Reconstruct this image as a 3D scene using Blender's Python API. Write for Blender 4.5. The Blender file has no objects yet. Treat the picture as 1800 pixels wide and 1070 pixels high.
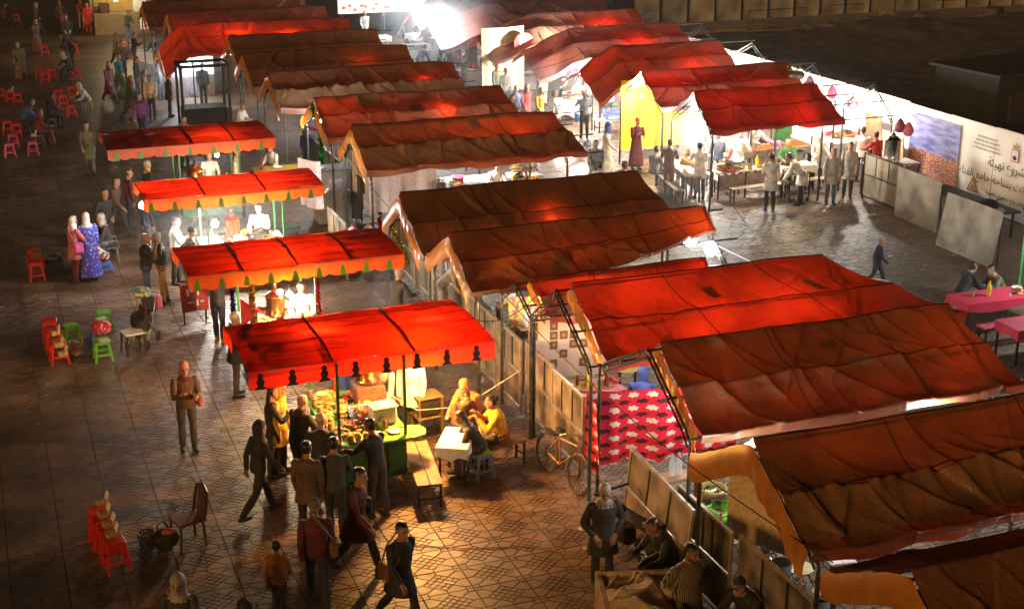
import bpy, bmesh, math, random
import numpy as np
from mathutils import Vector, Matrix, Euler

# ------------------------------------------------------------------ camera, sky, sun, exposure
sc = bpy.context.scene
CAM_H, FPX, PITCH, AZ = 10.7, 2500.0, math.atan2(853.0, 2500.0), math.radians(20.7)
cd = bpy.data.cameras.new('camera'); cam = bpy.data.objects.new('camera', cd); sc.collection.objects.link(cam)
cam.location = (0, 0, CAM_H); cam.rotation_euler = (math.pi/2 - PITCH, 0, -AZ)
cd.sensor_fit = 'HORIZONTAL'; cd.sensor_width = 36.0; cd.lens = 36.0*FPX/1800.0
cd.clip_start = 0.1; cd.clip_end = 900.0
sc.camera = cam
w = bpy.data.worlds.new('World'); sc.world = w; w.use_nodes = True
nt = w.node_tree; bg = nt.nodes['Background']
sky = nt.nodes.new('ShaderNodeTexSky'); sky.sky_type = 'NISHITA'; sky.sun_disc = False
SUN_EL, SUN_AZ = math.radians(12.5), math.radians(230)      # low warm floodlight of the square, from behind-left of the camera
sky.sun_elevation = math.radians(-6); sky.sun_rotation = SUN_AZ
nt.links.new(sky.outputs[0], bg.inputs[0]); bg.inputs[1].default_value = 0.12
sl = bpy.data.lights.new('sun', 'SUN'); sun = bpy.data.objects.new('sun', sl); sc.collection.objects.link(sun)
sl.energy = 1.0; sl.angle = math.radians(14); sl.color = (1.0, 0.54, 0.18)
_sd = Vector((math.sin(SUN_AZ)*math.cos(SUN_EL), math.cos(SUN_AZ)*math.cos(SUN_EL), math.sin(SUN_EL)))
sun.rotation_euler = (-_sd).to_track_quat('-Z', 'Y').to_euler(); sun.location = _sd*60
vs = sc.view_settings; vs.view_transform = 'Standard'; vs.look = 'None'; vs.gamma = 1.0; vs.exposure = 0.42
vs.use_curve_mapping = False
sc.render.engine = 'CYCLES'
cy = sc.cycles; cy.use_denoising = True; cy.max_bounces = 6; cy.diffuse_bounces = 2; cy.glossy_bounces = 2
cy.transmission_bounces = 4; cy.transparent_max_bounces = 6; cy.volume_bounces = 0; cy.volume_step_rate = 4.0; cy.volume_max_steps = 64; cy.sample_clamp_indirect = 4.0
cy.caustics_reflective = False; cy.caustics_refractive = False
try: cy.denoiser = 'OPENIMAGEDENOISE'
except Exception: pass
rnd = random.Random(7); rng = np.random.default_rng(7)
COL = sc.collection
# ------------------------------------------------------------------ helpers
_R = Vector((math.cos(AZ), -math.sin(AZ), 0)); _F = Vector((math.sin(AZ)*math.cos(PITCH), math.cos(AZ)*math.cos(PITCH), -math.sin(PITCH)))
_U = _R.cross(_F)
def at(px, py, z=0.0):                      # where the sight line through a spot of the photograph meets height z
    d = _R*((px-900)/FPX) + _U*((535-py)/FPX) + _F
    t = (z-CAM_H)/d.z; p = Vector((0, 0, CAM_H)) + d*t
    return Vector((p.x, p.y, z))
def seen(p, m=40):
    v = Vector(p)-Vector((0, 0, CAM_H)); f = v.dot(_F)
    if f < 1: return False
    x = 900+FPX*v.dot(_R)/f; y = 535-FPX*v.dot(_U)/f
    return -m < x < 1800+m and -m < y < 1070+m

MATS = {}
def mat(name, col, rough=0.6, metal=0.0, var=0.18, scale=6.0, bump=0.0, bscale=60.0, trans=None, tfac=0.0, emit=None, estr=0.0, spec=0.5, col2=None, coat=0.0):
    if name in MATS: return MATS[name]
    m = bpy.data.materials.new(name); m.use_nodes = True; n = m.node_tree.nodes; l = m.node_tree.links
    b = n['Principled BSDF']; b.inputs['Roughness'].default_value = rough; b.inputs['Metallic'].default_value = metal
    b.inputs['Specular IOR Level'].default_value = spec
    if coat: b.inputs['Coat Weight'].default_value = coat
    tc = n.new('ShaderNodeTexCoord'); nz = n.new('ShaderNodeTexNoise'); nz.inputs['Scale'].default_value = scale
    nz.inputs['Detail'].default_value = 6.0; l.new(tc.outputs['Object'], nz.inputs['Vector'])
    oi = n.new('ShaderNodeObjectInfo'); ad = n.new('ShaderNodeVectorMath'); ad.operation = 'ADD'
    l.new(tc.outputs['Object'], ad.inputs[0]); l.new(oi.outputs['Random'], ad.inputs[1]); l.new(ad.outputs[0], nz.inputs['Vector'])
    cr = n.new('ShaderNodeValToRGB'); c = np.array(col[:3]); c2 = np.array(col2[:3]) if col2 is not None else c*(1-var*1.6)
    cr.color_ramp.elements[0].position = 0.32; cr.color_ramp.elements[0].color = (*np.clip(c2, 0, 1), 1)
    cr.color_ramp.elements[1].position = 0.68; cr.color_ramp.elements[1].color = (*np.clip(c*(1+var*0.5), 0, 1), 1)
    l.new(nz.outputs[0], cr.inputs[0]); l.new(cr.outputs[0], b.inputs['Base Color'])
    if bump:
        nb = n.new('ShaderNodeTexNoise'); nb.inputs['Scale'].default_value = bscale; nb.inputs['Detail'].default_value = 4
        l.new(ad.outputs[0], nb.inputs['Vector'])
        bp = n.new('ShaderNodeBump'); bp.inputs['Strength'].default_value = bump; bp.inputs['Distance'].default_value = 0.02
        l.new(nb.outputs[0], bp.inputs['Height']); l.new(bp.outputs[0], b.inputs['Normal'])
    if emit is not None:
        b.inputs['Emission Color'].default_value = (*emit, 1); b.inputs['Emission Strength'].default_value = estr
    if trans is not None:
        out = n['Material Output']; tr = n.new('ShaderNodeBsdfTranslucent'); tr.inputs[0].default_value = (*trans, 1)
        mx = n.new('ShaderNodeMixShader'); mx.inputs[0].default_value = tfac
        l.new(b.outputs[0], mx.inputs[1]); l.new(tr.outputs[0], mx.inputs[2]); l.new(mx.outputs[0], out.inputs[0])
    MATS[name] = m; return m
def glassmat(name, col=(1, 1, 1), alpha=0.25, rough=0.05):
    if name in MATS: return MATS[name]
    m = bpy.data.materials.new(name); m.use_nodes = True; n = m.node_tree.nodes; l = m.node_tree.links
    b = n['Principled BSDF']; b.inputs['Base Color'].default_value = (*col, 1); b.inputs['Roughness'].default_value = rough
    b.inputs['Alpha'].default_value = alpha; b.inputs['Specular IOR Level'].default_value = 0.8
    MATS[name] = m; return m

def tag(o, label=None, cat=None, group=None, kind=None):
    if label: o['label'] = label
    if cat: o['category'] = cat
    if group: o['group'] = group
    if kind: o['kind'] = kind
    return o
def thing(name, label, cat, loc=(0, 0, 0), rz=0.0, group=None):
    o = bpy.data.objects.new(name, None); COL.objects.link(o); o.location = loc; o.rotation_euler = (0, 0, rz)
    o.empty_display_size = 0.1; o['kind'] = 'thing'
    return tag(o, label, cat, group)
def copy_tree(o, parent=None, loc=None, rz=None, label=None, group=None, matmap=None):
    c = o.copy(); COL.objects.link(c); c.parent = parent
    if loc is not None: c.location = loc
    if rz is not None: c.rotation_euler = (0, 0, rz)
    if label: c['label'] = label
    if group: c['group'] = group
    for ch in [x for x in KIDS.get(o.name, [])]:
        k = copy_tree(ch, c); KIDS.setdefault(c.name, []).append(k)
    return c
KIDS = {}

class MB:
    def __init__(s): s.v = []; s.f = []; s.m = []; s.mi = 0; s.M = None
    def add(s, vs, fs):
        o = len(s.v)
        if s.M is not None: vs = [tuple(s.M @ Vector(p)) for p in vs]
        s.v += [tuple(map(float, p)) for p in vs]; s.f += [tuple(i+o for i in f) for f in fs]; s.m += [s.mi]*len(fs); return s
    def box(s, c, d, rz=0.0, rx=0.0, ry=0.0, taper=1.0):
        x, y, z = d[0]/2, d[1]/2, d[2]/2; t = taper
        vs = [(-x, -y, -z), (x, -y, -z), (x, y, -z), (-x, y, -z), (-x*t, -y*t, z), (x*t, -y*t, z), (x*t, y*t, z), (-x*t, y*t, z)]
        E = Euler((rx, ry, rz)).to_matrix(); c = Vector(c)
        return s.add([E @ Vector(p)+c for p in vs], [(0, 3, 2, 1), (4, 5, 6, 7), (0, 1, 5, 4), (1, 2, 6, 5), (2, 3, 7, 6), (3, 0, 4, 7)])
    def bbox(s, c, d, b=0.01, rz=0.0, rx=0.0, ry=0.0):           # box with chamfered edges
        x, y, z = d[0]/2, d[1]/2, d[2]/2; b = min(b, x*.8, y*.8, z*.8); vs = []; fs = []
        def ring(ix, zz): return [(-x+ix, -y, zz), (x-ix, -y, zz), (x, -y+ix, zz), (x, y-ix, zz), (x-ix, y, zz), (-x+ix, y, zz), (-x, y-ix, zz), (-x, -y+ix, zz)]
        def ring2(zz): return [(p[0]*(x-b)/x, p[1]*(y-b)/y, zz) for p in ring(b, zz)]
        R = [ring2(-z), ring(b, -z+b), ring(b, z-b), ring2(z)]
        for r in R: vs += r
        for k in range(3):
            for i in range(8):
                j = (i+1) % 8; fs.append((k*8+i, k*8+j, k*8+8+j, k*8+8+i))
        fs.append(tuple(range(7, -1, -1))); fs.append(tuple(range(24, 32)))
        E = Euler((rx, ry, rz)).to_matrix(); c = Vector(c)
        return s.add([E @ Vector(p)+c for p in vs], fs)
    def tube(s, pts, r, n=8, closed=False, cap=True):
        P = [Vector(p) for p in pts]; N = len(P); rr = [r]*N if np.isscalar(r) else list(r); vs = []; fs = []
        up = None
        for i in range(N):
            if closed: t = (P[(i+1) % N]-P[i-1])
            else: t = P[min(i+1, N-1)]-P[max(i-1, 0)]
            t.normalize()
            if up is None:
                up = Vector((0, 0, 1)) if abs(t.z) < 0.9 else Vector((1, 0, 0))
            a = t.cross(up)
            if a.length < 1e-5: a = t.cross(Vector((1, 0.3, 0)))
            a.normalize(); b = a.cross(t); up = b.copy() if abs(b.dot(t)) < .5 else up
            for k in range(n):
                g = 2*math.pi*k/n; vs.append(P[i]+a*(math.cos(g)*rr[i])+b*(math.sin(g)*rr[i]))
        M = N if closed else N-1
        for i in range(M):
            for k in range(n):
                i2 = (i+1) % N; k2 = (k+1) % n
                fs.append((i*n+k, i2*n+k, i2*n+k2, i*n+k2))
        if cap and not closed: fs.append(tuple(range(n))); fs.append(tuple((N-1)*n+k for k in range(n-1, -1, -1)))
        return s.add(vs, fs)
    def lathe(s, prof, n=16, c=(0, 0, 0), sx=1.0, sy=1.0):
        vs = []; fs = []; c = Vector(c)
        for r, z in prof:
            for k in range(n):
                g = 2*math.pi*k/n; vs.append(c+Vector((r*math.cos(g)*sx, r*math.sin(g)*sy, z)))
        for i in range(len(prof)-1):
            for k in range(n):
                k2 = (k+1) % n; fs.append((i*n+k, i*n+k2, (i+1)*n+k2, (i+1)*n+k))
        fs.append(tuple(range(n-1, -1, -1))); fs.append(tuple((len(prof)-1)*n+k for k in range(n)))
        return s.add(vs, fs)
    def ball(s, c, r, n=10, m=6, sq=(1, 1, 1)):
        pr = [(max(math.sin(math.pi*i/m), .02)*r, -math.cos(math.pi*i/m)*r) for i in range(m+1)]
        o = len(s.v); s.lathe(pr, n)
        if s.M is None:
            c = Vector(c); s.v[o:] = [(p[0]*sq[0]+c.x, p[1]*sq[1]+c.y, p[2]*sq[2]+c.z) for p in s.v[o:]]
        else:
            c = s.M @ Vector(c); z = s.M @ Vector((0, 0, 0)); s.v[o:] = [tuple(Vector(p)-z+c) for p in s.v[o:]]
        return s
    def grid(s, G, flip=False):                                   # numpy grid (a, b, 3)
        a, b = G.shape[:2]; o = len(s.v); V = G.reshape(-1, 3)
        fs = []
        for i in range(a-1):
            for j in range(b-1):
                q = (i*b+j, (i+1)*b+j, (i+1)*b+j+1, i*b+j+1); fs.append(q[::-1] if flip else q)
        return s.add([tuple(p) for p in V], fs)
    def prism(s, poly, z0, z1):
        n = len(poly); vs = [(p[0], p[1], z0) for p in poly]+[(p[0], p[1], z1) for p in poly]
        fs = [tuple(range(n-1, -1, -1)), tuple(range(n, 2*n))]+[(i, (i+1) % n, n+(i+1) % n, n+i) for i in range(n)]
        return s.add(vs, fs)
    def mesh(s, name, mats, smooth=False):
        me = bpy.data.meshes.new(name); me.from_pydata(s.v, [], s.f)
        for m in (mats if isinstance(mats, (list, tuple)) else [mats]): me.materials.append(m)
        me.polygons.foreach_set('material_index', s.m)
        if smooth:
            me.polygons.foreach_set('use_smooth', [True]*len(me.polygons))
            if smooth != 2:
                try: me.set_sharp_from_angle(angle=math.radians(40))
                except Exception: pass
        me.update(); return me
    def build(s, name, mats, parent=None, smooth=False, loc=None, rz=0.0):
        return link(name, s.mesh(name, mats, smooth), parent, loc, rz)
def link(name, me, parent=None, loc=None, rz=0.0):
    o = bpy.data.objects.new(name, me); COL.objects.link(o)
    if parent is not None: o.parent = parent; KIDS.setdefault(parent.name, []).append(o)
    if loc is not None: o.location = loc
    if rz: o.rotation_euler = (0, 0, rz)
    return o
def lamp(parent, loc, energy, col=(1, .8, .55), size=0.05):
    L = bpy.data.lights.new('lamp_light', 'POINT'); L.energy = energy; L.color = col; L.shadow_soft_size = size
    o = bpy.data.objects.new('lamp_light', L); COL.objects.link(o); o.location = loc
    if parent is not None: o.parent = parent
    return o
WARM, WHITE, COOL, ORANGE = (1, .74, .42), (1, .93, .82), (.86, .95, 1), (1, .43, .09)
def bulb(label, loc, energy, col=WARM, r=0.06, top=None, group='bare bulbs hung in the stalls', estr=60):
    t = thing('light_bulb', label, 'lamp', loc, 0, group)
    m = mat('bulb_%d_%d_%d' % tuple(int(c*99) for c in col), (.9, .9, .85), emit=col, estr=estr, var=0)
    MB().lathe([(.012, r*1.1), (r*.55, r*.75), (r*.98, .02), (r, -.02), (r*.75, -r*.7), (.01, -r)], 12).build('glass', m, t, 2)
    MB().lathe([(.018, 0), (.018, .05), (.012, .06)], 8, (0, 0, r*1.1)).build('socket', mat('black_plastic', (.02, .02, .02), .5), t)
    h = (top if top else loc[2]+.2)-loc[2]
    MB().tube([(0, 0, r+.05), (.01, 0, h*.6), (0, 0, h)], .006, 5).build('cord', mat('black_plastic', (.02, .02, .02), .5), t)
    lamp(t, (0, 0, 0), energy*1.5, col, r*1.15)
    return t
# ------------------------------------------------------------------ ground and paving
CW, CH, OX, OY = 0.797, 0.640, 6.0, 18.11
def paving_mat():
    m = bpy.data.materials.new('paving_concrete'); m.use_nodes = True; n = m.node_tree.nodes; l = m.node_tree.links; b = n['Principled BSDF']
    g = n.new('ShaderNodeNewGeometry'); mp = n.new('ShaderNodeMapping'); l.new(g.outputs['Position'], mp.inputs[0])
    mp.inputs['Location'].default_value = (-OX/CW, -OY/CH, 0); mp.inputs['Scale'].default_value = (1/CW, 1/CH, 0)
    fl = n.new('ShaderNodeVectorMath'); fl.operation = 'FLOOR'; l.new(mp.outputs[0], fl.inputs[0])
    wn = n.new('ShaderNodeTexWhiteNoise'); wn.noise_dimensions = '2D'; l.new(fl.outputs[0], wn.inputs[0])
    nz = n.new('ShaderNodeTexNoise'); nz.inputs['Scale'].default_value = 0.9; nz.inputs['Detail'].default_value = 9; nz.inputs['Roughness'].default_value = .68
    l.new(g.outputs['Position'], nz.inputs['Vector'])
    cr = n.new('ShaderNodeValToRGB'); e = cr.color_ramp.elements; e[0].position = .3; e[0].color = (.058, .036, .024, 1); e[1].position = .72; e[1].color = (.24, .155, .10, 1)
    l.new(nz.outputs[0], cr.inputs[0])
    hs = n.new('ShaderNodeHueSaturation'); l.new(cr.outputs[0], hs.inputs['Color'])
    mr = n.new('ShaderNodeMapRange'); mr.inputs['To Min'].default_value = .72; mr.inputs['To Max'].default_value = 1.22; l.new(wn.outputs[0], mr.inputs[0]); l.new(mr.outputs[0], hs.inputs['Value'])
    # dark spills and gum spots with a shape of their own
    st = n.new('ShaderNodeTexNoise'); st.inputs['Scale'].default_value = 5.5; st.inputs['Detail'].default_value = 3; l.new(g.outputs['Position'], st.inputs['Vector'])
    sr = n.new('ShaderNodeValToRGB'); sr.color_ramp.elements[0].position = .60; sr.color_ramp.elements[0].color = (1, 1, 1, 1); sr.color_ramp.elements[1].position = .74; sr.color_ramp.elements[1].color = (.45, .42, .4, 1)
    l.new(st.outputs[0], sr.inputs[0])
    mu = n.new('ShaderNodeMixRGB'); mu.blend_type = 'MULTIPLY'; mu.inputs[0].default_value = 1; l.new(hs.outputs[0], mu.inputs[1]); l.new(sr.outputs[0], mu.inputs[2])
    
    bz = n.new('ShaderNodeTexNoise'); bz.inputs['Scale'].default_value = .22; bz.inputs['Detail'].default_value = 5; bz.inputs['Roughness'].default_value = .6; l.new(g.outputs['Position'], bz.inputs['Vector']); br = n.new('ShaderNodeValToRGB'); br.color_ramp.elements[0].position = .36; br.color_ramp.elements[0].color = (.5, .47, .45, 1); br.color_ramp.elements[1].position = .6; l.new(bz.outputs[0], br.inputs[0])
    m3 = n.new('ShaderNodeMixRGB'); m3.blend_type = 'MULTIPLY'; m3.inputs[0].default_value = 1; l.new(mu.outputs[0], m3.inputs[1]); l.new(br.outputs[0], m3.inputs[2]); l.new(m3.outputs[0], b.inputs['Base Color'])
    rr = n.new('ShaderNodeMapRange'); rr.inputs['To Min'].default_value = .36; rr.inputs['To Max'].default_value = .66; l.new(st.outputs[0], rr.inputs[0]); l.new(rr.outputs[0], b.inputs['Roughness'])
    nb = n.new('ShaderNodeTexNoise'); nb.inputs['Scale'].default_value = 45; nb.inputs['Detail'].default_value = 5; l.new(g.outputs['Position'], nb.inputs['Vector'])
    bp = n.new('ShaderNodeBump'); bp.inputs['Strength'].default_value = .35; bp.inputs['Distance'].default_value = .008; l.new(nb.outputs[0], bp.inputs['Height']); l.new(bp.outputs[0], b.inputs['Normal'])
    return m
PAV = paving_mat()
JOINT = mat('joint_dirt', (.022, .016, .012), .9, scale=3)
EARTH = mat('dark_earth', (.16, .115, .09), .95, var=.5, scale=1.2, bump=.8, bscale=9)

def inset(poly, d):
    n = len(poly); out = []
    for i in range(n):
        p0, p1, p2 = Vector(poly[i-1]), Vector(poly[i]), Vector(poly[(i+1) % n])
        e1 = (p1-p0).normalized(); e2 = (p2-p1).normalized(); n1 = Vector((-e1.y, e1.x)); n2 = Vector((-e2.y, e2.x))
        k = n1+n2; k = k/max(k.dot(n1), .35); out.append(p1+k*d)
    return out
def cell_polys(fine=True):
    hw, hh, dw, dh, rw, rh = CW/2, CH/2, .287, .245, .105, .0775; P = []
    for sx in (1, -1):
        for sy in (1, -1):
            q = []
            q.append([(-hw, hh), (-hw, hh-rh), (-hw+rw, hh-rh), (-hw+rw, hh)])
            q.append([(-hw, 0), (-dw, 0), (-dw/2, dh/2), (-hw+rw, hh-rh), (-hw, hh-rh)])
            q.append([(-hw+rw, hh), (-hw+rw, hh-rh), (-dw/2, dh/2), (0, dh), (0, hh)])
            for a in q:
                a = [Vector((x*sx, y*sy)) for x, y in a]
                ar = sum(a[i-1].x*a[i].y-a[i].x*a[i-1].y for i in range(len(a)))
                P.append(a if ar > 0 else a[::-1])
    N = 4 if fine else 1
    for i in range(N):
        for j in range(N):
            o = Vector((-dw, 0)); u = Vector((dw, dh))/N; v = Vector((dw, -dh))/N
            P.append([o+u*i+v*j, o+u*i+v*(j+1), o+u*(i+1)+v*(j+1), o+u*(i+1)+v*j])
    return P
def cell_mesh(fine=True, g=.0058, d=.016):
    vs, fs = [], []
    for k, a in enumerate(cell_polys(fine)):
        lo = inset(a, g*.9); hi = inset(a, g+.0035); n = len(a); o = len(vs); z = -.0005*((k*7) % 5)
        vs += [(p.x, p.y, -d) for p in lo]+[(p.x, p.y, z) for p in hi]
        fs.append(tuple(o+n+i for i in range(n))); fs += [(o+i, o+(i+1) % n, o+n+(i+1) % n, o+n+i) for i in range(n)]
    return np.array(vs), fs
ground = tag(MB().add([(-250, -60, -.017), (420, -60, -.017), (420, 420, -.017), (-250, 420, -.017)], [(0, 1, 2, 3)]).build('ground', JOINT), kind='structure')
cells = []
for i in range(-22, 30):
    for j in range(-12, 46):
        c = (OX+(i+.5)*CW, OY+(j+.5)*CH)
        if c[0] > 27.2: continue
        if seen((c[0], c[1], 0), 60): cells.append((math.hypot(c[0], c[1])+(12 if 9.3 < c[0] < 15 else 0), c))
cells.sort()
VF, FF = cell_mesh(True)
fm = bpy.data.meshes.new('paving_slab'); fm.from_pydata([tuple(p) for p in VF], [], FF); fm.materials.append(PAV)
for k, (d, c) in enumerate(cells[:300]):
    o = link('paving_slab', fm, ground, (c[0], c[1], rnd.uniform(-.0025, .0015))); o.rotation_euler = (rnd.uniform(-.003, .003), rnd.uniform(-.003, .003), 0)
def joined_cells(lst, fine):
    V, Fc = cell_mesh(fine); n = len(V); vs = np.concatenate([V+np.array([c[0], c[1], rnd.uniform(-.0025, .0015)]) for _, c in lst])
    fs = [tuple(i+k*n for i in f) for k in range(len(lst)) for f in Fc]; return vs, fs
rest = cells[300:]
near = [x for x in rest if x[1][1] < 30]; far = [x for x in rest if x[1][1] >= 30]
va, fa = joined_cells(near, True); vb, fb = joined_cells(far, False)
pm = bpy.data.meshes.new('paving_field'); nA = len(va); pm.from_pydata([tuple(p) for p in np.concatenate([va, vb])], [], fa+[tuple(i+nA for i in f) for f in fb]); pm.materials.append(PAV)
tag(link('paving_field', pm, ground), kind='stuff')
far_y = OY+46*CH
pv = MB().add([(-60, far_y+.02, 0), (27.6, far_y+.02, 0), (34, 66.2, 0), (34, 140, 0), (-60, 140, 0)], [(0, 1, 2, 3, 4)]).build('pavement', PAV); tag(pv, kind='structure')

# dark building plot to the right of the hoarding: uneven earth with heaps
def heap_grid(x0, x1, y0, y1, n, m, f):
    xs = np.linspace(x0, x1, n); ys = np.linspace(y0, y1, m); X, Y = np.meshgrid(xs, ys, indexing='ij'); return np.stack([X, Y, f(X, Y)], -1)
def fbm(X, Y, s, seed=0):
    r = np.random.default_rng(seed); Z = np.zeros_like(X)
    for k in range(5):
        for q in range(3):
            a = r.uniform(0, 6.28); ph = r.uniform(0, 6.28); Z += np.sin((X*math.cos(a)+Y*math.sin(a))*s*1.9**k+ph+1.3*np.sin((X*math.sin(a)-Y*math.cos(a))*s*1.5**k+ph*2))/1.8**k
    return Z/5
G = heap_grid(27.7, 75, 26, 66.5, 130, 110, lambda X, Y: .12+.35*np.maximum(fbm(X, Y, .35, 3), -.3)+.9*np.exp(-((X-45)/5)**2-((Y-62.5)/2.2)**2)*(1+.4*fbm(X, Y, 1.2, 5))+.7*np.exp(-((X-54)/4)**2-((Y-63)/2.)**2)+.5*np.exp(-((X-38)/4)**2-((Y-61)/1.8)**2))
tag(MB().grid(G).build('earth_plot', EARTH, None, 2), kind='structure')
# paved strip in front of the far hoarding
tag(MB().add([(30, 66.0, .30), (95, 66.0, .30), (95, 69.2, .30), (30, 69.2, .30), (30, 66.0, -.1), (95, 66.0, -.1)], [(0, 1, 2, 3), (4, 5, 1, 0)]).build('path', mat('far_path', (.42, .32, .24), .8, bump=.4, bscale=6, var=.3, scale=1.5)), kind='structure')

# far sheet-metal hoarding along the top right
HM = mat('hoarding_metal', (.5, .45, .34), .5, .1, var=.35, scale=.9, bump=.5, bscale=1.3)
HM2 = mat('hoarding_metal_pale', (.66, .6, .44), .42, .15, var=.35, scale=.8, bump=.6, bscale=1.6)
DK = mat('dark_steel', (.035, .036, .034), .45, .6, var=.3)
hd = thing('sheet_hoarding', 'long tall hoarding of crumpled grey sheet metal beyond the dark plot', 'hoarding', (33, 69.3, .28))
hm = []
for k in range(4):
    r = np.random.default_rng(90+k); g = heap_grid(0, 1.62, 0, 3.1, 9, 14, lambda X, Y: .05*fbm(X*3, Y*2, 1, 40+k)); g = g[:, :, [0, 2, 1]]
    b_ = MB().grid(g, True); hm.append(b_.mesh('sheet', HM2 if k in (1,) else HM, 2))
for k in range(30):
    link('sheet', hm[[0, 2, 1, 3, 0, 1, 2, 3, 2, 0][k % 10]], hd, (k*1.65, .02*(k % 2), 0))
for k in range(31): MB().box((k*1.65-.02, -.07, 1.6), (.07, .07, 3.3)).build('upright', DK, hd)
# crowd barriers standing before it
def make_barrier():
    t = thing('crowd_barrier', 'x', 'barrier', (0, 0, 0), 0, 'crowd barriers before the far hoarding')
    MB().tube([(-1.1, 0, .12), (-1.1, 0, 1.08), (1.1, 0, 1.08), (1.1, 0, .12)], .022, 6, True).build('frame', DK, t)
    for k in range(14): MB().tube([(-1.1+(k+1)*2.2/15, 0, .12), (-1.1+(k+1)*2.2/15, 0, 1.08)], .009, 5).build('bar', DK, t)
    for s in (-.8, .8): MB().tube([(s, -.3, 0), (s, -.28, .12), (s, .28, .12), (s, .3, 0)], .02, 6).build('foot', DK, t)
    return t
BAR = []
for k, (px, py, r, lab) in enumerate([(1385, 52, 0, 'crowd barrier nearest the bare truss frames'), (1485, 44, .03, 'crowd barrier in the middle of the far hoarding'), (1345, 55, .05, 'crowd barrier standing against the left end of the far hoarding'), (1670, 36, -.15, 'crowd barrier tipped beside the earth heaps at right')]):
    p = at(px, py, .3); p.y = min(p.y, 68.4)
    if k == 0: bt = make_barrier(); bt.location = p; bt['label'] = lab
    else: copy_tree(bt, None, p, r, lab)
sg = thing('notice_board', 'pale notice board standing among the far crowd barriers', 'sign', (*at(1557, 42, .3).xy, .3))
MB().bbox((0, 0, 1.0), (.95, .04, 1.25), .01).build('board', mat('grey_board', (.30, .27, .2), .6), sg)
for s in (-.4, .4): MB().box((s, .05, .35), (.04, .04, .75)).build('leg', DK, sg)
for k, (px, py, s, lab) in enumerate([(1535, 46, .8, 'grey concrete block beside the notice board'), (1625, 42, 1.0, 'low dark concrete block left of the earth heap'), (1745, 34, 1.1, 'large concrete block at the right end of the far path'), (1645, 50, .7, 'small concrete block in the earth heap'), (1420, 52, .6, 'concrete block under the first crowd barrier')]):
    p = at(px, py, .3); tag(MB().bbox((0, 0, .3*s), (1.1*s, .7*s, .6*s), .05).build('concrete_block', mat('old_concrete', (.14, .12, .1), .9, var=.4, bump=.6, bscale=12), None, False, (p.x, min(p.y, 67.5), .28), .3*k), lab, 'block', 'concrete blocks on the building plot')
# dark hut on the plot
ht = thing('site_hut', 'dark flat-roofed site hut in the unlit plot behind the hoarding', 'hut', (34.3, 40.8, 0), .12)
MB().box((0, 0, 1.2), (4.2, 3.0, 2.4)).build('wall', mat('hut_wall', (.04, .034, .03), .8, var=.3, scale=2), ht)
MB().bbox((0, 0, 2.46), (4.6, 3.4, .12), .02).build('roof', mat('hut_roof', (.045, .038, .034), .7, var=.4), ht)
for s in (-1.1, .9): MB().bbox((s, -1.53, 1.3), (.9, .05, 1.0), .01).build('panel', mat('hut_panel', (.07, .06, .055), .5), ht)

# white printed hoarding beside the food stalls
WH = mat('white_vinyl', (.82, .82, .82), .45, var=.1, scale=.8)
wb = thing('white_hoarding', 'long white printed hoarding standing behind the food stalls at right', 'hoarding', (26.85, 0, 0))
ys = [22+2.05*k for k in range(19)]
for k in range(18):
    g = heap_grid(ys[k]+.006, ys[k+1]-.006, .02, 2.42+.02*((k*5) % 3), 8, 5, lambda X, Y: .012*fbm(X*2, Y*2, 1, k)); g = g[:, :, [2, 0, 1]]
    MB().grid(g).build('vinyl_panel', WH, wb, 2)
    MB().box((.06, ys[k], 1.2), (.06, .05, 2.44)).build('upright', DK, wb)
MB().box((.06, 40.5, 2.3), (.05, 37, .05)).build('rail', DK, wb)
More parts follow.
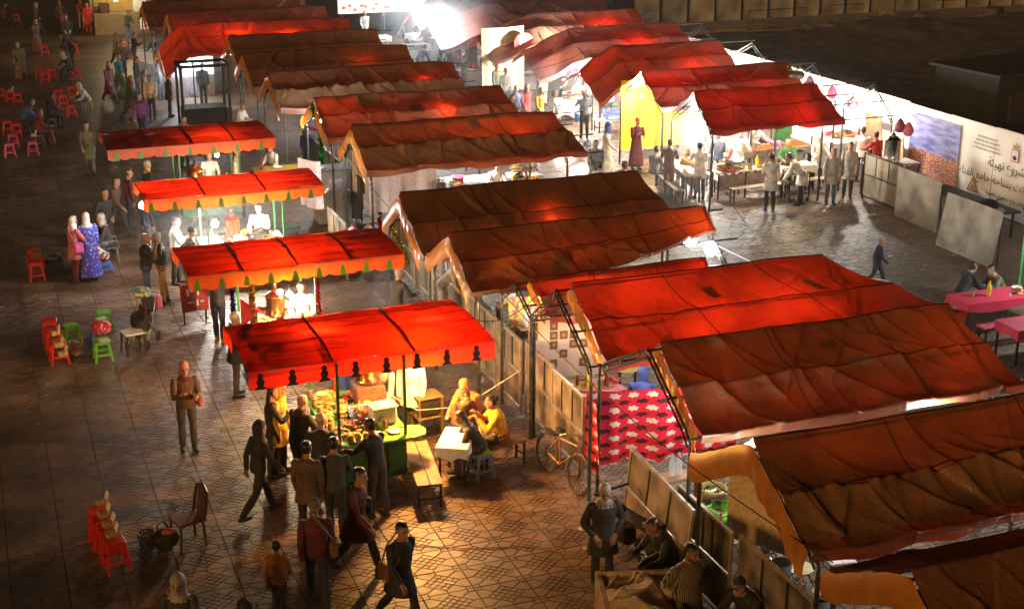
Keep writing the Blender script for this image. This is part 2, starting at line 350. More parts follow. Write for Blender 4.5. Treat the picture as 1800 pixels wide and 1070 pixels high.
# ------------------------------------------------------------------ tents
def canvas_mat(name, top, trans, tfac, rough=.5, bump=.25):
    m = bpy.data.materials.new(name); m.use_nodes = True; n = m.node_tree.nodes; l = m.node_tree.links; b = n['Principled BSDF']
    tc = n.new('ShaderNodeTexCoord'); nz = n.new('ShaderNodeTexNoise'); nz.inputs['Scale'].default_value = 1.1; nz.inputs['Detail'].default_value = 8; nz.inputs['Roughness'].default_value = .65
    l.new(tc.outputs['Object'], nz.inputs['Vector'])
    cr = n.new('ShaderNodeValToRGB'); c = np.array(top); e = cr.color_ramp.elements
    e[0].position = .3; e[0].color = (*(c*.55), 1); e[1].position = .7; e[1].color = (*np.clip(c*1.12, 0, 1), 1); l.new(nz.outputs[0], cr.inputs[0]); l.new(cr.outputs[0], b.inputs['Base Color'])
    b.inputs['Roughness'].default_value = rough; b.inputs['Specular IOR Level'].default_value = .5
    wv = n.new('ShaderNodeTexNoise'); wv.inputs['Scale'].default_value = 5.0; wv.inputs['Detail'].default_value = 5; wv.inputs['Distortion'].default_value = 1.2; l.new(tc.outputs['Object'], wv.inputs['Vector'])
    bp = n.new('ShaderNodeBump'); bp.inputs['Strength'].default_value = bump*1.6; bp.inputs['Distance'].default_value = .06; l.new(wv.outputs[0], bp.inputs['Height']); l.new(bp.outputs[0], b.inputs['Normal'])
    tr = n.new('ShaderNodeBsdfTranslucent'); mu = n.new('ShaderNodeMixRGB'); mu.blend_type = 'MULTIPLY'; mu.inputs[0].default_value = .8; mu.inputs[1].default_value = (*trans, 1)
    g2 = n.new('ShaderNodeValToRGB'); g2.color_ramp.elements[0].position = .3; g2.color_ramp.elements[0].color = (.16, .16, .16, 1); g2.color_ramp.elements[1].position = .7; l.new(nz.outputs[0], g2.inputs[0]); l.new(g2.outputs[0], mu.inputs[2])
    l.new(mu.outputs[0], tr.inputs[0]); l.new(bp.outputs[0], tr.inputs[1])
    mx = n.new('ShaderNodeMixShader'); mx.inputs[0].default_value = tfac; l.new(b.outputs[0], mx.inputs[1]); l.new(tr.outputs[0], mx.inputs[2]); l.new(mx.outputs[0], n['Material Output'].inputs[0])
    MATS[name] = m; return m
BROWN = canvas_mat('tent_canvas_brown', (.22, .10, .05), (.85, .05, .006), .16, .40)
RUST = canvas_mat('tent_canvas_rust', (.23, .085, .042), (.9, .03, .005), .24, .42)
RED = canvas_mat('tent_canvas_red', (.24, .068, .032), (.95, .028, .005), .34, .42)
LAPM = canvas_mat('tent_canvas_tan', (.30, .15, .08), (.85, .05, .006), .12, .38)
REDC = canvas_mat('tent_canvas_crimson', (.16, .045, .03), (.95, .012, .004), .09); RUSTC = canvas_mat('tent_canvas_maroon', (.16, .06, .035), (.9, .02, .006), .08)
ORG = canvas_mat('tarp_orange', (.60, .22, .04), (.9, .30, .03), .22, .36, .10)
STEEL = mat('tent_steel', (.10, .11, .10), .4, .7, var=.4, scale=9)
GALV = mat('galvanised_tube', (.34, .34, .31), .38, .7, var=.3, scale=5)

def creases(X, Q, seed, n, x0, x1, q1, amp=.045, down=1.0):
    r = np.random.default_rng(seed); H = np.zeros_like(X)
    for k in range(n):
        cx = r.uniform(x0, x1); cq = r.uniform(-.1, q1); a = math.radians(r.normal(58, 17))*(1 if r.random() < .82 else -1)
        L = r.uniform(.5, 2.2); wd = r.uniform(.035, .15); A = amp*r.uniform(.3, 1.35)*(.55+wd*5)*(1 if r.random() < .8 else -.7)
        ux, uq = math.cos(a), math.sin(abs(a)); ux = ux if a > 0 else -ux
        dx, dq = X-cx, Q-cq; l = dx*ux+dq*uq; d = -dx*uq+dq*ux+.12*np.sin(l*2.3+k)*wd*4
        tp = np.clip(1-(l/L)**2, 0, 1)
        ww = np.where(d > 0, wd*1.5, wd*.32); H += A*tp*np.exp(-np.abs(d/ww)**1.15)
    return H
def canopy_grid(X0, X1, Yr, zr, Yf, zf, Yb, zb, seed, flare=0., droop=0., sag=.085, nfold=None, hem=.16, amp=.05, px=None, short=0.):
    W = X1-X0; px = px or (42 if Yr < 30 else 26); nx = max(24, int(W*px)); nf, nb, nh = (60 if Yr < 30 else 36), 14, 4
    q1 = math.hypot(Yr-Yf, zr-zf); s = np.linspace(0, 1, nx)
    rows = []
    tt = np.concatenate([np.linspace(1, 0, nf), ])
    S, T = np.meshgrid(s, tt, indexing='ij'); T = T*(1-short*S**1.6); X = X0+W*S+flare*S*T*1.0; q = T*q1
    r = np.random.default_rng(seed+5); ph = r.uniform(0, 6.28, 6)
    Z = zr+(zf-zr)*T-sag*np.abs(np.sin(2*math.pi*T))**.9-.025*np.sin(math.pi*3*S+.4)**2*T-.015*np.sin(math.pi*2.5*S)**2*(1-T)
    Z += .010*np.sin(X*1.7+ph[0]+T*2)+.010*np.sin(X*4.7+ph[1]-T*3)*T
    Y = Yr+(Yf-Yr)*T
    H = creases(X, q, seed, nfold or int(W*3.8), X0, X1, q1, amp); 
    for xt in np.linspace(X0, X1, 5):                    # creases pulled from the tie points at the eave
        for k in range(4):
            a = r.uniform(.5, 2.6); L = r.uniform(.4, 1.1); dx, dq = X-xt, (q1-q); l_ = dx*math.cos(a)+dq*math.sin(a); d_ = -dx*math.sin(a)+dq*math.cos(a); H = H+amp*.8*r.uniform(.4, 1)*np.clip(1-l_/L, 0, 1)*(l_ > 0)*np.exp(-np.abs(d_/(.02+.05*np.clip(l_, 0, 2)))**1.2)
    H = H*np.clip(S/.05, 0, 1)*np.clip((1-S)/.03, 0, 1)
    Z = Z+H*(.35+.65*np.sin(math.pi*np.clip(T*.9+.08, 0, 1))); Y = Y-.5*H
    F = np.stack([X, Y, Z], -1)
    e = F[:, :1]; hs = []
    for k in range(nh):                                  # hem hanging at the front eave
        g = e.copy(); kk = (nh-k)/nh; g[:, 0, 2] -= hem*kk*(1+.22*np.sin(X[:, 0]*1.7+ph[2])*kk+.08*np.sin(X[:, 0]*7+ph[3])*kk); g[:, 0, 1] += .03*kk*np.sin(X[:, 0]*5+ph[4])+.02*kk; hs.append(g)
    t2 = np.linspace(0, 1, nb)[1:]; S2, T2 = np.meshgrid(s, t2, indexing='ij')
    Zb = zr+(zb-zr)*T2-sag*.8*np.abs(np.sin(2*math.pi*T2))-.03*np.sin(math.pi*2.5*S2)**2*(1-T2); Yb_ = Yr+(Yb-Yr)*T2; Xb = X0+W*S2
    Zb += creases(Xb, T2*q1, seed+77, int(W*2), X0, X1, q1, amp*.7)+.010*np.sin(Xb*1.7+ph[0])*(1-T2)
    G = np.concatenate([*hs, F, np.stack([Xb, Yb_, Zb], -1)], 1)
    if droop:                                            # left end sags down as a loose awning
        nd = 14; add = []
        for k in range(nd, 0, -1):
            u = k/nd; c = G[:1].copy(); c[..., 0] -= droop*u; c[..., 2] -= .75*u**1.5+.10*np.sin(math.pi*u)-.04*np.sin(u*9+c[..., 1]*3); add.append(c)
        G = np.concatenate(add+[G], 0)
    return G
def truss(x, Yr, zr, Yf, zf, Yb, zb, mb, dz=.13):
    for (Ye, ze) in ((Yf, zf), (Yb, zb)):
        up = []; dn = []; n = 9
        for k in range(n+1):
            u = k/n; y = Yr+(Ye-Yr)*u; z = zr+(ze-zr)*u
            if k == n: z -= .07
            up.append((x, y, z-.02)); dn.append((x, y+(Yr-Ye)*.02*u*3, z-.02-dz*(1-.35*u)))
        mb.tube(up, .021, 6); mb.tube(dn, .018, 6)
        for k in range(n): mb.tube([up[k], dn[k+1]] if k % 2 else [dn[k], up[k+1]], .008, 4, cap=False)
        mb.tube([up[-1], (x, Ye, ze-.18), (x, Ye, ze-.35)], .024, 6)
def tent(label, X0, X1, Yr, zr=3.3, df=1.45, db=1.5, ze=2.45, seed=1, m=BROWN, flap=.34, flare=0., droop=0., frames=None, bars=(0, 0), zb=None, flapback=True, lap=False, group='tarpaulin tents of the food market', **kw):
    t = thing('market_tent', label, 'tent', (X0, Yr, 0), 0, group); Yf, Yb = Yr-df, Yr+db; zb = zb or ze
    off = np.array([X0, Yr, 0])
    G = canopy_grid(X0, X1, Yr, zr, Yf, ze, Yb, zb, seed, flare, droop, **kw)
    cn = MB().grid(G-off).build('canopy', m, t, 2)
    nF = 60 if Yr < 30 else 36; rows = [4+nF//2, 4+nF-1]; nx_ = G.shape[0]; SEAM = mat('tent_seam', (.025, .01, .008), .7)
    for k in rows: MB().tube([tuple(p) for p in (G[::6, k]-off+np.array([0, -.004, .008]))], .011, 5).build('seam', SEAM, cn, True)
    for f in (.34, .7): MB().tube([tuple(p) for p in (G[int(nx_*f), 5:4+nF:2]-off+np.array([0, -.004, .006]))], .008, 5).build('seam', SEAM, cn, True)
    if lap:                                              # second sheet lapped over the lower half, its top edge rucked
        A = G[:, 4+int(nF*.10):4+int(nF*.53)].copy(); n1 = A.shape[1]; xx = A[:, :1, 0]; v = np.linspace(0, 1, n1)[None]
        A[..., 2] += .045+.03*np.sin(xx*9+seed)*v**3+.02*np.sin(xx*23+seed)*v**4; A[..., 1] -= .04+.05*np.sin(xx*5.3+seed)*v**4; A[..., 2] -= .05*(v > .98)
        MB().grid(A-off).build('lapped_sheet', LAPM, cn, 2)
    if Yr < 40 and X0 < 15:                              # sewn-on repair patches
        rp = np.random.default_rng(seed+31)
        for k in range(2):
            i0 = int(rp.uniform(.08, .82)*nx_); j0 = int(4+nF*rp.uniform(.12, .75)); A = G[i0:i0+int(rp.uniform(8, 20)), j0:j0+int(rp.uniform(7, 14))].copy(); A[..., 2] += .012; A[..., 1] -= .006
            if A.shape[0] > 2 and A.shape[1] > 2: MB().grid(A-off).build('patch', [LAPM, RUST, BROWN][k], cn, 2)
    if flap:
        r = np.random.default_rng(seed+9); n = 44; cols = []
        base = G[0].copy(); kz = np.ones(9)/9; base[4:-4, 2] = np.convolve(base[:, 2], kz, 'valid'); base[4:-4, 1] = np.convolve(base[:, 1], kz, 'valid'); idx = np.linspace(5, base.shape[0]-(1 if flapback else 14), n).astype(int); base = base[idx]
        for k in range(7):
            u = k/6; c = base.copy(); ar = np.arange(n)
            hang = flap*(.97+.03*np.sin(ar*.17+seed)+.012*np.sin(ar*.6+seed*2)); c[:, 2] -= hang*u; c[:, 0] -= .03+.015*u*np.sin(ar*.3+seed)+.05*math.sin(u*3)+.02*np.sin(ar*1.1+u*2)*u; cols.append(c)
        MB().grid(np.stack(cols, 0)-off).build('gable_flap', ORG, t, 2)
    fx = frames if frames is not None else [X0+.12, X1-.12]
    for x in fx:
        mb = MB(); truss(x-X0, 0, zr-.05-(.09 if x > X0 else 0), -df+.02, ze-.03-(.09 if x > X0 else 0), db-.02, zb-.03-(.09 if x > X0 else 0), mb); mb.build('gable_truss', STEEL, t, True)
        for y in (-df+.02, db-.02): MB().tube([(x-X0, y, 0), (x-X0, y, ze-.33)], .033, 8).build('post', STEEL, t, True)
    a, b = fx[0]-X0-.05-bars[0], fx[-1]-X0+.1+bars[1]
    for (y, z) in ((0, zr-.10), (-df/2, (zr+ze)/2-.14), (-df+.03, ze-.05), (db/2, (zr+zb)/2-.14), (db-.03, zb-.05)):
        MB().tube([(a, y, z), (b, y, z)], .019, 6).build('purlin', STEEL, t, True)
    return t
tent('brown tent cut off by the bottom right corner of the frame', 8.55, 14.2, 10.85, seed=3, m=BROWN, df=1.5, db=1.5, ze=2.5, flap=.42)
tent('long brown tent with a glossy orange edge nearest the striped-robe man', 8.65, 14.4, 14.3, seed=12, m=BROWN, df=1.5, db=1.55, ze=2.45, flap=.45, amp=.06, lap=True)
tent('large brown tent with a red right end, behind the red floral cloth', 9.1, 14.3, 17.85, seed=21, m=BROWN, df=1.45, db=1.75, ze=2.40, flap=.35, flare=.5, amp=.06, flapback=False, frames=[8.92, 14.2])
tent('big glowing red tent whose canopy spreads far to the right', 9.0, 13.9, 20.95, seed=35, m=RED, df=1.5, db=1.2, ze=2.42, flap=.3, flare=2.1, amp=.055, flapback=False, frames=[8.72, 13.8])
tent('low dark red canopy squeezed between two brown tents', 9.1, 12.7, 23.1, zr=2.75, seed=41, m=RED, df=.95, db=.75, ze=2.3, flap=.2, flapback=False, frames=[8.8, 12.6])
tent('brown tent with two white bulbs under its right end', 8.05, 13.5, 24.65, seed=52, m=BROWN, df=1.3, db=1.4, ze=2.5, flap=.4, bars=(0, .4), short=.62, hem=.07)
tent('dark brown tent facing the open counter of white tubs', 8.05, 13.55, 27.95, seed=63, m=BROWN, df=1.6, db=1.4, ze=2.35, flap=.4, flare=.5)
tent('ochre brown tent behind the open counter of white tubs', 8.85, 14.4, 35.0, seed=74, m=BROWN, df=1.35, db=1.4, ze=2.42, flap=.38, flare=.45, bars=(0, .9), lap=True)
tent('brown and red tent hung with tinsel at its left end', 8.8, 14.4, 39.05, seed=85, m=RUST, df=1.5, db=1.6, flap=.38, flare=.3)
tent('rust tent with upright folds, next behind the tinsel tent', 8.5, 14.5, 43.8, seed=96, m=RUST, df=1.6, db=1.6, flap=.42, bars=(0, .5), lap=True)
tent('brown tent with a loose fold along its lower edge', 8.45, 14.15, 47.85, seed=107, m=BROWN, df=1.6, db=1.6, flap=.4, bars=(0, .3))
tent('small dark brown tent before the bright red ones', 8.7, 14.2, 51.9, seed=118, m=BROWN, df=1.6, db=1.6, flap=.4, bars=(0, .6))
tent('bright red tent far back beside the smoking grill', 7.5, 14.0, 55.4, seed=129, m=RED, df=1.6, db=1.6, flap=.3, droop=.9)
tent('rust red tent at the top edge of the middle row', 7.5, 14.0, 59.2, seed=130, m=RUST, df=1.6, db=1.6, flap=.4)
tent('last dark red tent of the middle row', 7.0, 14.0, 63.2, seed=131, m=RUST, df=1.6, db=1.6, flap=.3)
GC = 'tarpaulin tents of the right-hand row'
tent('red tent at the near end of the right-hand row', 19.2, 23.3, 36.1, seed=201, m=REDC, df=1.1, db=1.5, ze=2.42, flap=0, flare=.35, frames=[19.3, 22.9, 25.3], group=GC)
tent('bright red tent with a basket of greens on its ridge', 19.3, 24.6, 39.8, seed=212, m=REDC, df=1.45, db=1.6, flap=0, frames=[19.4, 22.5, 25.5], group=GC)
tent('rust red tent third along the right-hand row', 20.6, 24.8, 44.8, seed=223, m=RUSTC, df=1.7, db=1.8, flap=0, droop=1.2, frames=[20.7, 23.5, 26.1], group=GC)
tent('red tent with a brown folded corner, fourth along the right-hand row', 21.0, 25.5, 49.5, seed=234, m=REDC, df=1.8, db=1.8, flap=0, droop=1.9, frames=[20.9, 24, 26.6], group=GC)
tent('dark red tent fifth along the right-hand row', 21.0, 25.8, 53.7, seed=245, m=RUSTC, df=1.8, db=1.8, flap=0, droop=2.2, frames=[21, 24, 26.4], group=GC)
tent('red tent at the top edge of the right-hand row', 20.4, 26.0, 57.6, seed=256, m=REDC, df=1.8, db=1.8, flap=0, droop=2.4, frames=[20.5, 24, 26.4], group=GC)
tent('last red tent of the right-hand row', 20.0, 26.0, 61.8, seed=257, m=REDC, df=1.8, db=1.8, flap=0, droop=1.5, frames=[20.5, 26], group=GC)

# steel partition panels beside the stalls
SHEET = mat('partition_sheet', (.28, .22, .16), .5, .35, var=.5, scale=2.2, bump=.7, bscale=3)
SHEETD = mat('partition_sheet_dark', (.05, .048, .05), .5, .4, var=.3, scale=2.5)
RAIL = mat('partition_rail', (.42, .36, .28), .4, .55, var=.3)
_pan = {}
def panel(label, x, y0, y1, h=1.5, sm=SHEET, rz=math.pi/2, tilt=0., group='steel partition panels along the stalls'):
    t = thing('partition_panel', label, 'panel', (x, y0, 0), rz, group); L = y1-y0; t.rotation_euler = (tilt, 0, rz)
    f = MB(); f.box((L/2, 0, h-.02), (L, .05, .045)); f.box((.02, 0, h/2), (.045, .045, h-.05)); f.box((L-.025, 0, h/2), (.045, .045, h-.05)); f.box((L/2, 0, .12), (L-.1, .04, .04)); f.box((L/2, 0, h*.55), (L-.1, .04, .035)); f.build('frame', RAIL if sm is SHEET else DK, t)
    for k in range(3):
        if k: MB().box((L*k/3, 0, h*.78), (.035, .04, h*.40)).build('mullion', DK, t)
        MB().box((L*(k+.5)/3, .004, h*.775), (L/3-.05, .012, h*.40)).build('sheet', sm, t)
    MB().box((L/2, .006, h*.33), (L-.1, .012, h*.41)).build('sheet', sm, t)
    return t
for k, (y0, y1, lab, sm) in enumerate([(11.6, 13.15, 'steel partition panel at the bottom edge beside the white bucket', SHEET), (13.2, 15.1, 'long steel partition panel behind the man in the dark cap', SHEET), (15.15, 16.75, 'steel partition panel behind the striped-robe man', SHEET),
        (20.3, 21.7, 'steel partition panel behind the parked bicycle', SHEET), (21.75, 23.15, 'steel partition panel below the patchwork-print cloth', SHEET), (23.2, 24.5, 'steel partition panel behind the large red awning', SHEET), (24.6, 26.4, 'steel partition panel beside the climbing worker', SHEET),
        (27.2, 29.1, 'steel partition panel beside the white motor scooter', SHEET), (29.2, 31.2, 'grey steel partition panel in the scooter lane', SHEET), (31.3, 33.3, 'steel partition panel below the checked cloth', SHEET), (36.6, 38.6, 'black partition panel below the tinsel', SHEETD), (38.7, 40.7, 'black partition panel left of the tinsel lamp', SHEETD), (40.8, 43.2, 'black partition panel near the dark frame booth', SHEETD)]):
    panel(lab, (8.98 if y0 < 27 else 9.4)+.05*math.sin(k*2), y0, y1, 1.5, sm)
panel('short grey partition panel at the end of the orange-awning cart', 7.95, 32.4, 34.2, 1.45)
panel('pale loose sheet panel leaning beside the man in the grey cap', 8.62, 15.95, 18.2, 1.5, SHEET, math.pi/2-.04, .10)
for k, (y0, y1, x, lab) in enumerate([(32.9, 34.75, 24.25, 'steel counter panel with three windows beside the tea urn'), (30.9, 32.85, 24.05, 'plain steel counter panel below the city poster')]):
    panel(lab, x, y0, y1, 1.42, mat('partition_grey', (.36, .34, .29), .5, .4, var=.3, scale=2), math.pi/2, 0, 'steel counter panels beside the white hoarding') if k == 0 else None
PG = MATS['partition_grey']
for (xa, ya, xb, yb, lab, tl) in [(24.05, 30.9, 24.1, 32.85, 'plain steel counter panel below the city poster', .03), (23.35, 27.7, 23.3, 29.95, 'bent pale steel sheet leaning on a trestle under the arabic lettering', .16)]:
    t = thing('steel_sheet', lab, 'panel', (xa, ya, 0), 0); L = yb-ya
    g = heap_grid(0, L, 0, 1.42, 16, 12, lambda X, Y: .02*fbm(X, Y, 1.2, int(xa*7))+tl*Y+.05*tl*np.sin(X*2)); g = g[:, :, [2, 0, 1]]
    MB().grid(g).build('sheet', PG, t, 2)
    f = MB(); f.tube([(tl*1.42+.03, 0, 1.40), (tl*1.42+.03, L, 1.40)], .02, 6); f.tube([(.25, .1, 0), (tl*1.42+.03, .1, 1.38)], .02, 6); f.tube([(.25, L-.1, 0), (tl*1.42+.03, L-.1, 1.38)], .02, 6); f.build('support', DK, t)
# ------------------------------------------------------------------ awning carts of the left row
AW_RED = canvas_mat('awning_red', (.34, .010, .007), (.95, .02, .003), .26, .45, .12)
AW_DARK = canvas_mat('awning_dark_red', (.26, .03, .016), (.9, .03, .006), .32, .45, .12)
VAL_O = canvas_mat('valance_orange', (.7, .10, .015), (1, .12, .01), .40, .5, .08)
VAL_R = canvas_mat('valance_red', (.66, .025, .015), (1, .03, .008), .40, .5, .08)
ICON_G = mat('print_green', (.05, .22, .03), .6); ICON_B = mat('print_black', (.03, .012, .012), .6)
GREEN = mat('cart_green', (.03, .17, .035), .38, var=.25, bump=.1); GREENL = mat('cart_green_light', (.12, .36, .05), .35, var=.15)
def awning(label, X0, X1, Yf, Yb, z, roof, val, icon, nicon, seed, scal=.05, black=False, frames=2):
    t = thing('cart_awning', label, 'awning', (X0, Yf, 0), 0, 'striped cart awnings of the left row'); W, D = X1-X0, Yb-Yf
    nx, ny = 72, 30; S, T = np.meshgrid(np.linspace(0, 1, nx), np.linspace(0, 1, ny), indexing='ij')
    prof = .06*np.sin(math.pi*np.clip(T, 0, 1))**.8
    X = W*S; Y = D*T; Z = z+prof-.035*np.abs(np.sin(math.pi*T*4))*np.abs(np.sin(math.pi*S*3))+.012*np.sin(X*5+seed+T*4)+creases(X, Y, seed, 34, 0, W, D, .022)
    rf = MB().grid(np.stack([X, Y, Z], -1)).build('roof', roof, t, 2)
    vh = .30
    def valance(p0, p1, n, name='valance'):
        p0, p1 = Vector(p0), Vector(p1); L = (p1-p0).length; k = max(3, round(L/.30)); g = np.zeros((n, 6, 3)); nrm = Vector(((p1-p0).y, -(p1-p0).x, 0)).normalized()
        for i in range(n):
            u = i/(n-1); p = p0.lerp(p1, u); h = vh-scal*(1-abs(math.sin(math.pi*u*k)))-.02*math.sin(u*7+seed)
            for j in range(6):
                v = j/5; q = p+nrm*(.012+.018*math.sin(u*L*4+seed)*v); g[i, j] = (q.x, q.y, p.z-h*v)
        return MB().grid(g).build(name, val, t, 2)
    e = lambda T_: z+.06*math.sin(math.pi*T_)**.8 if T_ > 0 else z
    vf = valance((0, 0, z+.005), (W, 0, z+.005), 121); valance((W, D, z+.005), (0, D, z+.005), 91)
    for sx in (0, W):
        valance((sx, D*.62, z+.12), (sx, D, z), 30) if sx == 0 else None
    for k in range(nicon):
        x = W*(k+.35)/nicon; mb = MB(); mb.M = Matrix.Translation((x, -.036, z-.30)) @ Matrix.Rotation(math.pi/2, 4, 'X')
        if icon is ICON_B:
            mb.prism([(-.11, .0), (.11, 0), (.04, .07), (-.04, .07)], 0, .004)
            for (yy, r) in ((.125, .068), (.225, .05)): mb.prism([(r*math.cos(a*math.pi/8), yy+r*math.sin(a*math.pi/8)) for a in range(16)], 0, .004)
        else: mb.prism([(-.085, .02), (.085, .02), (.045, .09), (.08, .10), (.03, .15), (.055, .165), (0, .25), (-.055, .165), (-.03, .15), (-.08, .10), (-.045, .09)], 0, .004)
        mb.build('printed_tree', icon, vf)
    fr = MB()
    for x in np.linspace(.04, W-.04, frames+2): fr.tube([(x, D*u, z+.06*math.sin(math.pi*u)**.8-.045) for u in np.linspace(0, 1, 11)], .022, 6)
    for u in (0.02, .25, .5, .75, .98): fr.tube([(.02, D*u, z+.06*math.sin(math.pi*u)**.8-.085), (W-.02, D*u, z+.06*math.sin(math.pi*u)**.8-.085)], .018, 6)
    fr.build('frame', mat('awning_frame', (.05, .03, .02), .5, .5), t, True)
    for u in (.2, .42, .64, .84): MB().grid(np.stack([np.stack([np.linspace(.02, W-.02, 40), np.full(40, D*u+o_), z+.06*math.sin(math.pi*u)**.8-.03*np.abs(math.sin(math.pi*u*4))*np.abs(np.sin(math.pi*np.linspace(.02, W-.02, 40)/W*3))+.022+.006*np.sin(np.linspace(0, 30, 40)+seed)], -1) for o_ in (-.018, .018)], 1)).build('seam', mat('awning_seam_shadow', (.045, .008, .006), .7), rf, 2)  # dark seam strips that also paint in the shadows of the frame bars
    for x in np.linspace(0, W, frames+2)[1:-1]: MB().tube([(x+.012*math.sin(u*9+seed), D*u, z+.06*math.sin(math.pi*u)**.8+.012) for u in np.linspace(.01, .99, 14)], .022, 6).build('seam', MATS['awning_seam_shadow'], rf, True)  # dark tubes over the cross bars, seam and bar shadow in one
    return t
awning('large bright red awning printed with black tree shapes', 3.50, 7.66, 21.1, 23.4, 2.4, AW_RED, VAL_R, ICON_B, 8, 11, .012)
awning('red awning with orange valance and green trees, second from the front', 3.35, 7.66, 26.45, 28.55, 2.4, AW_RED, VAL_O, ICON_G, 9, 22, frames=3)
awning('bright red awning lit by three white lamps, third from the front', 3.25, 7.5, 32.55, 34.4, 2.42, AW_RED, VAL_O, ICON_G, 8, 33)
awning('dark awning with plain orange valance, farthest of the four', 3.02, 7.5, 38.2, 40.75, 2.42, AW_DARK, VAL_O, ICON_G, 7, 44, frames=3)

CU = mat('copper', (.80, .34, .12), .22, 1.0, var=.2, scale=8, bump=.1); ST = mat('stainless', (.62, .6, .56), .2, 1.0, var=.1)
WOOD = mat('plank_wood', (.30, .17, .08), .6, var=.35, scale=4, bump=.3, bscale=18); WOODD = mat('dark_wood', (.07, .032, .018), .35, var=.3, scale=5)
WHT = mat('white_cloth', (.78, .75, .7), .7, var=.08, bump=.2, bscale=10); BLK = mat('black_rubber', (.015, .014, .014), .7)
def spoked_wheel(mb, c, r, axis='X', n=10):
    o = Vector(c); f = (lambda a, q: Vector((0, math.cos(a)*q, math.sin(a)*q))) if axis == 'X' else (lambda a, q: Vector((math.cos(a)*q, 0, math.sin(a)*q)))
    mb.tube([o+f(2*math.pi*k/28, r) for k in range(28)], .022 if r > .25 else .018, 6, True)
    mb.tube([o+f(2*math.pi*k/24, r*.9) for k in range(24)], .012, 5, True)
    for k in range(n): mb.tube([o+f(2*math.pi*k/n, r*.08), o+f(2*math.pi*k/n+.15, r*.9)], .006 if r > .3 else .01, 4)
    mb.ball(o, r*.1, 8, 5)
def cart(label, x0, x1, y0, y1, col, ctop, posts=True, ph=2.38):
    t = thing('food_cart', label, 'cart', (x0, y0, 0), 0, 'food carts under awnings'); W, D = x1-x0, y1-y0
    b = MB(); b.bbox((W/2, D/2, .58), (W-.06, D-.06, .66), .02)
    for k in range(3): b.box((W*(k+.5)/3, .015, .58), (W/3-.08, .02, .5))
    b.build('body', col, t)
    MB().bbox((W/2, D/2, .935), (W+.12, D+.10, .045), .015).build('counter_top', ctop, t)
    g = MB(); g.prism([(W+.06, -.05), (W+.30, .02), (W+.36, .22), (W+.30, .42), (W+.06, .5)], .915, .95); g.build('side_leaf', GREENL, t)
    for x in (-.06, W+.06):
        mb = MB(); spoked_wheel(mb, (x, D*.35, .33), .33, 'X', 12); mb.build('wheel', BLK, t, True)
    for (x, y) in ((.3, D-.1), (W-.3, D-.1)): MB().box((x, y, .13), (.05, .05, .26)).build('leg', col, t)
    if posts:
        for (x, y) in ((.04, .1), (W-.03, .1), (.04, D-.05), (W-.03, D-.05)): MB().box((x, y, .95+(ph-.95)/2), (.045, .045, ph-.96)).build('post', GREEN, t)
        for y in (.1,):
            mb = MB(); mb.tube([(.06, y, 1.10), (W-.05, y, 1.10)], .008, 5)
            for k in range(12): mb.tube([(W*(k+.5)/12+.045*math.cos(a), y, 1.03+.045*math.sin(a)) for a in np.linspace(0, 5.5, 8)], .005, 4)
            mb.build('scroll_rail', GREEN, t)
    return t
def urn(label, p, r=.2, h=.55, m=None, grp='large copper tea urns'):
    t = thing('tea_urn', label, 'urn', p, 0, grp); m = m or CU
    MB().lathe([(r*.8, 0), (r, .03), (r, h*.12), (r*.97, h*.14), (r*.97, h*.8), (r*1.02, h*.82), (r*1.02, h*.86), (r*.75, h*.93), (r*.35, h)], 28).build('body', m, t, True)
    MB().lathe([(r*.3, h), (r*.34, h+.03), (r*.1, h+.10), (.03, h+.13), (.035, h+.16), (.01, h+.18)], 16).build('lid', m, t, True)
    MB().tube([(0, -r*.95, h*.22), (0, -r-.07, h*.22), (0, -r-.08, h*.14)], .015, 7).build('tap', ST, t, True)
    for zz in (h*.14, h*.82): MB().tube([(r*1.0*math.cos(a), r*1.0*math.sin(a), zz) for a in np.linspace(0, 2*math.pi, 25)[:-1]], .01, 5, True).build('band', m, t, True)
    return t
_gl = {}
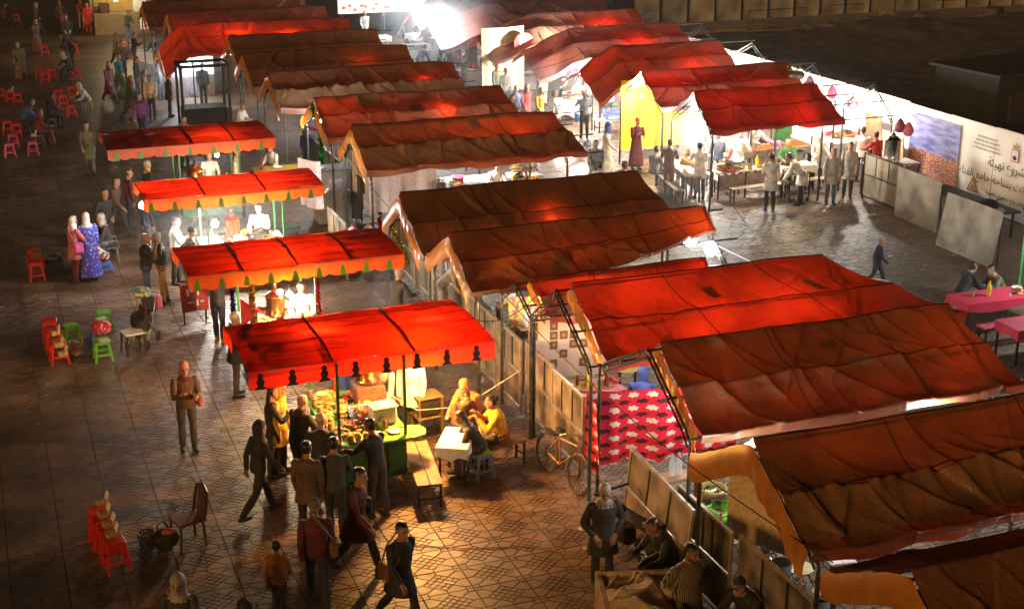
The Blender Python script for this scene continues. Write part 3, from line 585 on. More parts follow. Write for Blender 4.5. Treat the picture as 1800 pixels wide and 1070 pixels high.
def small(kind, label, p, group, m=None, cat=None, sc_=1.0, rz=0.):
    key = (kind, m.name if m else '')
    if key not in _gl:
        b = MB(); sm = True
        if kind == 'jar': b.lathe([(.045, 0), (.05, .02), (.05, .11), (.04, .13), (.047, .135), (.047, .16), (.02, .165)], 12)
        elif kind == 'glass': b.lathe([(.028, 0), (.036, .09), (.033, .09), (.026, .008)], 10)
        elif kind == 'bottle': b.lathe([(.04, 0), (.042, .02), (.042, .17), (.018, .23), (.016, .26), (.018, .262), (.018, .285), (.005, .29)], 12)
        elif kind == 'plate': b.lathe([(.05, 0), (.10, .015), (.115, .028), (.09, .02), (.01, .012)], 18)
        elif kind == 'bowl': b.lathe([(.06, 0), (.14, .06), (.17, .11), (.155, .11), (.12, .05), (.01, .02)], 18)
        elif kind == 'tub': b.lathe([(.13, 0), (.165, .15), (.178, .155), (.16, .155), (.12, .02), (.01, .015)], 18)
        elif kind == 'pot': b.lathe([(.16, 0), (.17, .02), (.17, .2), (.18, .205), (.16, .21), (.03, .24), (.03, .27), (.005, .275)], 18)
        elif kind == 'tray':
            b.lathe([(.2, 0), (.24, .025), (.225, .022), (.19, .01), (.01, .008)], 20)
        elif kind == 'bread':
            for k in range(5): b.lathe([(.01, 0), (.09, .0), (.10, .02), (.07, .045), (.01, .05)], 12, (.03*math.sin(k*2.1), .03*math.cos(k*3), .04*k))
        elif kind == 'fruit':
            q = random.Random(5)
            for k in range(26):
                a = q.uniform(0, 6.28); r = .15*math.sqrt(q.random()); b.ball((r*math.cos(a), r*math.sin(a), .04+.10*(1-r/.15)*q.random()), .042, 7, 5)
        elif kind == 'food':
            q = random.Random(9)
            for k in range(34):
                a = q.uniform(0, 6.28); r = .17*math.sqrt(q.random()); b.bbox((r*math.cos(a), r*math.sin(a), .025+.08*(1-r/.18)*q.random()), (.09, .03, .025), .008, q.uniform(0, 3), q.uniform(-.4, .4))
        elif kind == 'greens':
            q = random.Random(3)
            for k in range(70):
                a = q.uniform(0, 6.28); r = .19*math.sqrt(q.random()); z = .03+.13*(1-(r/.2)**2)*q.uniform(.6, 1); c = Vector((r*math.cos(a), r*math.sin(a), z)); d = Vector((q.uniform(-1, 1), q.uniform(-1, 1), q.uniform(.2, 1)))*.05; e = d.cross(Vector((q.uniform(-1, 1), q.uniform(-1, 1), .4)))*8*.06
                b.add([c, c+d*.5+e, c+d*1.2, c+d*.5-e], [(0, 1, 2, 3)])
            sm = False
        _gl[key] = b.mesh(kind, m or WHT, sm)
    nm = {'jar': 'glass_jar', 'glass': 'drinking_glass', 'food': 'food_pile', 'fruit': 'fruit_pile', 'greens': 'herb_bunch', 'bread': 'bread_stack', 'tub': 'plastic_tub'}.get(kind, kind)
    o = link(nm, _gl[key], None, p, rz); o.scale = (sc_,)*3
    return tag(o, label, cat or kind, group, 'stuff' if kind == 'greens' else None)
JAR = mat('jar_amber', (.45, .28, .1), .12, var=.3); PLG = mat('plastic_green', (.16, .55, .05), .35, var=.08); PLR = mat('plastic_red', (.62, .022, .018), .35, var=.12, trans=None)
PLB = mat('plastic_blue', (.10, .22, .62), .35, var=.1); PLBp = mat('plastic_pale_blue', (.25, .35, .7), .35, var=.1); PLP = mat('plastic_pink', (.55, .08, .16), .35, var=.12); PLW = mat('plastic_white', (.75, .75, .74), .35, var=.06); PLV = mat('plastic_violet', (.28, .10, .42), .35)
FOODO = mat('fried_food', (.55, .26, .07), .5, var=.5, scale=14); FOODR = mat('tomato', (.6, .05, .02), .35, var=.3, scale=12); LEAF = mat('leaf_green', (.06, .22, .03), .5, var=.5, scale=20); ORNG = mat('orange_fruit', (.8, .28, .03), .4, var=.2); BREAD = mat('bread', (.5, .29, .11), .7, var=.3, scale=10)
CLR = glassmat('clear_plastic', (.8, .9, 1), .35)
def crate(label, p, m, d=(.5, .34, .22), rz=0., grp='plastic crates in the stalls'):
    t = thing('plastic_crate', label, 'crate', p, rz, grp); x, y, z = d
    MB().box((0, 0, .012), (x*.92, y*.92, .02)).build('base', m, t)
    for (cx, cy, lx, ly) in ((0, -y/2, x, 0), (0, y/2, x, 0), (-x/2, 0, 0, y), (x/2, 0, 0, y)):
        b = MB()
        for zz in (.03, z*.5, z-.015): b.box((cx, cy, zz), (lx+.016, ly+.016, .028))
        L = max(lx, ly); n = int(L/.05)
        for k in range(n+1): b.box((cx+(L*(k/n-.5) if lx else 0), cy+(L*(k/n-.5) if ly else 0), z/2), (.012, .012, z-.02))
        b.build('lattice_side', m, t)
    return t
# ---- first cart (large red awning)
cart('green food cart with an open counter under the large bright red awning', 4.88, 6.08, 20.95, 23.25, GREEN, GREENL)
urn('tall copper urn on the green cart under the large red awning', (5.86, 22.75, 1.28), .21, .52)
MB_ = MB(); MB_.bbox((0, 0, .16), (.52, .5, .32), .02); tag(MB_.build('urn_stand', mat('dark_brick', (.12, .05, .03), .8, var=.4, bump=.4), None, False, (5.86, 22.75, .96)), 'dark stand under the copper urn on the green cart', 'stand')
ORD = ['first', 'second', 'third', 'fourth', 'fifth', 'sixth', 'seventh', 'eighth', 'ninth', 'tenth', 'eleventh']
for k in range(11): small('jar', ORD[k]+' amber jar from the front along the left edge of the green cart', (4.90+.05*(k % 2), 21.2+.19*k, .96), 'amber jars on the green cart', JAR, 'jar')
for k in range(4): small('jar', ORD[k]+' amber jar from the left along the front of the green cart', (5.1+.13*k, 21.0+.03*(k % 2), .96), 'amber jars on the green cart front', JAR, 'jar')
crate('pale blue lattice crate heaped with tomatoes on the green cart', (5.62, 22.0, .97), PLBp, (.52, .34, .16), .1)
small('fruit', 'heap of red tomatoes in the pale blue crate', (5.62, 22.0, 1.03), None, FOODR, 'fruit')
for k, (x, y, kd, m, lab, s) in enumerate([(5.25, 22.6, 'food', FOODO, 'heap of fried snacks at the back of the green cart', 1.3), (5.3, 21.6, 'food', FOODO, 'heap of fried snacks at the front of the green cart', 1.4), (5.42, 22.25, 'bowl', FOODR, 'red bowl between snack heaps on the green cart', .8), (5.75, 21.45, 'pot', ST, 'small steel pot on the green cart', .7), (5.2, 22.1, 'bread', BREAD, 'round loaves stacked on the green cart', 1.0), (5.9, 21.2, 'plate', WHT, 'white plate at the front right of the green cart', 1.0), (5.2, 21.08, 'plate', WHT, 'white plate at the front left of the green cart', 1.)]):
    small(kd, lab, (x, y, .965), None, m, {'food': 'food', 'bread': 'bread'}.get(kd, kd), s)
t = thing('cutting_box', 'cream board box on the right of the green cart', 'box', (5.82, 21.62, .96), .1); MB().bbox((0, 0, .17), (.42, .3, .3), .03).build('body', mat('cream_plastic', (.62, .5, .32), .4), t); MB().bbox((0, 0, .34), (.46, .34, .035), .012).build('lid', mat('cream_plastic', (.62, .5, .32), .4), t)
# ---- second cart
cart('green food cart with tinsel posts under the second red awning', 4.55, 5.95, 26.75, 28.35, GREEN, WHT)
urn('copper urn lit white on the second cart', (5.25, 27.7, .97), .2, .55)
for k in range(6): small('jar', ORD[k]+' glass jar from the left on the second cart', (4.7+.2*k, 26.95, .96), 'jars on the second cart', JAR, 'jar')
for k, (x, y) in enumerate([(4.9, 27.4), (5.65, 27.1)]): small('food', ['heap of sweets at the left of the second cart', 'heap of sweets at the right of the second cart'][k], (x, y, .96), None, FOODO, 'food', 1.3)
# ---- third cart
cart('green food cart under the bright awning with three white lamps', 4.7, 6.6, 32.9, 34.2, GREEN, WHT)
urn('copper urn between two white lamps on the third cart', (5.42, 33.6, .97), .19, .62)
for k in range(8): small('glass', ORD[k]+' drinking glass from the left on the third cart', (4.85+.22*k, 33.0, .96), 'glasses on the third cart', CLR, 'glass')
small('food', 'heap of nuts on the third cart', (6.2, 33.4, .96), None, FOODO, 'food', 1.3)
# ---- fourth cart
cart('green cart under the farthest orange-edged awning', 4.9, 6.6, 38.7, 40.2, GREEN, WHT)
urn('gleaming copper urn on the farthest cart', (5.4, 39.2, .97), .22, .6)
small('food', 'heap of snacks on the farthest cart', (6.2, 39.1, .96), None, FOODO, 'food', 1.3)
# tinsel
def tinsel(label, pts, m, r=.06, n=60, grp='tinsel garlands'):
    q = random.Random(hash(label) % 999); P = [Vector(p) for p in pts]; b = MB(); L = len(P)-1
    for k in range(n):
        u = k/n*L; i = min(int(u), L-1); c = P[i].lerp(P[i+1], u-i)
        for j in range(7):
            d = Vector((q.gauss(0, 1), q.gauss(0, 1), q.gauss(0, 1))).normalized()*r*q.uniform(.7, 1.3); e = d.cross(Vector((q.gauss(0, 1), q.gauss(0, 1), q.gauss(0, 1)))).normalized()*.014
            b.add([c-e, c+e, c+d+e, c+d-e], [(0, 1, 2, 3)])
    return tag(b.build('tinsel_garland', m), label, 'tinsel', grp)
TG, TY, TR, TB, TM = [mat('tinsel_'+n_, c, .15, .9, var=.3, scale=30) for n_, c in (('green', (.03, .5, .12)), ('gold', (.9, .62, .06)), ('red', (.7, .03, .04)), ('blue', (.06, .12, .7)), ('magenta', (.65, .03, .35)))]
tinsel('gold tinsel hanging at the left post of the second cart', [(4.62, 26.7, 2.1), (4.6, 26.68, 1.6), (4.66, 26.7, 1.0)], TY, .07)
tinsel('blue tinsel hanging left of the gold one', [(4.2, 26.7, 2.1), (4.22, 26.68, 1.6), (4.3, 26.7, 1.2)], TB, .06)
tinsel('red tinsel hanging at the right post of the second cart', [(5.93, 26.7, 2.1), (5.93, 26.68, 1.5), (5.98, 26.7, 1.0)], TR, .05)
tinsel('gold tinsel looped under the second awning', [(4.62, 26.7, 2.12), (5.0, 26.7, 2.02), (5.4, 26.7, 2.1), (5.93, 26.7, 2.12)], TY, .04)
for nm, c in (('red triangular pennant beside the blue tinsel', (4.36, 26.62, 1.25)),):
    p = MB(); p.add([(0, 0, .55), (.36, .05, .22), (-.02, 0, -.1), (.1, .03, .25)], [(0, 1, 3), (1, 2, 3), (2, 0, 3)]); tag(p.build('pennant', PLR, None, False, c), nm, 'flag')
def pattern_mat(name, base, spot, scale, kind='spot', base2=None):
    if name in MATS: return MATS[name]
    m = bpy.data.materials.new(name); m.use_nodes = True; n = m.node_tree.nodes; l = m.node_tree.links; b = n['Principled BSDF']; b.inputs['Roughness'].default_value = .7
    tc = n.new('ShaderNodeTexCoord'); mx = n.new('ShaderNodeMixRGB'); mx.inputs[1].default_value = (*base, 1); mx.inputs[2].default_value = (*spot, 1); r = n.new('ShaderNodeValToRGB')
    if kind == 'stripe':
        t = n.new('ShaderNodeTexWave'); t.wave_type = 'BANDS'; t.bands_direction = 'X'; t.inputs['Scale'].default_value = scale; t.inputs['Distortion'].default_value = .4; l.new(tc.outputs['Object'], t.inputs['Vector']); l.new(t.outputs['Fac'], r.inputs[0]); r.color_ramp.elements[0].position = .55; r.color_ramp.elements[1].position = .75
    else:
        t = n.new('ShaderNodeTexVoronoi'); t.inputs['Scale'].default_value = scale; l.new(tc.outputs['Object'], t.inputs['Vector']); l.new(t.outputs['Distance'], r.inputs[0]); p = .26 if kind == 'spot' else .4
        r.color_ramp.elements[0].position = p; r.color_ramp.elements[0].color = (1, 1, 1, 1); r.color_ramp.elements[1].position = p+.08; r.color_ramp.elements[1].color = (0, 0, 0, 1)
    l.new(r.outputs[0], mx.inputs[0]); l.new(mx.outputs[0], b.inputs['Base Color']); MATS[name] = m; return m
# ------------------------------------------------------------------ furniture, goods, vehicles
_pr = {}
def stool(label, p, m, h=.48, w=.30, rz=0., grp=None):
    key = (m.name, h)
    if key not in _pr:
        t = thing('plastic_stool', label, 'stool', p, rz, grp); b = MB()
        b.bbox((0, 0, h-.02), (w, w, .045), .018); b.box((0, 0, h-.06), (w*.96, w*.96, .05), taper=.98); b.build('seat', m, t)
        for sx in (-1, 1):
            for sy in (-1, 1):
                a = Vector((sx*w*.42, sy*w*.42, h-.05)); c = Vector((sx*w*.60, sy*w*.60, 0)); d = .030
                l = MB(); l.add([a+Vector((sx*d*.4, -sy*d, 0)), a+Vector((sx*d*.4, sy*d*.4, 0)), a+Vector((-sx*d, sy*d*.4, 0)), a+Vector((-sx*d, -sy*d, 0)), c+Vector((sx*d*.3, -sy*d*.9, 0)), c+Vector((sx*d*.3, sy*d*.3, 0)), c+Vector((-sx*d*.9, sy*d*.3, 0)), c+Vector((-sx*d*.9, -sy*d*.9, 0))], [(0, 1, 2, 3), (7, 6, 5, 4), (0, 4, 5, 1), (1, 5, 6, 2), (2, 6, 7, 3), (3, 7, 4, 0)]); l.build('leg', m, t)
        for (zz, f) in ((h*.34, .55),):
            for s in (-1, 1):
                MB().box((0, s*w*f, zz), (w*1.06, .02, .045)).build('rung', m, t); MB().box((s*w*f, 0, zz+.03), (.02, w*1.06, .04)).build('rung', m, t)
        _pr[key] = t; return t
    return copy_tree(_pr[key], None, p, rz, label, grp)
def gp(px, py): p = at(px, py); return (p.x, p.y, 0)
RS = 'red plastic stools'
for k, (px, py, m, rz, lab) in enumerate([
 (105, 636, PLR, .1, 'front red stool of the row of three beside the green stool'), (97, 616, PLR, .05, 'middle red stool of the row of three beside the green stool'), (91, 598, PLR, -.05, 'rear red stool of the row of three beside the green stool'),
 (206, 998, PLR, .15, 'front red stool of the four in the dark bottom left'), (194, 975, PLR, .1, 'second red stool of the four in the dark bottom left'), (184, 958, PLR, 0, 'third red stool of the four in the dark bottom left'), (177, 943, PLR, -.1, 'rear red stool of the four in the dark bottom left'),
 (66, 492, PLR, .05, 'red stool with a handbag left of the blue dress'), (64, 470, PLR, .3, 'red stool just behind the one with the handbag'),
 (126, 206, PLR, .1, 'red stool in front of the seated grey-hooded person'), (112, 188, PLR, 0, 'red stool carrying a tray near the grey-hooded person'), (103, 178, PLR, .2, 'red stool with yellow trinkets near the grey-hooded person'), (128, 172, PLR, .2, 'red stool behind the trinket stools'),
 (80, 146, PLR, .1, 'red stool at the front of the trio beside the dark seated person'), (70, 138, PLR, 0, 'red stool at the left of the trio beside the dark seated person'), (92, 140, PLR, .2, 'red stool at the right of the trio beside the dark seated person'), (80, 98, PLR, 0, 'lone red stool beside the pram'), (131, 96, PLR, .1, 'red stool right of the pram'), (30, 40, PLR, 0, 'red stool at the top left edge by the crimson coat'),
 (32, 185, PLR, 0, 'red stool with cards at the far left'), (20, 180, PLR, .2, 'red stool behind the card stool at the far left'), (14, 235, PLR, .1, 'red stool at the far left edge, upper of two'), (30, 240, PLR, 0, 'red stool at the far left edge, lower of two'), (2, 175, PLR, 0, 'red stool cut by the left edge'),
 (216, 92, PLR, 0, 'red stool beside the pale table'), (135, 140, PLR, 0, 'red stool behind the dark seated person')]):
    stool(lab, gp(px, py), m, .48, .30, rz, RS)
for k, (px, py, m, rz, lab, g) in enumerate([
 (182, 632, PLG, .05, 'bright green stool holding a white paper', 'green stools'), (127, 606, PLG, .2, 'bright green stool behind the straw basket', 'green stools'), (184, 582, PLG, .1, 'green stool with papers behind the red cushion', 'green stools'), (246, 592, PLG, 0, 'green stool half hidden behind the brown chair', 'green stools'),
 (176, 612, PLB, .05, 'blue stool under the red spotted cushion', 'blue stools'), (0, 413, PLB, .3, 'low blue stool under the polka-dot woman', 'blue stools'), (0, 728, PLBp, .2, 'lavender blue stool under the woman in leather', 'blue stools'),
 (59, 272, PLP, 0, 'pink stool with a card box at the far left', 'pink stools'), (18, 275, PLP, .1, 'pink stool nearest the left edge', 'pink stools'), (24, 258, PLP, .1, 'pink stool behind the one nearest the left edge', 'pink stools')]):
    q_ = gp(px, py) if px else {413: (*at(178, 413, .96).xy, 0), 728: (*at(845, 728, 1.15).xy, 0)}[py]
    stool(lab, q_, m, .46 if k != 5 else .28, .30, rz, g)
st_ = MB(); st_.bbox((0, 0, 0), (.31, .31, .02), .01); p = at(845, 728, 1.15); tag(st_.build('seat_pad', PLG, None, False, (p.x, p.y, .462)), 'bright green pad on the lavender blue stool', 'pad')
t = thing('wicker_stool', 'small yellow wooden stool under the grey-hooded person', 'stool', (*at(152, 147, 1.02).xy, 0)); MB().bbox((0, 0, .28), (.3, .3, .03), .01).build('seat', mat('yellow_wood', (.45, .3, .05), .5), t)
for sx in (-.12, .12):
    for sy in (-.12, .12): MB().tube([(sx, sy, .27), (sx*1.1, sy*1.1, 0)], .016, 6).build('leg', MATS['yellow_wood'], t)
for (px, py, z, lab) in [(836, 662, 1.24, 'dark stool under the orange-jacketed person'), (803, 684, 1.14, 'dark stool across the small white table'), (1183, 908, 1.23, 'dark stool under the man looking left'), (1330, 1008, 1.18, 'dark stool under the man in the dark cap'), (122, 93, 1.17, 'dark stool under the person by the red stools'), (84, 168, 1.25, 'dark stool under the black-coated sitter'), (38, 178, 1.17, 'dark stool under the blue-coated sitter'), (62, 195, 1.25, 'dark stool under the red-robed sitter'), (420, 184, 1.25, 'dark stool under the white-shirted sitter'), (480, 256, 1.25, 'dark stool at the yellow table')]:
    stool(lab, (*at(px, py, z).xy, 0), mat('stool_dark', (.05, .03, .025), .5), .45, .30, .2, 'dark stools')
# card boxes on stools
CARD = mat('card_box', (.55, .38, .16), .6, var=.4, scale=16); PAPER = mat('paper', (.75, .73, .7), .6, var=.1)
for (px, py, lab) in [(97, 585, 'open card box on the rear red stool'), (103, 606, 'open card box on the middle red stool'), (110, 622, 'open card box on the front red stool'), (180, 882, 'open card box on the rear stool of the dark four'), (183, 903, 'open card box on the third stool of the dark four'), (191, 921, 'open card box on the second stool of the dark four'), (197, 938, 'open card box on the front stool of the dark four'), (59, 238, 'card box on the pink stool at far left'), (19, 160, 'card box on the red stool at far left')]:
    p = at(px, py, .52); t = thing('card_box', lab, 'box', (p.x, p.y, .482), .25); MB().bbox((0, 0, .045), (.17, .12, .09), .005).build('tray', CARD, t); MB().bbox((.075, 0, .13), (.012, .13, .15), .003, 0, 0, .35).build('lid', PAPER, t)
for (px, py, lab, z) in [(184, 598, 'white paper on the front green stool', .47), (178, 560, 'papers on the rear green stool', .47)]:
    p = at(px, py, z); tag(MB().bbox((0, 0, .008), (.22, .2, .012), .003).build('paper_sheet', PAPER, None, False, (p.x, p.y, z), .3), lab, 'paper')
p = at(178, 575, .55); t = thing('cushion', 'red spotted cushion on the blue stool', 'cushion', (p.x, p.y, .47)); MB().ball((0, 0, .10), .21, 16, 9, (1, .95, .62)).build('cover', pattern_mat('red_spot', (.55, .02, .06), (.8, .5, .4), 14), t, 2); MB().tube([(.17*math.cos(a), .16*math.sin(a), .02) for a in np.linspace(0, 6.28, 17)[:-1]], .03, 6, True).build('frill', MATS['red_spot'], t, 2)
def basket(label, p, m, r=.14, h=.26, fill=None):
    t = thing('basket', label, 'basket', p); b = MB(); n = 18
    for k in range(7): z = h*k/6; rr = r*(.72+.28*k/6); b.tube([(rr*math.cos(a), rr*math.sin(a), z+.008) for a in np.linspace(0, 2*math.pi, n+1)[:-1]], .010 if k < 6 else .014, 5, True)
    for k in range(n): a = 2*math.pi*k/n; b.tube([(r*.72*math.cos(a), r*.72*math.sin(a), 0), (r*math.cos(a), r*math.sin(a), h)], .008, 4)
    b.lathe([(r*.7, 0), (r*.7, .01)], n); b.build('weave', m, t)
    if fill: MB().ball((0, 0, h*.8), r*.7, 10, 6, (1, 1, .7)).build('contents', fill, t, 2)
    return t
basket('straw basket with a purple cloth by the green stool', gp(135, 622), mat('straw', (.42, .24, .08), .7, var=.3), .14, .27, PLV)
basket('dark lattice waste basket left of the black bag', gp(259, 963), mat('dark_plastic', (.04, .035, .03), .5), .13, .26)
def chair(label, p, rz, kind='plastic'):
    t = thing('chair', label, 'chair', p, rz); m = WOODD
    if kind == 'plastic':
        MB().bbox((0, 0, .43), (.44, .44, .04), .02).build('seat', mat('dark_red_cushion', (.16, .012, .018), .6), t); b = MB(); b.tube([(-.2, .2, .42), (-.2, .25, .7), (-.17, .28, .88), (0, .30, .95), (.17, .28, .88), (.2, .25, .7), (.2, .2, .42)], .028, 8); b.build('back_frame', m, t, True)
        for x in (-.08, 0, .08): MB().bbox((x, .25, .66), (.055, .018, .50), .006, 0, -.14).build('back_slat', m, t)
    else:
        MB().bbox((0, 0, .45), (.42, .42, .04), .012).build('seat', WHT if kind == 'wood' else mat('mesh_seat', (.09, .09, .1), .6), t); b = MB()
        for x in (-.19, .19): b.tube([(x, .19, .44), (x, .23, .7), (x, .28, .98)], .02 if kind == 'wood' else .014, 7)
        b.build('back_post', m if kind == 'wood' else GALV, t, True); MB().bbox((0, .25, .82), (.36, .03, .32), .01, 0, -.16).build('backrest', m if kind == 'wood' else MATS['mesh_seat'], t)
        if kind == 'metal':
            for x in (-.22, .22): MB().tube([(x, .2, .62), (x, -.2, .64), (x, -.22, .45)], .013, 6).build('armrest', GALV, t)
    for sx in (-.18, .18):
        for sy in (-.18, .18): MB().tube([(sx, sy, .43), (sx*1.12, sy*1.15, 0)], .022 if kind != 'metal' else .014, 7).build('leg', m if kind != 'metal' else GALV, t)
    return t
chair('dark chair with arched back and red seat in the bottom left', gp(332, 955), -1.3)
chair('brown wooden chair with a white seat near the pram', gp(236, 618), -1.35, 'wood')
chair('metal armchair under the woman in grey headscarf', (*at(187, 380, 1.24).xy, 0), math.pi/2, 'metal')
t = thing('shoulder_bag', 'black bag slumped on the ground beside the arched chair', 'bag', gp(292, 962)); MB().ball((0, 0, .16), .2, 14, 8, (1.1, .8, .85)).build('body', mat('black_fabric', (.012, .012, .013), .8, bump=.4), t, 2); MB().ball((.05, -.06, .3), .1, 10, 6, (1.2, .7, .5)).build('scarf', mat('coral_cloth', (.45, .08, .04), .8), t, 2); MB().tube([(-.12, 0, .25), (-.1, 0, .42), (0, 0, .46), (.08, 0, .3)], .012, 6).build('strap', BLK, t)
p = at(66, 452, .5); t = thing('handbag', 'brown handbag on the red stool left of the blue dress', 'bag', (p.x, p.y, .48)); MB().bbox((0, 0, .09), (.26, .14, .18), .03).build('body', mat('brown_leather', (.16, .07, .03), .4), t, True); MB().tube([(-.08, 0, .17), (-.06, 0, .3), (.06, 0, .3), (.08, 0, .17)], .01, 6).build('handle', MATS['brown_leather'], t)
t = thing('black_trunk', 'black box of goods topped with a blue bag left of the blue dress', 'box', gp(97, 484)); MB().bbox((0, 0, .2), (.42, .36, .4), .02).build('body', mat('black_fabric', (.012, .012, .013), .8), t); MB().ball((0, 0, .46), .16, 12, 7, (1.1, .9, .6)).build('bag', mat('navy_bag', (.03, .04, .12), .6), t, 2); MB().bbox((.12, .02, .5), (.12, .05, .1), .01).build('tag', PLG, t)
# pram
t = thing('pram', 'dark pram hung with coloured bags beside the brown chair', 'pram', gp(252, 606), -.5)
b = MB(); b.tube([(-.2, -.3, .12), (-.2, .1, .5), (-.2, .42, 1.0), (.2, .42, 1.0), (.2, .1, .5), (.2, -.3, .12)], .014, 7); b.tube([(-.2, .32, .12), (-.2, -.1, .6)], .014, 6); b.tube([(.2, .32, .12), (.2, -.1, .6)], .014, 6); b.build('frame', GALV, t, True)
MB().lathe([(.05, .32), (.2, .36), (.24, .55), (.22, .72), (.1, .74)], 14, (0, 0, 0), .9, 1.2).build('seat', mat('black_fabric', (.012, .012, .013), .8), t, True)
for (x, y) in ((-.22, -.3), (.22, -.3), (-.22, .32), (.22, .32)):
    b = MB(); spoked_wheel(b, (x, y, .11), .10, 'X', 6); b.build('wheel', BLK, t, True)
for (c, d, m, nm) in (((.05, .42, .80), (.34, .2, .34), mat('violet_bag', (.05, .035, .06), .6), 'hanging_bag'), ((.24, .44, .84), (.14, .18, .32), mat('pink_bag', (.55, .1, .2), .6), 'hanging_bag'), ((-.1, .42, 1.05), (.34, .22, .22), pattern_mat('bright_print', (.08, .25, .5), (.7, .6, .05), 10, 'blob'), 'folded_cloth')): MB().bbox(c, d, .05).build(nm, m, t, True)
# first-cart bench, table, bench2
def bench(label, p, rz, L=1.6, w=.34, h=.45, m=None, grp='plank benches', planks=2):
    t = thing('bench', label, 'bench', p, rz, grp); m = m or WOOD
    for k in range(planks): MB().bbox((0, (k-(planks-1)/2)*w/planks, h-.018), (L, w/planks-.012, .035), .006).build('plank', m, t)
    for sx in (-1, 1):
        for sy in (-1, 1): MB().box((sx*(L/2-.08), sy*(w/2-.04), (h-.04)/2), (.035, .035, h-.04)).build('leg', DK, t)
        MB().box((sx*(L/2-.08), 0, .16), (.025, w-.1, .025)).build('stretcher', DK, t)
    return t
bench('orange-lit plank bench beside the wheel of the green cart', (6.30, 20.95, 0), 1.42, 1.75, .44, .45)
bench('short bench under the woman in the yellow jacket', (*at(882, 702, 1.23).xy, 0), .15, .9, .36, .45)
def cloth_table(label, p, rz, L, w, h, m, drop=.22, grp='tables under cloths', seed=1):
    t = thing('table', label, 'table', p, rz, grp); MB().bbox((0, 0, h-.02), (L, w, .035), .008).build('top', WOOD, t)
    for sx in (-1, 1):
        for sy in (-1, 1): MB().box((sx*(L/2-.05), sy*(w/2-.05), (h-.04)/2), (.04, .04, h-.04)).build('leg', DK, t)
    n = 60; g = np.zeros((n+1, 6, 3)); per = []
    for i in range(n+1):
        u = i/n*4; s = int(u) % 4; f = u-int(u); cs = [(-1, -1), (1, -1), (1, 1), (-1, 1)]; a, c = cs[s], cs[(s+1) % 4]; x, y = a[0]+(c[0]-a[0])*f, a[1]+(c[1]-a[1])*f
        for j in range(6):
            v = j/5; o = .006+.03*v*(.5+.5*math.sin(i*1.3+seed)); g[i, j] = (x*(L/2+.006+o), y*(w/2+.006+o), h+.004-(drop*v*(1+.18*math.sin(i*.6+seed))))
    b = MB(); b.grid(g, True); b.add([(-L/2-.012, -w/2-.012, h+.004), (L/2+.012, -w/2-.012, h+.004), (L/2+.012, w/2+.012, h+.004), (-L/2-.012, w/2+.012, h+.004)], [(0, 1, 2, 3)]); b.build('tablecloth', m, t, True)
    return t
cloth_table('small table under a white cloth where the yellow jacket eats', (6.95, 21.07, 0), 1.05, .85, .52, .74, WHT, .2, seed=2)
small('glass', 'tea glass on the small white table', (7.05, 20.9, .75), None, JAR, 'glass')
t = thing('stove_stand', 'greenish metal stand with a black stove right of the white-coated vendor', 'stand', (6.95, 22.75, 0), .1)
for sx in (-.22, .22):
    for sy in (-.18, .18): MB().box((sx, sy, .45), (.035, .035, .9)).build('leg', mat('old_brass', (.22, .17, .05), .5, .4), t)
for z in (.5, .88): MB().bbox((0, 0, z), (.5, .42, .03), .005).build('shelf', MATS['old_brass'], t)
MB().bbox((0, 0, .69), (.36, .32, .3), .02).build('stove', BLK, t)
# power cable over the paving
tag(MB().tube([(5.2, 19.2, .012), (6.2, 18.65, .012), (7.2, 18.35, .012), (7.7, 17.9, .012), (8.0, 17.4, .02), (8.5, 17.2, .05)], .008, 5).build('power_cable', mat('cable_tan', (.35, .18, .08), .6)), 'thin cable lying across the orange-lit paving', 'cable')
tag(MB().tube([(6.2, 22.9, 1.0), (6.7, 22.5, .72), (7.5, 22.3, .75), (8.6, 22.3, 1.3)], .007, 5).build('hanging_cable', mat('cable_white', (.7, .65, .55), .6)), 'white cable strung from the green cart to the partition', 'cable')
t = thing('cable_coil', 'coil of wire hanging behind the green cart', 'wire', (4.75, 24.2, 0)); b = MB()
for k in range(4): b.tube([(.22*math.cos(a)+.05*k, .1*math.sin(a)+.02*k, .05+.015*k+.02*math.sin(a*2)) for a in np.linspace(0, 6.28, 20)[:-1]], .008, 4, True)
b.build('coil', mat('wire_grey', (.4, .38, .34), .5), t)
# bicycle
def bicycle(label, p, rz, m, lean=.12):
    t = thing('bicycle', label, 'bicycle', p, rz, 'bicycles'); t.rotation_euler = (lean, 0, rz)
    for x in (-.52, .52):
        b = MB(); spoked_wheel(b, (x, 0, .34), .34, 'Y', 18); b.build('wheel', mat('tyre_brown', (.05, .035, .025), .6), t, True)
    b = MB(); S = Vector
    for (a, c) in (((-.52, 0, .34), (-.08, 0, .28)), ((-.08, 0, .28), (-.2, 0, .8)), ((-.2, 0, .72), (.36, 0, .78)), ((-.08, 0, .28), (.38, 0, .66)), ((.36, 0, .88), (.52, 0, .34)), ((-.52, 0, .34), (-.2, 0, .72))): b.tube([a, c], .022, 7)
    b.build('frame', m, t, True)
    MB().tube([(.20, -.27, .94), (.30, -.22, 1.0), (.36, 0, .96), (.30, .22, 1.0), (.20, .27, .94)], .013, 7).build('handlebar', GALV, t, True)
    MB().ball((-.22, 0, .86), .1, 10, 6, (1.3, .8, .4)).build('saddle', BLK, t, 2); b = MB(); b.tube([(.09*math.cos(a)-.08, .03, .28+.09*math.sin(a)) for a in np.linspace(0, 6.28, 17)[:-1]], .01, 5, True); b.tube([(-.08, -.1, .16), (-.08, .1, .40)], .012, 5); b.build('crank', DK, t)
    MB().box((-.5, 0, .72), (.34, .14, .02)).build('rack', DK, t); return t
bicycle('rusty bicycle parked against the steel partition', (8.55, 20.3, 0), -1.42, mat('bike_rust', (.26, .12, .055), .4, .3, var=.4), -.14)
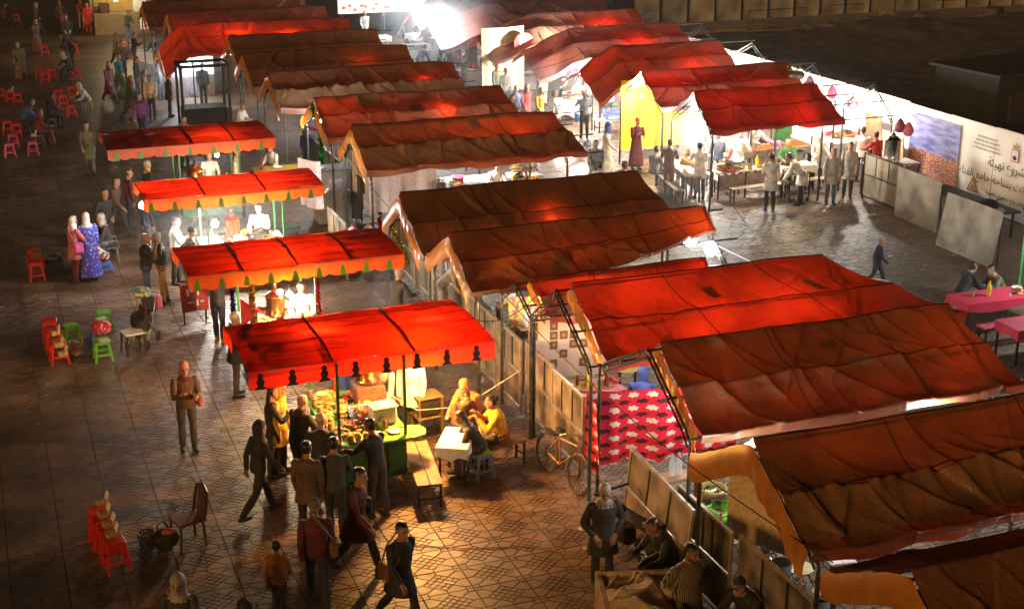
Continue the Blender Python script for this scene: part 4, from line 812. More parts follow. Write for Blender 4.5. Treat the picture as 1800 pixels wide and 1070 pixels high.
bicycle('dark bicycle parked in the lane behind the second awning', (8.0, 33.2, 0), -1.2, DK, .1); bicycle('red bicycle parked in the lane behind the second awning', (8.25, 34.0, 0), -1.35, mat('bike_red', (.3, .04, .04), .4), .1)
# motor scooter
t = thing('motor_scooter', 'white and black motor scooter parked in the lane', 'scooter', (8.85, 34.2, 0), math.pi)
WS = mat('scooter_white', (.72, .72, .7), .25, coat=.4, var=.05)
for y in (-.62, .62):
    b = MB(); b.tube([(0, y+.22*math.cos(a), .27+.22*math.sin(a)) for a in np.linspace(0, 6.28, 25)[:-1]], .05, 8, True); b.ball((0, y, .27), .12, 10, 6, (.5, 1, 1)); b.build('wheel', BLK, t, True)
for s in (-1, 1): MB().ball((s*.15, -.45, .52), .26, 14, 8, (.55, 1.35, .75)).build('side_panel', WS, t, 2)
MB().bbox((0, -.35, .78), (.26, .85, .1), .04).build('seat', BLK, t, True); MB().bbox((0, .1, .32), (.3, .6, .1), .03).build('footboard', DK, t)
MB().lathe([(.05, 0), (.2, .05), (.18, .45), (.1, .6)], 14, (0, .45, .35), 1, .45).build('leg_shield', WS, t, True); MB().tube([(0, .62, .27), (0, .48, .95)], .035, 8).build('fork', DK, t, True); MB().tube([(-.32, .36, 1.02), (0, .46, .98), (.32, .36, 1.02)], .016, 7).build('handlebar', DK, t, True)
MB().ball((0, .55, .92), .1, 10, 6).build('headlight', PLW, t, 2); MB().bbox((0, -.95, .62), (.12, .05, .08), .01).build('tail_light', PLR, t)
for s in (-1, 1): MB().tube([(s*.25, .4, 1.0), (s*.33, .42, 1.2)], .006, 5).build('mirror_stem', DK, t); MB().ball((s*.34, .42, 1.24), .06, 10, 6, (1, .3, .8)).build('mirror', DK, t, 2)
# motorbike behind the man in the grey cap
t = thing('motorbike', 'black motorbike behind the man in the grey cap', 'motorbike', (8.45, 17.55, 0), .25)
for y in (-.6, .6):
    b = MB(); spoked_wheel(b, (0, y, .3), .28, 'X', 12); b.tube([(0, y+.28*math.cos(a), .3+.28*math.sin(a)) for a in np.linspace(0, 6.28, 25)[:-1]], .04, 7, True); b.build('wheel', BLK, t, True)
MB().bbox((0, -.3, .74), (.26, .75, .11), .04).build('seat', BLK, t, True); MB().ball((0, .2, .74), .2, 12, 8, (.7, 1.3, .65)).build('tank', DK, t, 2); MB().bbox((0, .0, .42), (.24, .42, .3), .05).build('engine', DK, t, True)
MB().tube([(-.34, .3, 1.02), (0, .42, .96), (.34, .3, 1.02)], .018, 7).build('handlebar', BLK, t, True); MB().tube([(0, .6, .3), (0, .42, .92)], .03, 8).build('fork', GALV, t, True); MB().bbox((0, -.72, .84), (.3, .28, .1), .02).build('luggage_rack', WOOD, t); MB().bbox((0, -.76, .62), (.1, .04, .06), .01).build('tail_light', mat('tail_red', (.5, .01, .01), .3), t)
# handcart in the bottom right
t = thing('handcart', 'handcart lined with brown canvas at the bottom edge', 'handcart', (7.42, 14.8, 0), -.28)
b = MB(); W_, D_ = .95, 1.5
for (c, d) in (((0, D_/2, .62), (W_, .05, .62)), ((0, -D_/2, .62), (W_, .05, .62)), ((-W_/2, 0, .62), (.05, D_, .62)), ((W_/2, 0, .62), (.05, D_, .62)), ((0, 0, .34), (W_, D_, .05))): b.box(c, d)
b.build('box', mat('cart_canvas', (.30, .19, .08), .8, var=.3, bump=.4, bscale=14), t)
g = heap_grid(-W_/2+.03, W_/2-.03, -D_/2+.03, D_/2-.03, 40, 56, lambda X, Y: .86+.10*fbm(X*3, Y*3, 1.6, 4)+.1*np.cos(X*2.6)*np.cos(Y*1.6)+creases(X, Y+.8, 77, 22, -.5, .5, 1.6, .05)); MB().grid(g).build('crumpled_cover', mat('cart_cover', (.55, .42, .24), .75, var=.25, scale=4, bump=.3), t, 2)
b = MB()
for (x, y) in ((-W_/2, -D_/2), (W_/2, -D_/2), (-W_/2, D_/2), (W_/2, D_/2)): b.box((x, y, .64), (.07, .07, .70))
b.box((0, D_/2, .95), (W_+.08, .07, .05)); b.box((-W_/2, 0, .95), (.07, D_, .05)); b.box((W_/2, 0, .95), (.07, D_, .05)); b.build('rim', mat('cart_rim', (.5, .38, .2), .7, var=.3), t)
for x in (-W_/2-.08, W_/2+.08):
    b = MB(); spoked_wheel(b, (x, -.2, .3), .3, 'X', 10); b.build('wheel', BLK, t, True)
b = MB(); b.box((.55, .55, .25), (.5, .06, .5)); 
# hanging cloths
def hanging(label, p0, p1, z0, z1, m, seed=1, n=40, fold=.03, grp='printed cloths hung round the stalls', sag=.03, name='hanging_cloth'):
    p0, p1 = Vector((*p0, 0)), Vector((*p1, 0)); L = (p1-p0).length; d = (p1-p0)/L; nr = Vector((-d.y, d.x, 0)); g = np.zeros((n, 14, 3))
    for i in range(n):
        u = i/(n-1)
        for j in range(14):
            v = j/13; q = d*L*u+nr*(fold*(.3+v)*math.sin(u*L*7+seed+v*1.5)+fold*.6*math.sin(u*L*17+seed*2)*v); g[i, j] = (q.x, q.y, z1-sag*math.sin(math.pi*u)*(1-v)-(z1-z0)*v)
    b = MB().grid(g); me = b.mesh(name, m, 2)
    uv = me.uv_layers.new(name='uv'); L_ = np.array([0]*0)
    li = np.empty(len(me.loops), np.int32); me.loops.foreach_get('vertex_index', li); ii, jj = li//14, li % 14
    uv.data.foreach_set('uv', np.stack([ii/(n-1)*L, (1-jj/13)*(z1-z0)], -1).ravel().astype(np.float32))
    return tag(link(name, me, None, tuple(p0)), label, 'cloth', grp)
def uvmat(name, build, rough=.5):
    if name in MATS: return MATS[name]
    m = bpy.data.materials.new(name); m.use_nodes = True; n = m.node_tree.nodes; l = m.node_tree.links; b = n['Principled BSDF']; b.inputs['Roughness'].default_value = rough
    u = n.new('ShaderNodeUVMap'); c = build(n, l, u.outputs[0]); l.new(c, b.inputs['Base Color']); MATS[name] = m; return m
def _mth(n, l, op, a, b=None):
    k = n.new('ShaderNodeMath'); k.operation = op
    for i, x in enumerate((a, b)):
        if x is None: continue
        if isinstance(x, (int, float)): k.inputs[i].default_value = x
        else: l.new(x, k.inputs[i])
    return k.outputs[0]
def _mix(n, l, f, a, b):
    k = n.new('ShaderNodeMixRGB'); l.new(f, k.inputs[0])
    for i, x in ((1, a), (2, b)):
        if isinstance(x, tuple): k.inputs[i].default_value = (*x, 1)
        else: l.new(x, k.inputs[i])
    return k.outputs[0]
def floral(n, l, uv):                                    # red cloth with rows of white and black flowers
    nz = n.new('ShaderNodeTexNoise'); nz.inputs['Scale'].default_value = 9; nz.inputs['Detail'].default_value = 3; l.new(uv, nz.inputs['Vector'])
    vm = n.new('ShaderNodeVectorMath'); vm.operation = 'MULTIPLY_ADD'; vm.inputs[1].default_value = (.045, .04, 0); l.new(nz.outputs['Color'], vm.inputs[0]); l.new(uv, vm.inputs[2])
    sp = n.new('ShaderNodeSeparateXYZ'); l.new(vm.outputs[0], sp.inputs[0]); col = (.58, .018, .045)
    def dots(cx, cy, ox, oy, rx, ry):
        x = _mth(n, l, 'SUBTRACT', _mth(n, l, 'FRACT', _mth(n, l, 'ADD', _mth(n, l, 'DIVIDE', sp.outputs[0], cx), ox)), .5); y = _mth(n, l, 'SUBTRACT', _mth(n, l, 'FRACT', _mth(n, l, 'ADD', _mth(n, l, 'DIVIDE', sp.outputs[1], cy), oy)), .5)
        x = _mth(n, l, 'MULTIPLY', x, cx/rx); y = _mth(n, l, 'MULTIPLY', y, cy/ry); r = _mth(n, l, 'SQRT', _mth(n, l, 'ADD', _mth(n, l, 'MULTIPLY', x, x), _mth(n, l, 'MULTIPLY', y, y)))
        an = _mth(n, l, 'ARCTAN2', y, x); pet = _mth(n, l, 'ADD', .85, _mth(n, l, 'MULTIPLY', .16, _mth(n, l, 'SINE', _mth(n, l, 'MULTIPLY', an, 6)))); return _mth(n, l, 'LESS_THAN', r, pet)
    c1 = _mix(n, l, dots(.33, .25, 0, .5, .105, .056), col, (.70, .62, .55)); return _mix(n, l, dots(.33, .25, .5, 0, .12, .05), c1, (.05, .01, .015))
def patches(n, l, uv):
    vm = n.new('ShaderNodeMapping'); vm.inputs['Scale'].default_value = (5.2, 5.2, 1); l.new(uv, vm.inputs[0]); fl = n.new('ShaderNodeVectorMath'); fl.operation = 'FLOOR'; l.new(vm.outputs[0], fl.inputs[0]); wn = n.new('ShaderNodeTexWhiteNoise'); l.new(fl.outputs[0], wn.inputs[0])
    fr = n.new('ShaderNodeVectorMath'); fr.operation = 'FRACTION'; l.new(vm.outputs[0], fr.inputs[0]); sp = n.new('ShaderNodeSeparateXYZ'); l.new(fr.outputs[0], sp.inputs[0])
    dk = _mth(n, l, 'GREATER_THAN', wn.outputs[0], .62); ed = _mth(n, l, 'MULTIPLY', _mth(n, l, 'LESS_THAN', _mth(n, l, 'ABSOLUTE', _mth(n, l, 'SUBTRACT', sp.outputs[0], .5)), .40), _mth(n, l, 'LESS_THAN', _mth(n, l, 'ABSOLUTE', _mth(n, l, 'SUBTRACT', sp.outputs[1], .5)), .44))
    base = _mix(n, l, wn.outputs[0], (.60, .45, .34), (.50, .36, .27)); x = _mth(n, l, 'SUBTRACT', sp.outputs[0], .5); y = _mth(n, l, 'SUBTRACT', sp.outputs[1], .5); r = _mth(n, l, 'SQRT', _mth(n, l, 'ADD', _mth(n, l, 'MULTIPLY', x, x), _mth(n, l, 'MULTIPLY', y, y)))
    dkc = _mix(n, l, _mth(n, l, 'LESS_THAN', r, .2), (.11, .06, .03), (.30, .17, .08)); return _mix(n, l, _mth(n, l, 'MULTIPLY', dk, ed), base, dkc)
def checks(n, l, uv):
    vm = n.new('ShaderNodeMapping'); vm.inputs['Scale'].default_value = (14, 14, 1); l.new(uv, vm.inputs[0]); ck = n.new('ShaderNodeTexBrick'); ck.offset = 0; ck.inputs['Scale'].default_value = 1.0; ck.inputs['Mortar Size'].default_value = .12; ck.inputs['Brick Width'].default_value = 1; ck.inputs['Row Height'].default_value = 1; l.new(vm.outputs[0], ck.inputs['Vector'])
    ck.inputs['Color1'].default_value = (.6, .6, .62, 1); ck.inputs['Color2'].default_value = (.66, .66, .66, 1); ck.inputs['Mortar'].default_value = (.12, .14, .2, 1); return ck.outputs[0]
def blots(cols, sc_):
    def f(n, l, uv):
        v = n.new('ShaderNodeTexVoronoi'); v.inputs['Scale'].default_value = sc_; l.new(uv, v.inputs['Vector']); r = n.new('ShaderNodeValToRGB'); r.color_ramp.interpolation = 'CONSTANT'; e = r.color_ramp.elements
        s = n.new('ShaderNodeSeparateXYZ'); l.new(v.outputs['Color'], s.inputs[0]); l.new(s.outputs[0], r.inputs[0]); e[0].color = (*cols[0], 1); e[1].position = 1/len(cols); e[1].color = (*cols[1], 1)
        for k in range(2, len(cols)): q = e.new(k/len(cols)); q.color = (*cols[k], 1)
        return r.outputs[0]
    return f
hanging('red cloth printed with white and black flowers, hung at the stall front', (8.88, 19.98), (11.5, 19.5), .40, 1.72, uvmat('floral_cloth', floral, .3), 1, 90, .07)
hanging('end of the red floral cloth wrapped round the corner post', (8.95, 20.0), (8.82, 19.5), .42, 1.70, MATS['floral_cloth'], 3, 20, .05)
hanging('beige patchwork-print cloth behind the steel partition', (9.1, 23.2), (10.7, 22.95), .7, 1.95, uvmat('patch_cloth', patches), 2, 40, .015)
hanging('checked cloth hanging beside the scooter lane', (9.45, 38.6), (9.55, 36.9), .5, 1.75, uvmat('check_cloth', checks), 1)
hanging('tan cloth hanging above the checked cloth', (9.4, 37.3), (9.6, 36.2), 1.0, 2.5, mat('tan_cloth', (.5, .35, .2), .8), 2)
hanging('pink-speckled white cloth hanging under the ochre tent', (9.5, 36.0), (11.5, 36.3), .6, 1.95, uvmat('speckle', blots([(.62, .55, .58), (.66, .62, .64), (.6, .4, .45), (.64, .6, .62)], 40)), 4, 40, .04)
hanging('pale speckled cloth hanging at the end of the third awning', (7.75, 36.6), (8.2, 35.9), .9, 2.2, MATS['speckle'], 6, 24, .05)
hanging('yellow flowered cloth behind the water bottles', (9.2, 24.55), (10.9, 24.4), 1.0, 1.9, uvmat('yellow_flowers', blots([(.6, .5, .08), (.55, .12, .1), (.2, .3, .08), (.65, .55, .2), (.5, .05, .12)], 11)), 5)
hanging('pink scarf tied below the truss of the red tent', (9.4, 23.4), (10.3, 23.3), 1.25, 2.0, mat('pink_scarf', (.65, .12, .38), .6), 7, 30, .05)
hanging('tall yellow curtain lit from behind in the right-hand row', (19.5, 41.6), (22.0, 41.8), .4, 2.7, mat('yellow_curtain', (.75, .5, .03), .7, trans=(.9, .6, .05), tfac=.4), 1, 50, .06)
hanging('cream curtain beside the round red sign', (18.6, 52.6), (20.4, 52.7), .5, 3.0, mat('cream_curtain', (.7, .6, .42), .7), 3, 40, .05)
hanging('red curtain below the fourth tent', (20.9, 52.2), (23.0, 52.3), 1.0, 2.3, mat('red_curtain', (.6, .06, .12), .7), 2, 40, .05)
hanging('handwritten menu sheet hanging inside the long brown tent', (9.25, 15.85), (9.75, 15.05), 1.05, 2.3, uvmat('menu_sheet', lambda n, l, uv: blots([(.62, .45, .24), (.60, .43, .22), (.62, .45, .25), (.5, .34, .18)], 22)(n, l, uv)), 2, 30, .015)
# stall of baskets and greens under the long brown tent
t = thing('goods_table', 'low table of greens behind the striped-robe man', 'table', (10.0, 16.9, 0)); MB().bbox((0, 0, .70), (1.0, 1.5, .04), .01).build('top', WOOD, t)
for sx in (-.42, .42):
    for sy in (-.65, .65): MB().box((sx, sy, .34), (.05, .05, .68)).build('leg', PLW, t)
hanging('violet printed cloth over the goods table', (9.5, 17.7), (10.6, 17.6), .3, .74, uvmat('violet_cloth', blots([(.12, .05, .2), (.2, .12, .3), (.35, .3, .42)], 14)), 3)
crate('bright green lattice crate on the goods table', (9.85, 16.95, .73), mat('crate_lime', (.22, .75, .08), .4), (.5, .36, .16), .3); crate('round-handled green crate below the menu sheet', (9.98, 16.45, .73), MATS['crate_lime'], (.36, .34, .15), .2)
small('greens', 'bunch of mint leaves in a paper sack', (9.85, 17.35, .78), None, LEAF, 'herbs', 1.3); small('greens', 'leafy parsley beside the violet cushion', (10.3, 16.6, .72), None, LEAF, 'herbs', .9); small('fruit', 'heap of peppers in the round-handled green crate', (9.98, 16.45, .76), None, LEAF, 'vegetables', .8)
tag(MB().lathe([(.17, 0), (.2, .18), (.22, .3), (.2, .3), (.17, .1), (.01, .08)], 14).build('paper_sack', mat('paper_sack', (.5, .36, .1), .8, bump=.5), None, True, (9.85, 17.35, .72)), 'yellow paper sack holding the mint leaves', 'sack')
t = thing('gas_bottle', 'small white gas bottle below the menu sheet', 'gas bottle', (10.1, 16.15, 0)); MB().lathe([(.13, 0), (.15, .04), (.15, .3), (.1, .4), (.04, .43)], 18).build('body', ST, t, True); MB().lathe([(.03, .43), (.035, .5), (.07, .5), (.07, .53), (.02, .54)], 10).build('valve', DK, t, True)
t = thing('folding_chair', 'olive folding chair with a straw seat', 'chair', (10.35, 15.6, 0), .5); MB().lathe([(.02, .44), (.2, .44), (.21, .46), (.02, .475)], 16).build('seat', mat('straw_pale', (.5, .45, .25), .7, bump=.5, bscale=30), t, True)
for s in (-1, 1): MB().tube([(s*.19, -.22, 0), (s*.18, .05, .45), (s*.17, .25, .85)], .014, 6).build('leg', mat('olive_metal', (.25, .22, .03), .5), t); MB().tube([(s*.16, .24, 0), (s*.16, -.15, .44)], .014, 6).build('leg', MATS['olive_metal'], t)
MB().tube([(-.17, .25, .85), (0, .28, .87), (.17, .25, .85)], .014, 6).build('back_rail', MATS['olive_metal'], t)
t = thing('bucket', 'white bucket with a black lid at the bottom edge', 'bucket', (10.25, 14.9, 0)); MB().lathe([(.15, 0), (.185, .42), (.17, .42), (.14, .02)], 22).build('body', PLW, t, True); MB().lathe([(.19, .40), (.195, .45), (.15, .46), (.02, .455)], 22).build('lid', BLK, t, True); MB().lathe([(.02, .458), (.12, .462), (.12, .468), (.02, .468)], 16).build('label', mat('tan_label', (.4, .25, .1), .5), t)
t = thing('water_jug', 'pale translucent water jug on the partition corner', 'jug', (9.35, 14.55, .95)); MB().lathe([(.1, 0), (.13, .02), (.15, .34), (.14, .34), (.11, .02)], 18).build('body', mat('jug_white', (.65, .7, .8), .3), t, True); MB().tube([(.14, 0, .3), (.24, 0, .27), (.23, 0, .12), (.13, 0, .08)], .014, 6).build('handle', MATS['jug_white'], t)
tag(MB().bbox((0, 0, .475), (.4, .5, .95), .02).build('jug_stand', WOODD, None, False, (9.35, 14.55, 0)), 'dark box under the water jug', 'box')
bench('white topped bench beside the olive chair', (11.1, 16.1, 0), 1.4, 1.4, .4, .5, PLW)
# water bottles
for k in range(6): small('bottle', 'clear water bottle in the pack under the low red canopy', (9.28+.1*(k % 3), 25.0+.1*(k//3), 1.62), 'water bottles on the upper shelf', CLR, 'bottle', 1.1)
for k in range(6): small('bottle', 'clear water bottle on the shelf beside the pink scarf', (9.45+.1*(k % 3), 24.25+.1*(k//3), 1.37), 'water bottles on the lower shelf', CLR, 'bottle', 1.1)
for k in range(2): small('bottle', ['clear water bottle standing by the goods table', 'second water bottle standing by the goods table'][k], (9.5+.12*k, 18.05, .98), None, CLR, 'bottle', 1.25)
for (x, y, z, lab) in [(9.6, 25.05, 1.6, 'shelf board holding the upper water bottles'), (9.75, 24.3, 1.35, 'shelf board holding the lower water bottles'), (9.6, 18.05, .96, 'small shelf holding two water bottles')]:
    t = thing('shelf', lab, 'shelf', (x, y, 0)); MB().bbox((0, 0, z-.02), (.9, .35, .03), .005).build('board', WOOD, t)
    for s in (-.4, .4): MB().box((s, 0, (z-.04)/2), (.04, .3, z-.04)).build('leg', WOODD, t)
cloth_table('table with a pink cloth before the reaching cook', (9.95, 22.2, 0), .1, 1.1, .7, .8, mat('pink_table', (.6, .2, .26), .6), .3, seed=5); small('tray', 'tray of food on the pink table', (9.85, 22.2, .81), None, FOODO, 'tray')
cloth_table('table with a bright cloth under the low red canopy', (10.6, 23.6, 0), 0, 1.6, .8, .9, MATS['yellow_flowers'], .3, seed=6)
# counter of white tubs under the ochre tent
pA, pB = at(735, 324, 1.1), at(930, 303, 1.1)
cloth_table('long white counter under the ochre tent', ((pA.x+pB.x)/2, (pA.y+pB.y)/2, 0), 0, 3.9, .7, 1.1, WHT, .4, seed=8)
for (px, py, kd, m, lab, s) in [(713, 322, 'tub', PLW, 'white plastic beaker at the left of the white counter', .7), (805, 318, 'tub', PLP, 'pink plastic tub on the white counter', 1.1), (845, 318, 'plate', PLB, 'blue plate on the white counter', 1.2), (770, 322, 'fruit', ORNG, 'pile of oranges on the white counter', 1.0), (745, 325, 'tray', DK, 'dark tray on the white counter', 1.0), (905, 300, 'bread', BREAD, 'loaves at the right of the white counter', 1.2), (925, 297, 'tray', BREAD, 'tray of flat bread on the white counter', 1.2)]:
    p = at(px, py, 1.15); small(kd, lab, (p.x, p.y, 1.105), None, m, {'fruit': 'fruit', 'bread': 'bread'}.get(kd, kd), s)
# tinsel stall
tinsel('green tinsel hanging thickly from the tent corner', [(8.7, 38.9, 3.1), (8.85, 38.5, 2.6), (8.75, 38.2, 2.1), (8.8, 38.2, 1.6)], TG, .09, 90); tinsel('magenta tinsel strung across the tinsel tent', [(8.9, 40.2, 2.2), (9.6, 40.2, 2.0), (10.6, 40.2, 2.2)], TM, .06); tinsel('gold tinsel swag in the tinsel tent', [(9.2, 40.4, 2.5), (9.8, 40.4, 2.3), (10.3, 40.4, 2.6)], TY, .07); tinsel('blue tinsel loop in the tinsel tent', [(9.6, 40.3, 2.4), (9.75, 40.3, 1.9), (9.95, 40.3, 2.4)], TB, .05); tinsel('gold tinsel under the gable of the dark brown tent', [(8.1, 29.1, 2.3), (8.3, 28.9, 1.9), (8.4, 28.6, 1.5)], TY, .06); tinsel('magenta tinsel under the gable of the dark brown tent', [(7.95, 29.3, 2.4), (8.0, 29.2, 1.7)], TM, .05); tinsel('red tinsel hung below the large brown tent', [(14.2, 16.8, 2.2), (14.25, 16.75, 1.6)], TR, .07)
cloth_table('table with a yellow cloth behind the third awning', (8.4, 41.6, 0), 0, 1.9, .7, .76, uvmat('yellow_table', blots([(.6, .45, .03), (.65, .5, .08), (.4, .2, .02)], 9)), .3, seed=3); small('bottle', 'green soda bottle on the yellow table', (8.9, 41.5, .77), None, LEAF, 'bottle', 1.2); small('plate', 'plate on the yellow table', (8.2, 41.6, .77), None, WHT, 'plate', 1.2); small('bottle', 'cola bottle on the yellow table', (7.7, 41.6, .77), None, mat('cola', (.2, .03, .02), .2), 'bottle', 1.2)
t = thing('glass_case', 'glass-fronted food case beside the tinsel stall', 'display case', (9.0, 38.0, 0)); MB().bbox((0, 0, .45), (1.0, .7, .9), .01).build('base', PG, t)
for (x, y) in ((-.47, -.32), (.47, -.32), (-.47, .32), (.47, .32)): MB().box((x, y, 1.2), (.04, .04, .6)).build('corner_post', DK, t)
MB().box((0, -.33, 1.2), (.9, .006, .55)).build('pane', CLR, t); MB().bbox((0, 0, 1.52), (1.02, .72, .03), .005).build('top', CLR, t); MB().lathe([(.2, .9), (.25, 1.1), (.22, 1.12)], 18, (.1, 0, 0)).build('dish', PLV, t, True)
# blue bins behind the first awning
t = thing('goods_cart', 'blue and red wooden cart of tubs behind the first awning', 'cart', (6.75, 25.3, 0)); MB().bbox((0, 0, .5), (1.5, .7, .6), .02).build('body', mat('painted_blue', (.06, .1, .35), .5, var=.3), t); MB().bbox((.45, -.36, .5), (.6, .03, .5), .01).build('side_board', mat('painted_red', (.3, .03, .05), .5), t)
for x in (-.5, .5):
    b = MB(); spoked_wheel(b, (x, -.4, .22), .2, 'Y', 8); b.build('wheel', BLK, t, True)
for k, (x, m, lab) in enumerate([(6.25, PLV, 'tub with a violet lid on the blue cart'), (6.6, PLR, 'tub with a red lid on the blue cart'), (7.02, PLV, 'larger tub with a lilac lid on the blue cart')]):
    t = thing('lidded_tub', lab, 'tub', (x, 25.25, .81)); MB().lathe([(.13, 0), (.155, .2), (.14, .22)], 16).build('body', mat('tub_beige', (.45, .36, .26), .5), t, True); MB().lathe([(.165, .2), (.165, .24), (.12, .25), (.11, .235), (.01, .235)], 16).build('lid', m, t, True)
t = thing('folding_chair', 'green folding chair standing in the dark lane', 'chair', (7.35, 36.2, 0), .3); MB().bbox((0, 0, .45), (.5, .42, .03), .008).build('seat', mat('dull_green', (.03, .2, .09), .4), t)
for s in (-1, 1): MB().tube([(s*.2, -.18, 0), (s*.2, .18, .44)], .012, 5).build('leg', DK, t); MB().tube([(s*.2, .18, 0), (s*.2, -.18, .44)], .012, 5).build('leg', DK, t)
t = thing('sign_board', 'red sign board with white marks leaning by the second awning', 'sign', (4.0, 30.6, 0), .15); MB().bbox((0, 0, .62), (.62, .03, .62), .01, 0, -.1).build('board', mat('sign_red', (.55, .03, .04), .5), t)
for (x, z, w_, h_) in ((-.15, .75, .06, .16), (-.05, .78, .1, .05), (.08, .74, .05, .15), (-.1, .52, .14, .04), (.05, .5, .05, .14), (.16, .52, .08, .04)): MB().bbox((x, -.028-(.62-z)*.1, z), (w_, .006, h_), .002, 0, -.1).build('painted_mark', PLW, t)
for s in (-.25, .25): MB().box((s, .06, .3), (.03, .03, .62)).build('leg', DK, t)
# globe bulbs' wires
t = thing('wire_string', 'white strings tied from the brown tent to the red tent', 'wire', (0, 0, 0)); b = MB(); b.tube([(13.6, 24.6, 2.55), (14.3, 23.9, 2.2), (15.0, 22.6, 2.35), (15.4, 21.0, 2.6)], .008, 4); b.tube([(14.3, 23.9, 2.2), (13.4, 22.8, 2.4)], .007, 4); b.tube([(13.7, 24.7, 2.6), (13.75, 24.95, 2.4)], .007, 4); b.build('string', PLW, t)
# red tables at right
for (x, y, L, lab, rz) in [(20.6, 24.05, 2.2, 'long table under a red and white cloth at the right edge', -.02), (20.6, 22.3, 2.4, 'second red-clothed table at the right edge', -.02)]:
    cloth_table(lab, (x, y, 0), rz, L, .75, .78, uvmat('red_table', blots([(.55, .04, .08), (.7, .55, .55), (.52, .03, .07), (.7, .6, .6)], 9)), .2, seed=int(y))
for (x, y, lab) in [(20.6, 23.2, 'red bench between the two red-clothed tables'), (20.7, 21.4, 'red bench in front of the red-clothed tables')]: bench(lab, (x, y, 0), 0, 2.3, .3, .45, mat('red_paint', (.5, .05, .08), .5), 'red benches')
tag(MB().tube([at(1790, 512, 0), tuple(at(1790, 512, 0)+Vector((0, 0, 2.4)))], .03, 8).build('green_pole', mat('pole_green', (.05, .4, .12), .5)), 'bright green pole at the right edge', 'pole')
# right-hand row counters and goods
TOPW = mat('counter_pale', (.6, .5, .42), .5, var=.2, scale=3)
def counter(label, p, rz, L, w, h, grp='stall counters of the right-hand row'):
    t = thing('stall_counter', label, 'counter', p, rz, grp); MB().bbox((0, 0, h), (L, w, .04), .01).build('top', TOPW, t)
    n = max(2, int(L/.8))
    for k in range(n): MB().box((L*((k+.5)/n-.5), -w/2+.05, h*.62), (L/n-.06, .015, h*.6)).build('front_panel', mat('counter_panel', (.3, .22, .2), .5, var=.3), t)
    for k in range(n+1):
        for sy in (-1, 1): MB().box((L*(k/n-.5)*.97, sy*(w/2-.05), h/2-.01), (.04, .04, h-.02)).build('leg', DK, t)
    return t
counter('long pale counter on the near left of the right-hand row', (19.65, 37.7, 0), math.pi/2-.2, 3.3, .5, .8); counter('pale counter crossing the front of the right-hand row', (21.1, 36.35, 0), .03, 1.9, .45, .8)
for k, (x, y, lab) in enumerate([(21.3, 35.75, 'front bench of the three by the white coats'), (21.4, 36.9, 'middle bench of the three by the white coats'), (21.5, 37.6, 'rear bench of the three by the white coats'), (23.6, 35.9, 'bench beside the counter panel'), (23.7, 36.9, 'bench behind the counter panel')]): bench(lab, (x, y, 0), .03, 1.9 if k < 3 else 1.2, .3, .45, TOPW, 'benches of the right-hand row')
bench('bench along the left counter of the right-hand row', (19.1, 37.2, 0), math.pi/2-.2, 2.4, .3, .45, TOPW, 'benches of the right-hand row')
cloth_table('table with red napkins between the white coats', (22.9, 36.4, 0), 0, 1.2, .6, .8, WHT, .25, seed=4); small('tray', 'red plate on the napkin table', (22.75, 36.4, .81), None, FOODR, 'plate', 1.3); small('bottle', 'blue bottle on the napkin table', (22.95, 36.6, .81), None, PLB, 'bottle', 1.1)
t = thing('trolley', 'dark trolley of glasses behind the waiters', 'trolley', (22.3, 35.3, 0)); 
for z in (.25, .55, .85): MB().bbox((0, 0, z), (.7, .45, .03), .005).build('shelf', DK, t)
for sx in (-.33, .33):
    for sy in (-.2, .2): MB().box((sx, sy, .47), (.03, .03, .86)).build('post', DK, t)
for sx in (-.3, .3):
    b = MB(); spoked_wheel(b, (sx, -.2, .06), .05, 'X', 5); b.build('castor', BLK, t)
for k in range(8): small('glass', 'tea glass on the dark trolley', (22.05+.15*(k % 4), 35.2+.2*(k//4), .87), 'glasses on the trolley', CLR, 'glass')
t = thing('grill', 'long steel grill behind the cooks', 'grill', (23.4, 38.6, 0)); MB().bbox((0, 0, .75), (2.6, .8, .25), .02).build('firebox', PG, t)
for k in range(22): MB().tube([(-1.25+.119*k, -.38, .89), (-1.25+.119*k, .38, .89)], .008, 4).build('bar', DK, t)
for sx in (-1.2, 1.2):
    for sy in (-.3, .3): MB().box((sx, sy, .31), (.05, .05, .62)).build('leg', DK, t)
MB().bbox((0, 0, .865), (2.5, .7, .02), .002).build('embers', mat('embers', (.1, .02, .01), .9, emit=(1, .25, .03), estr=1.5, var=.6, scale=20), t)
for k, (x, y, z, kd, m, lab, s) in enumerate([(23.4, 37.0, .82, 'pot', ST, 'steel pot beside the grill', 1.2), (26.3, 38.7, 1.0, 'tray', ORNG, 'large tray of orange food by the hoarding', 1.7), (25.9, 38.6, 1.0, 'food', FOODO, 'pile of skewers by the hoarding', 1.6), (21.0, 36.4, .83, 'food', FOODO, 'plate of kebabs on the front counter', 1.2), (20.3, 38.3, .83, 'bread', BREAD, 'bread on the left counter', 1.2), (19.7, 38.4, .83, 'greens', LEAF, 'salad on the left counter', 1.0), (21.6, 36.4, .83, 'bottle', mat('oil_yellow', (.7, .5, .05), .2), 'yellow oil bottle on the front counter', 1.3), (20.6, 36.5, .83, 'pot', ST, 'steel pan on the front counter', 1.2)]):
    small(kd, lab, (x, y, z), None, m, {'food': 'food', 'bread': 'bread', 'greens': 'salad'}.get(kd, kd), s)
counter('food display counter along the white hoarding', (26.0, 38.6, 0), 0, 1.6, 1.2, .97)
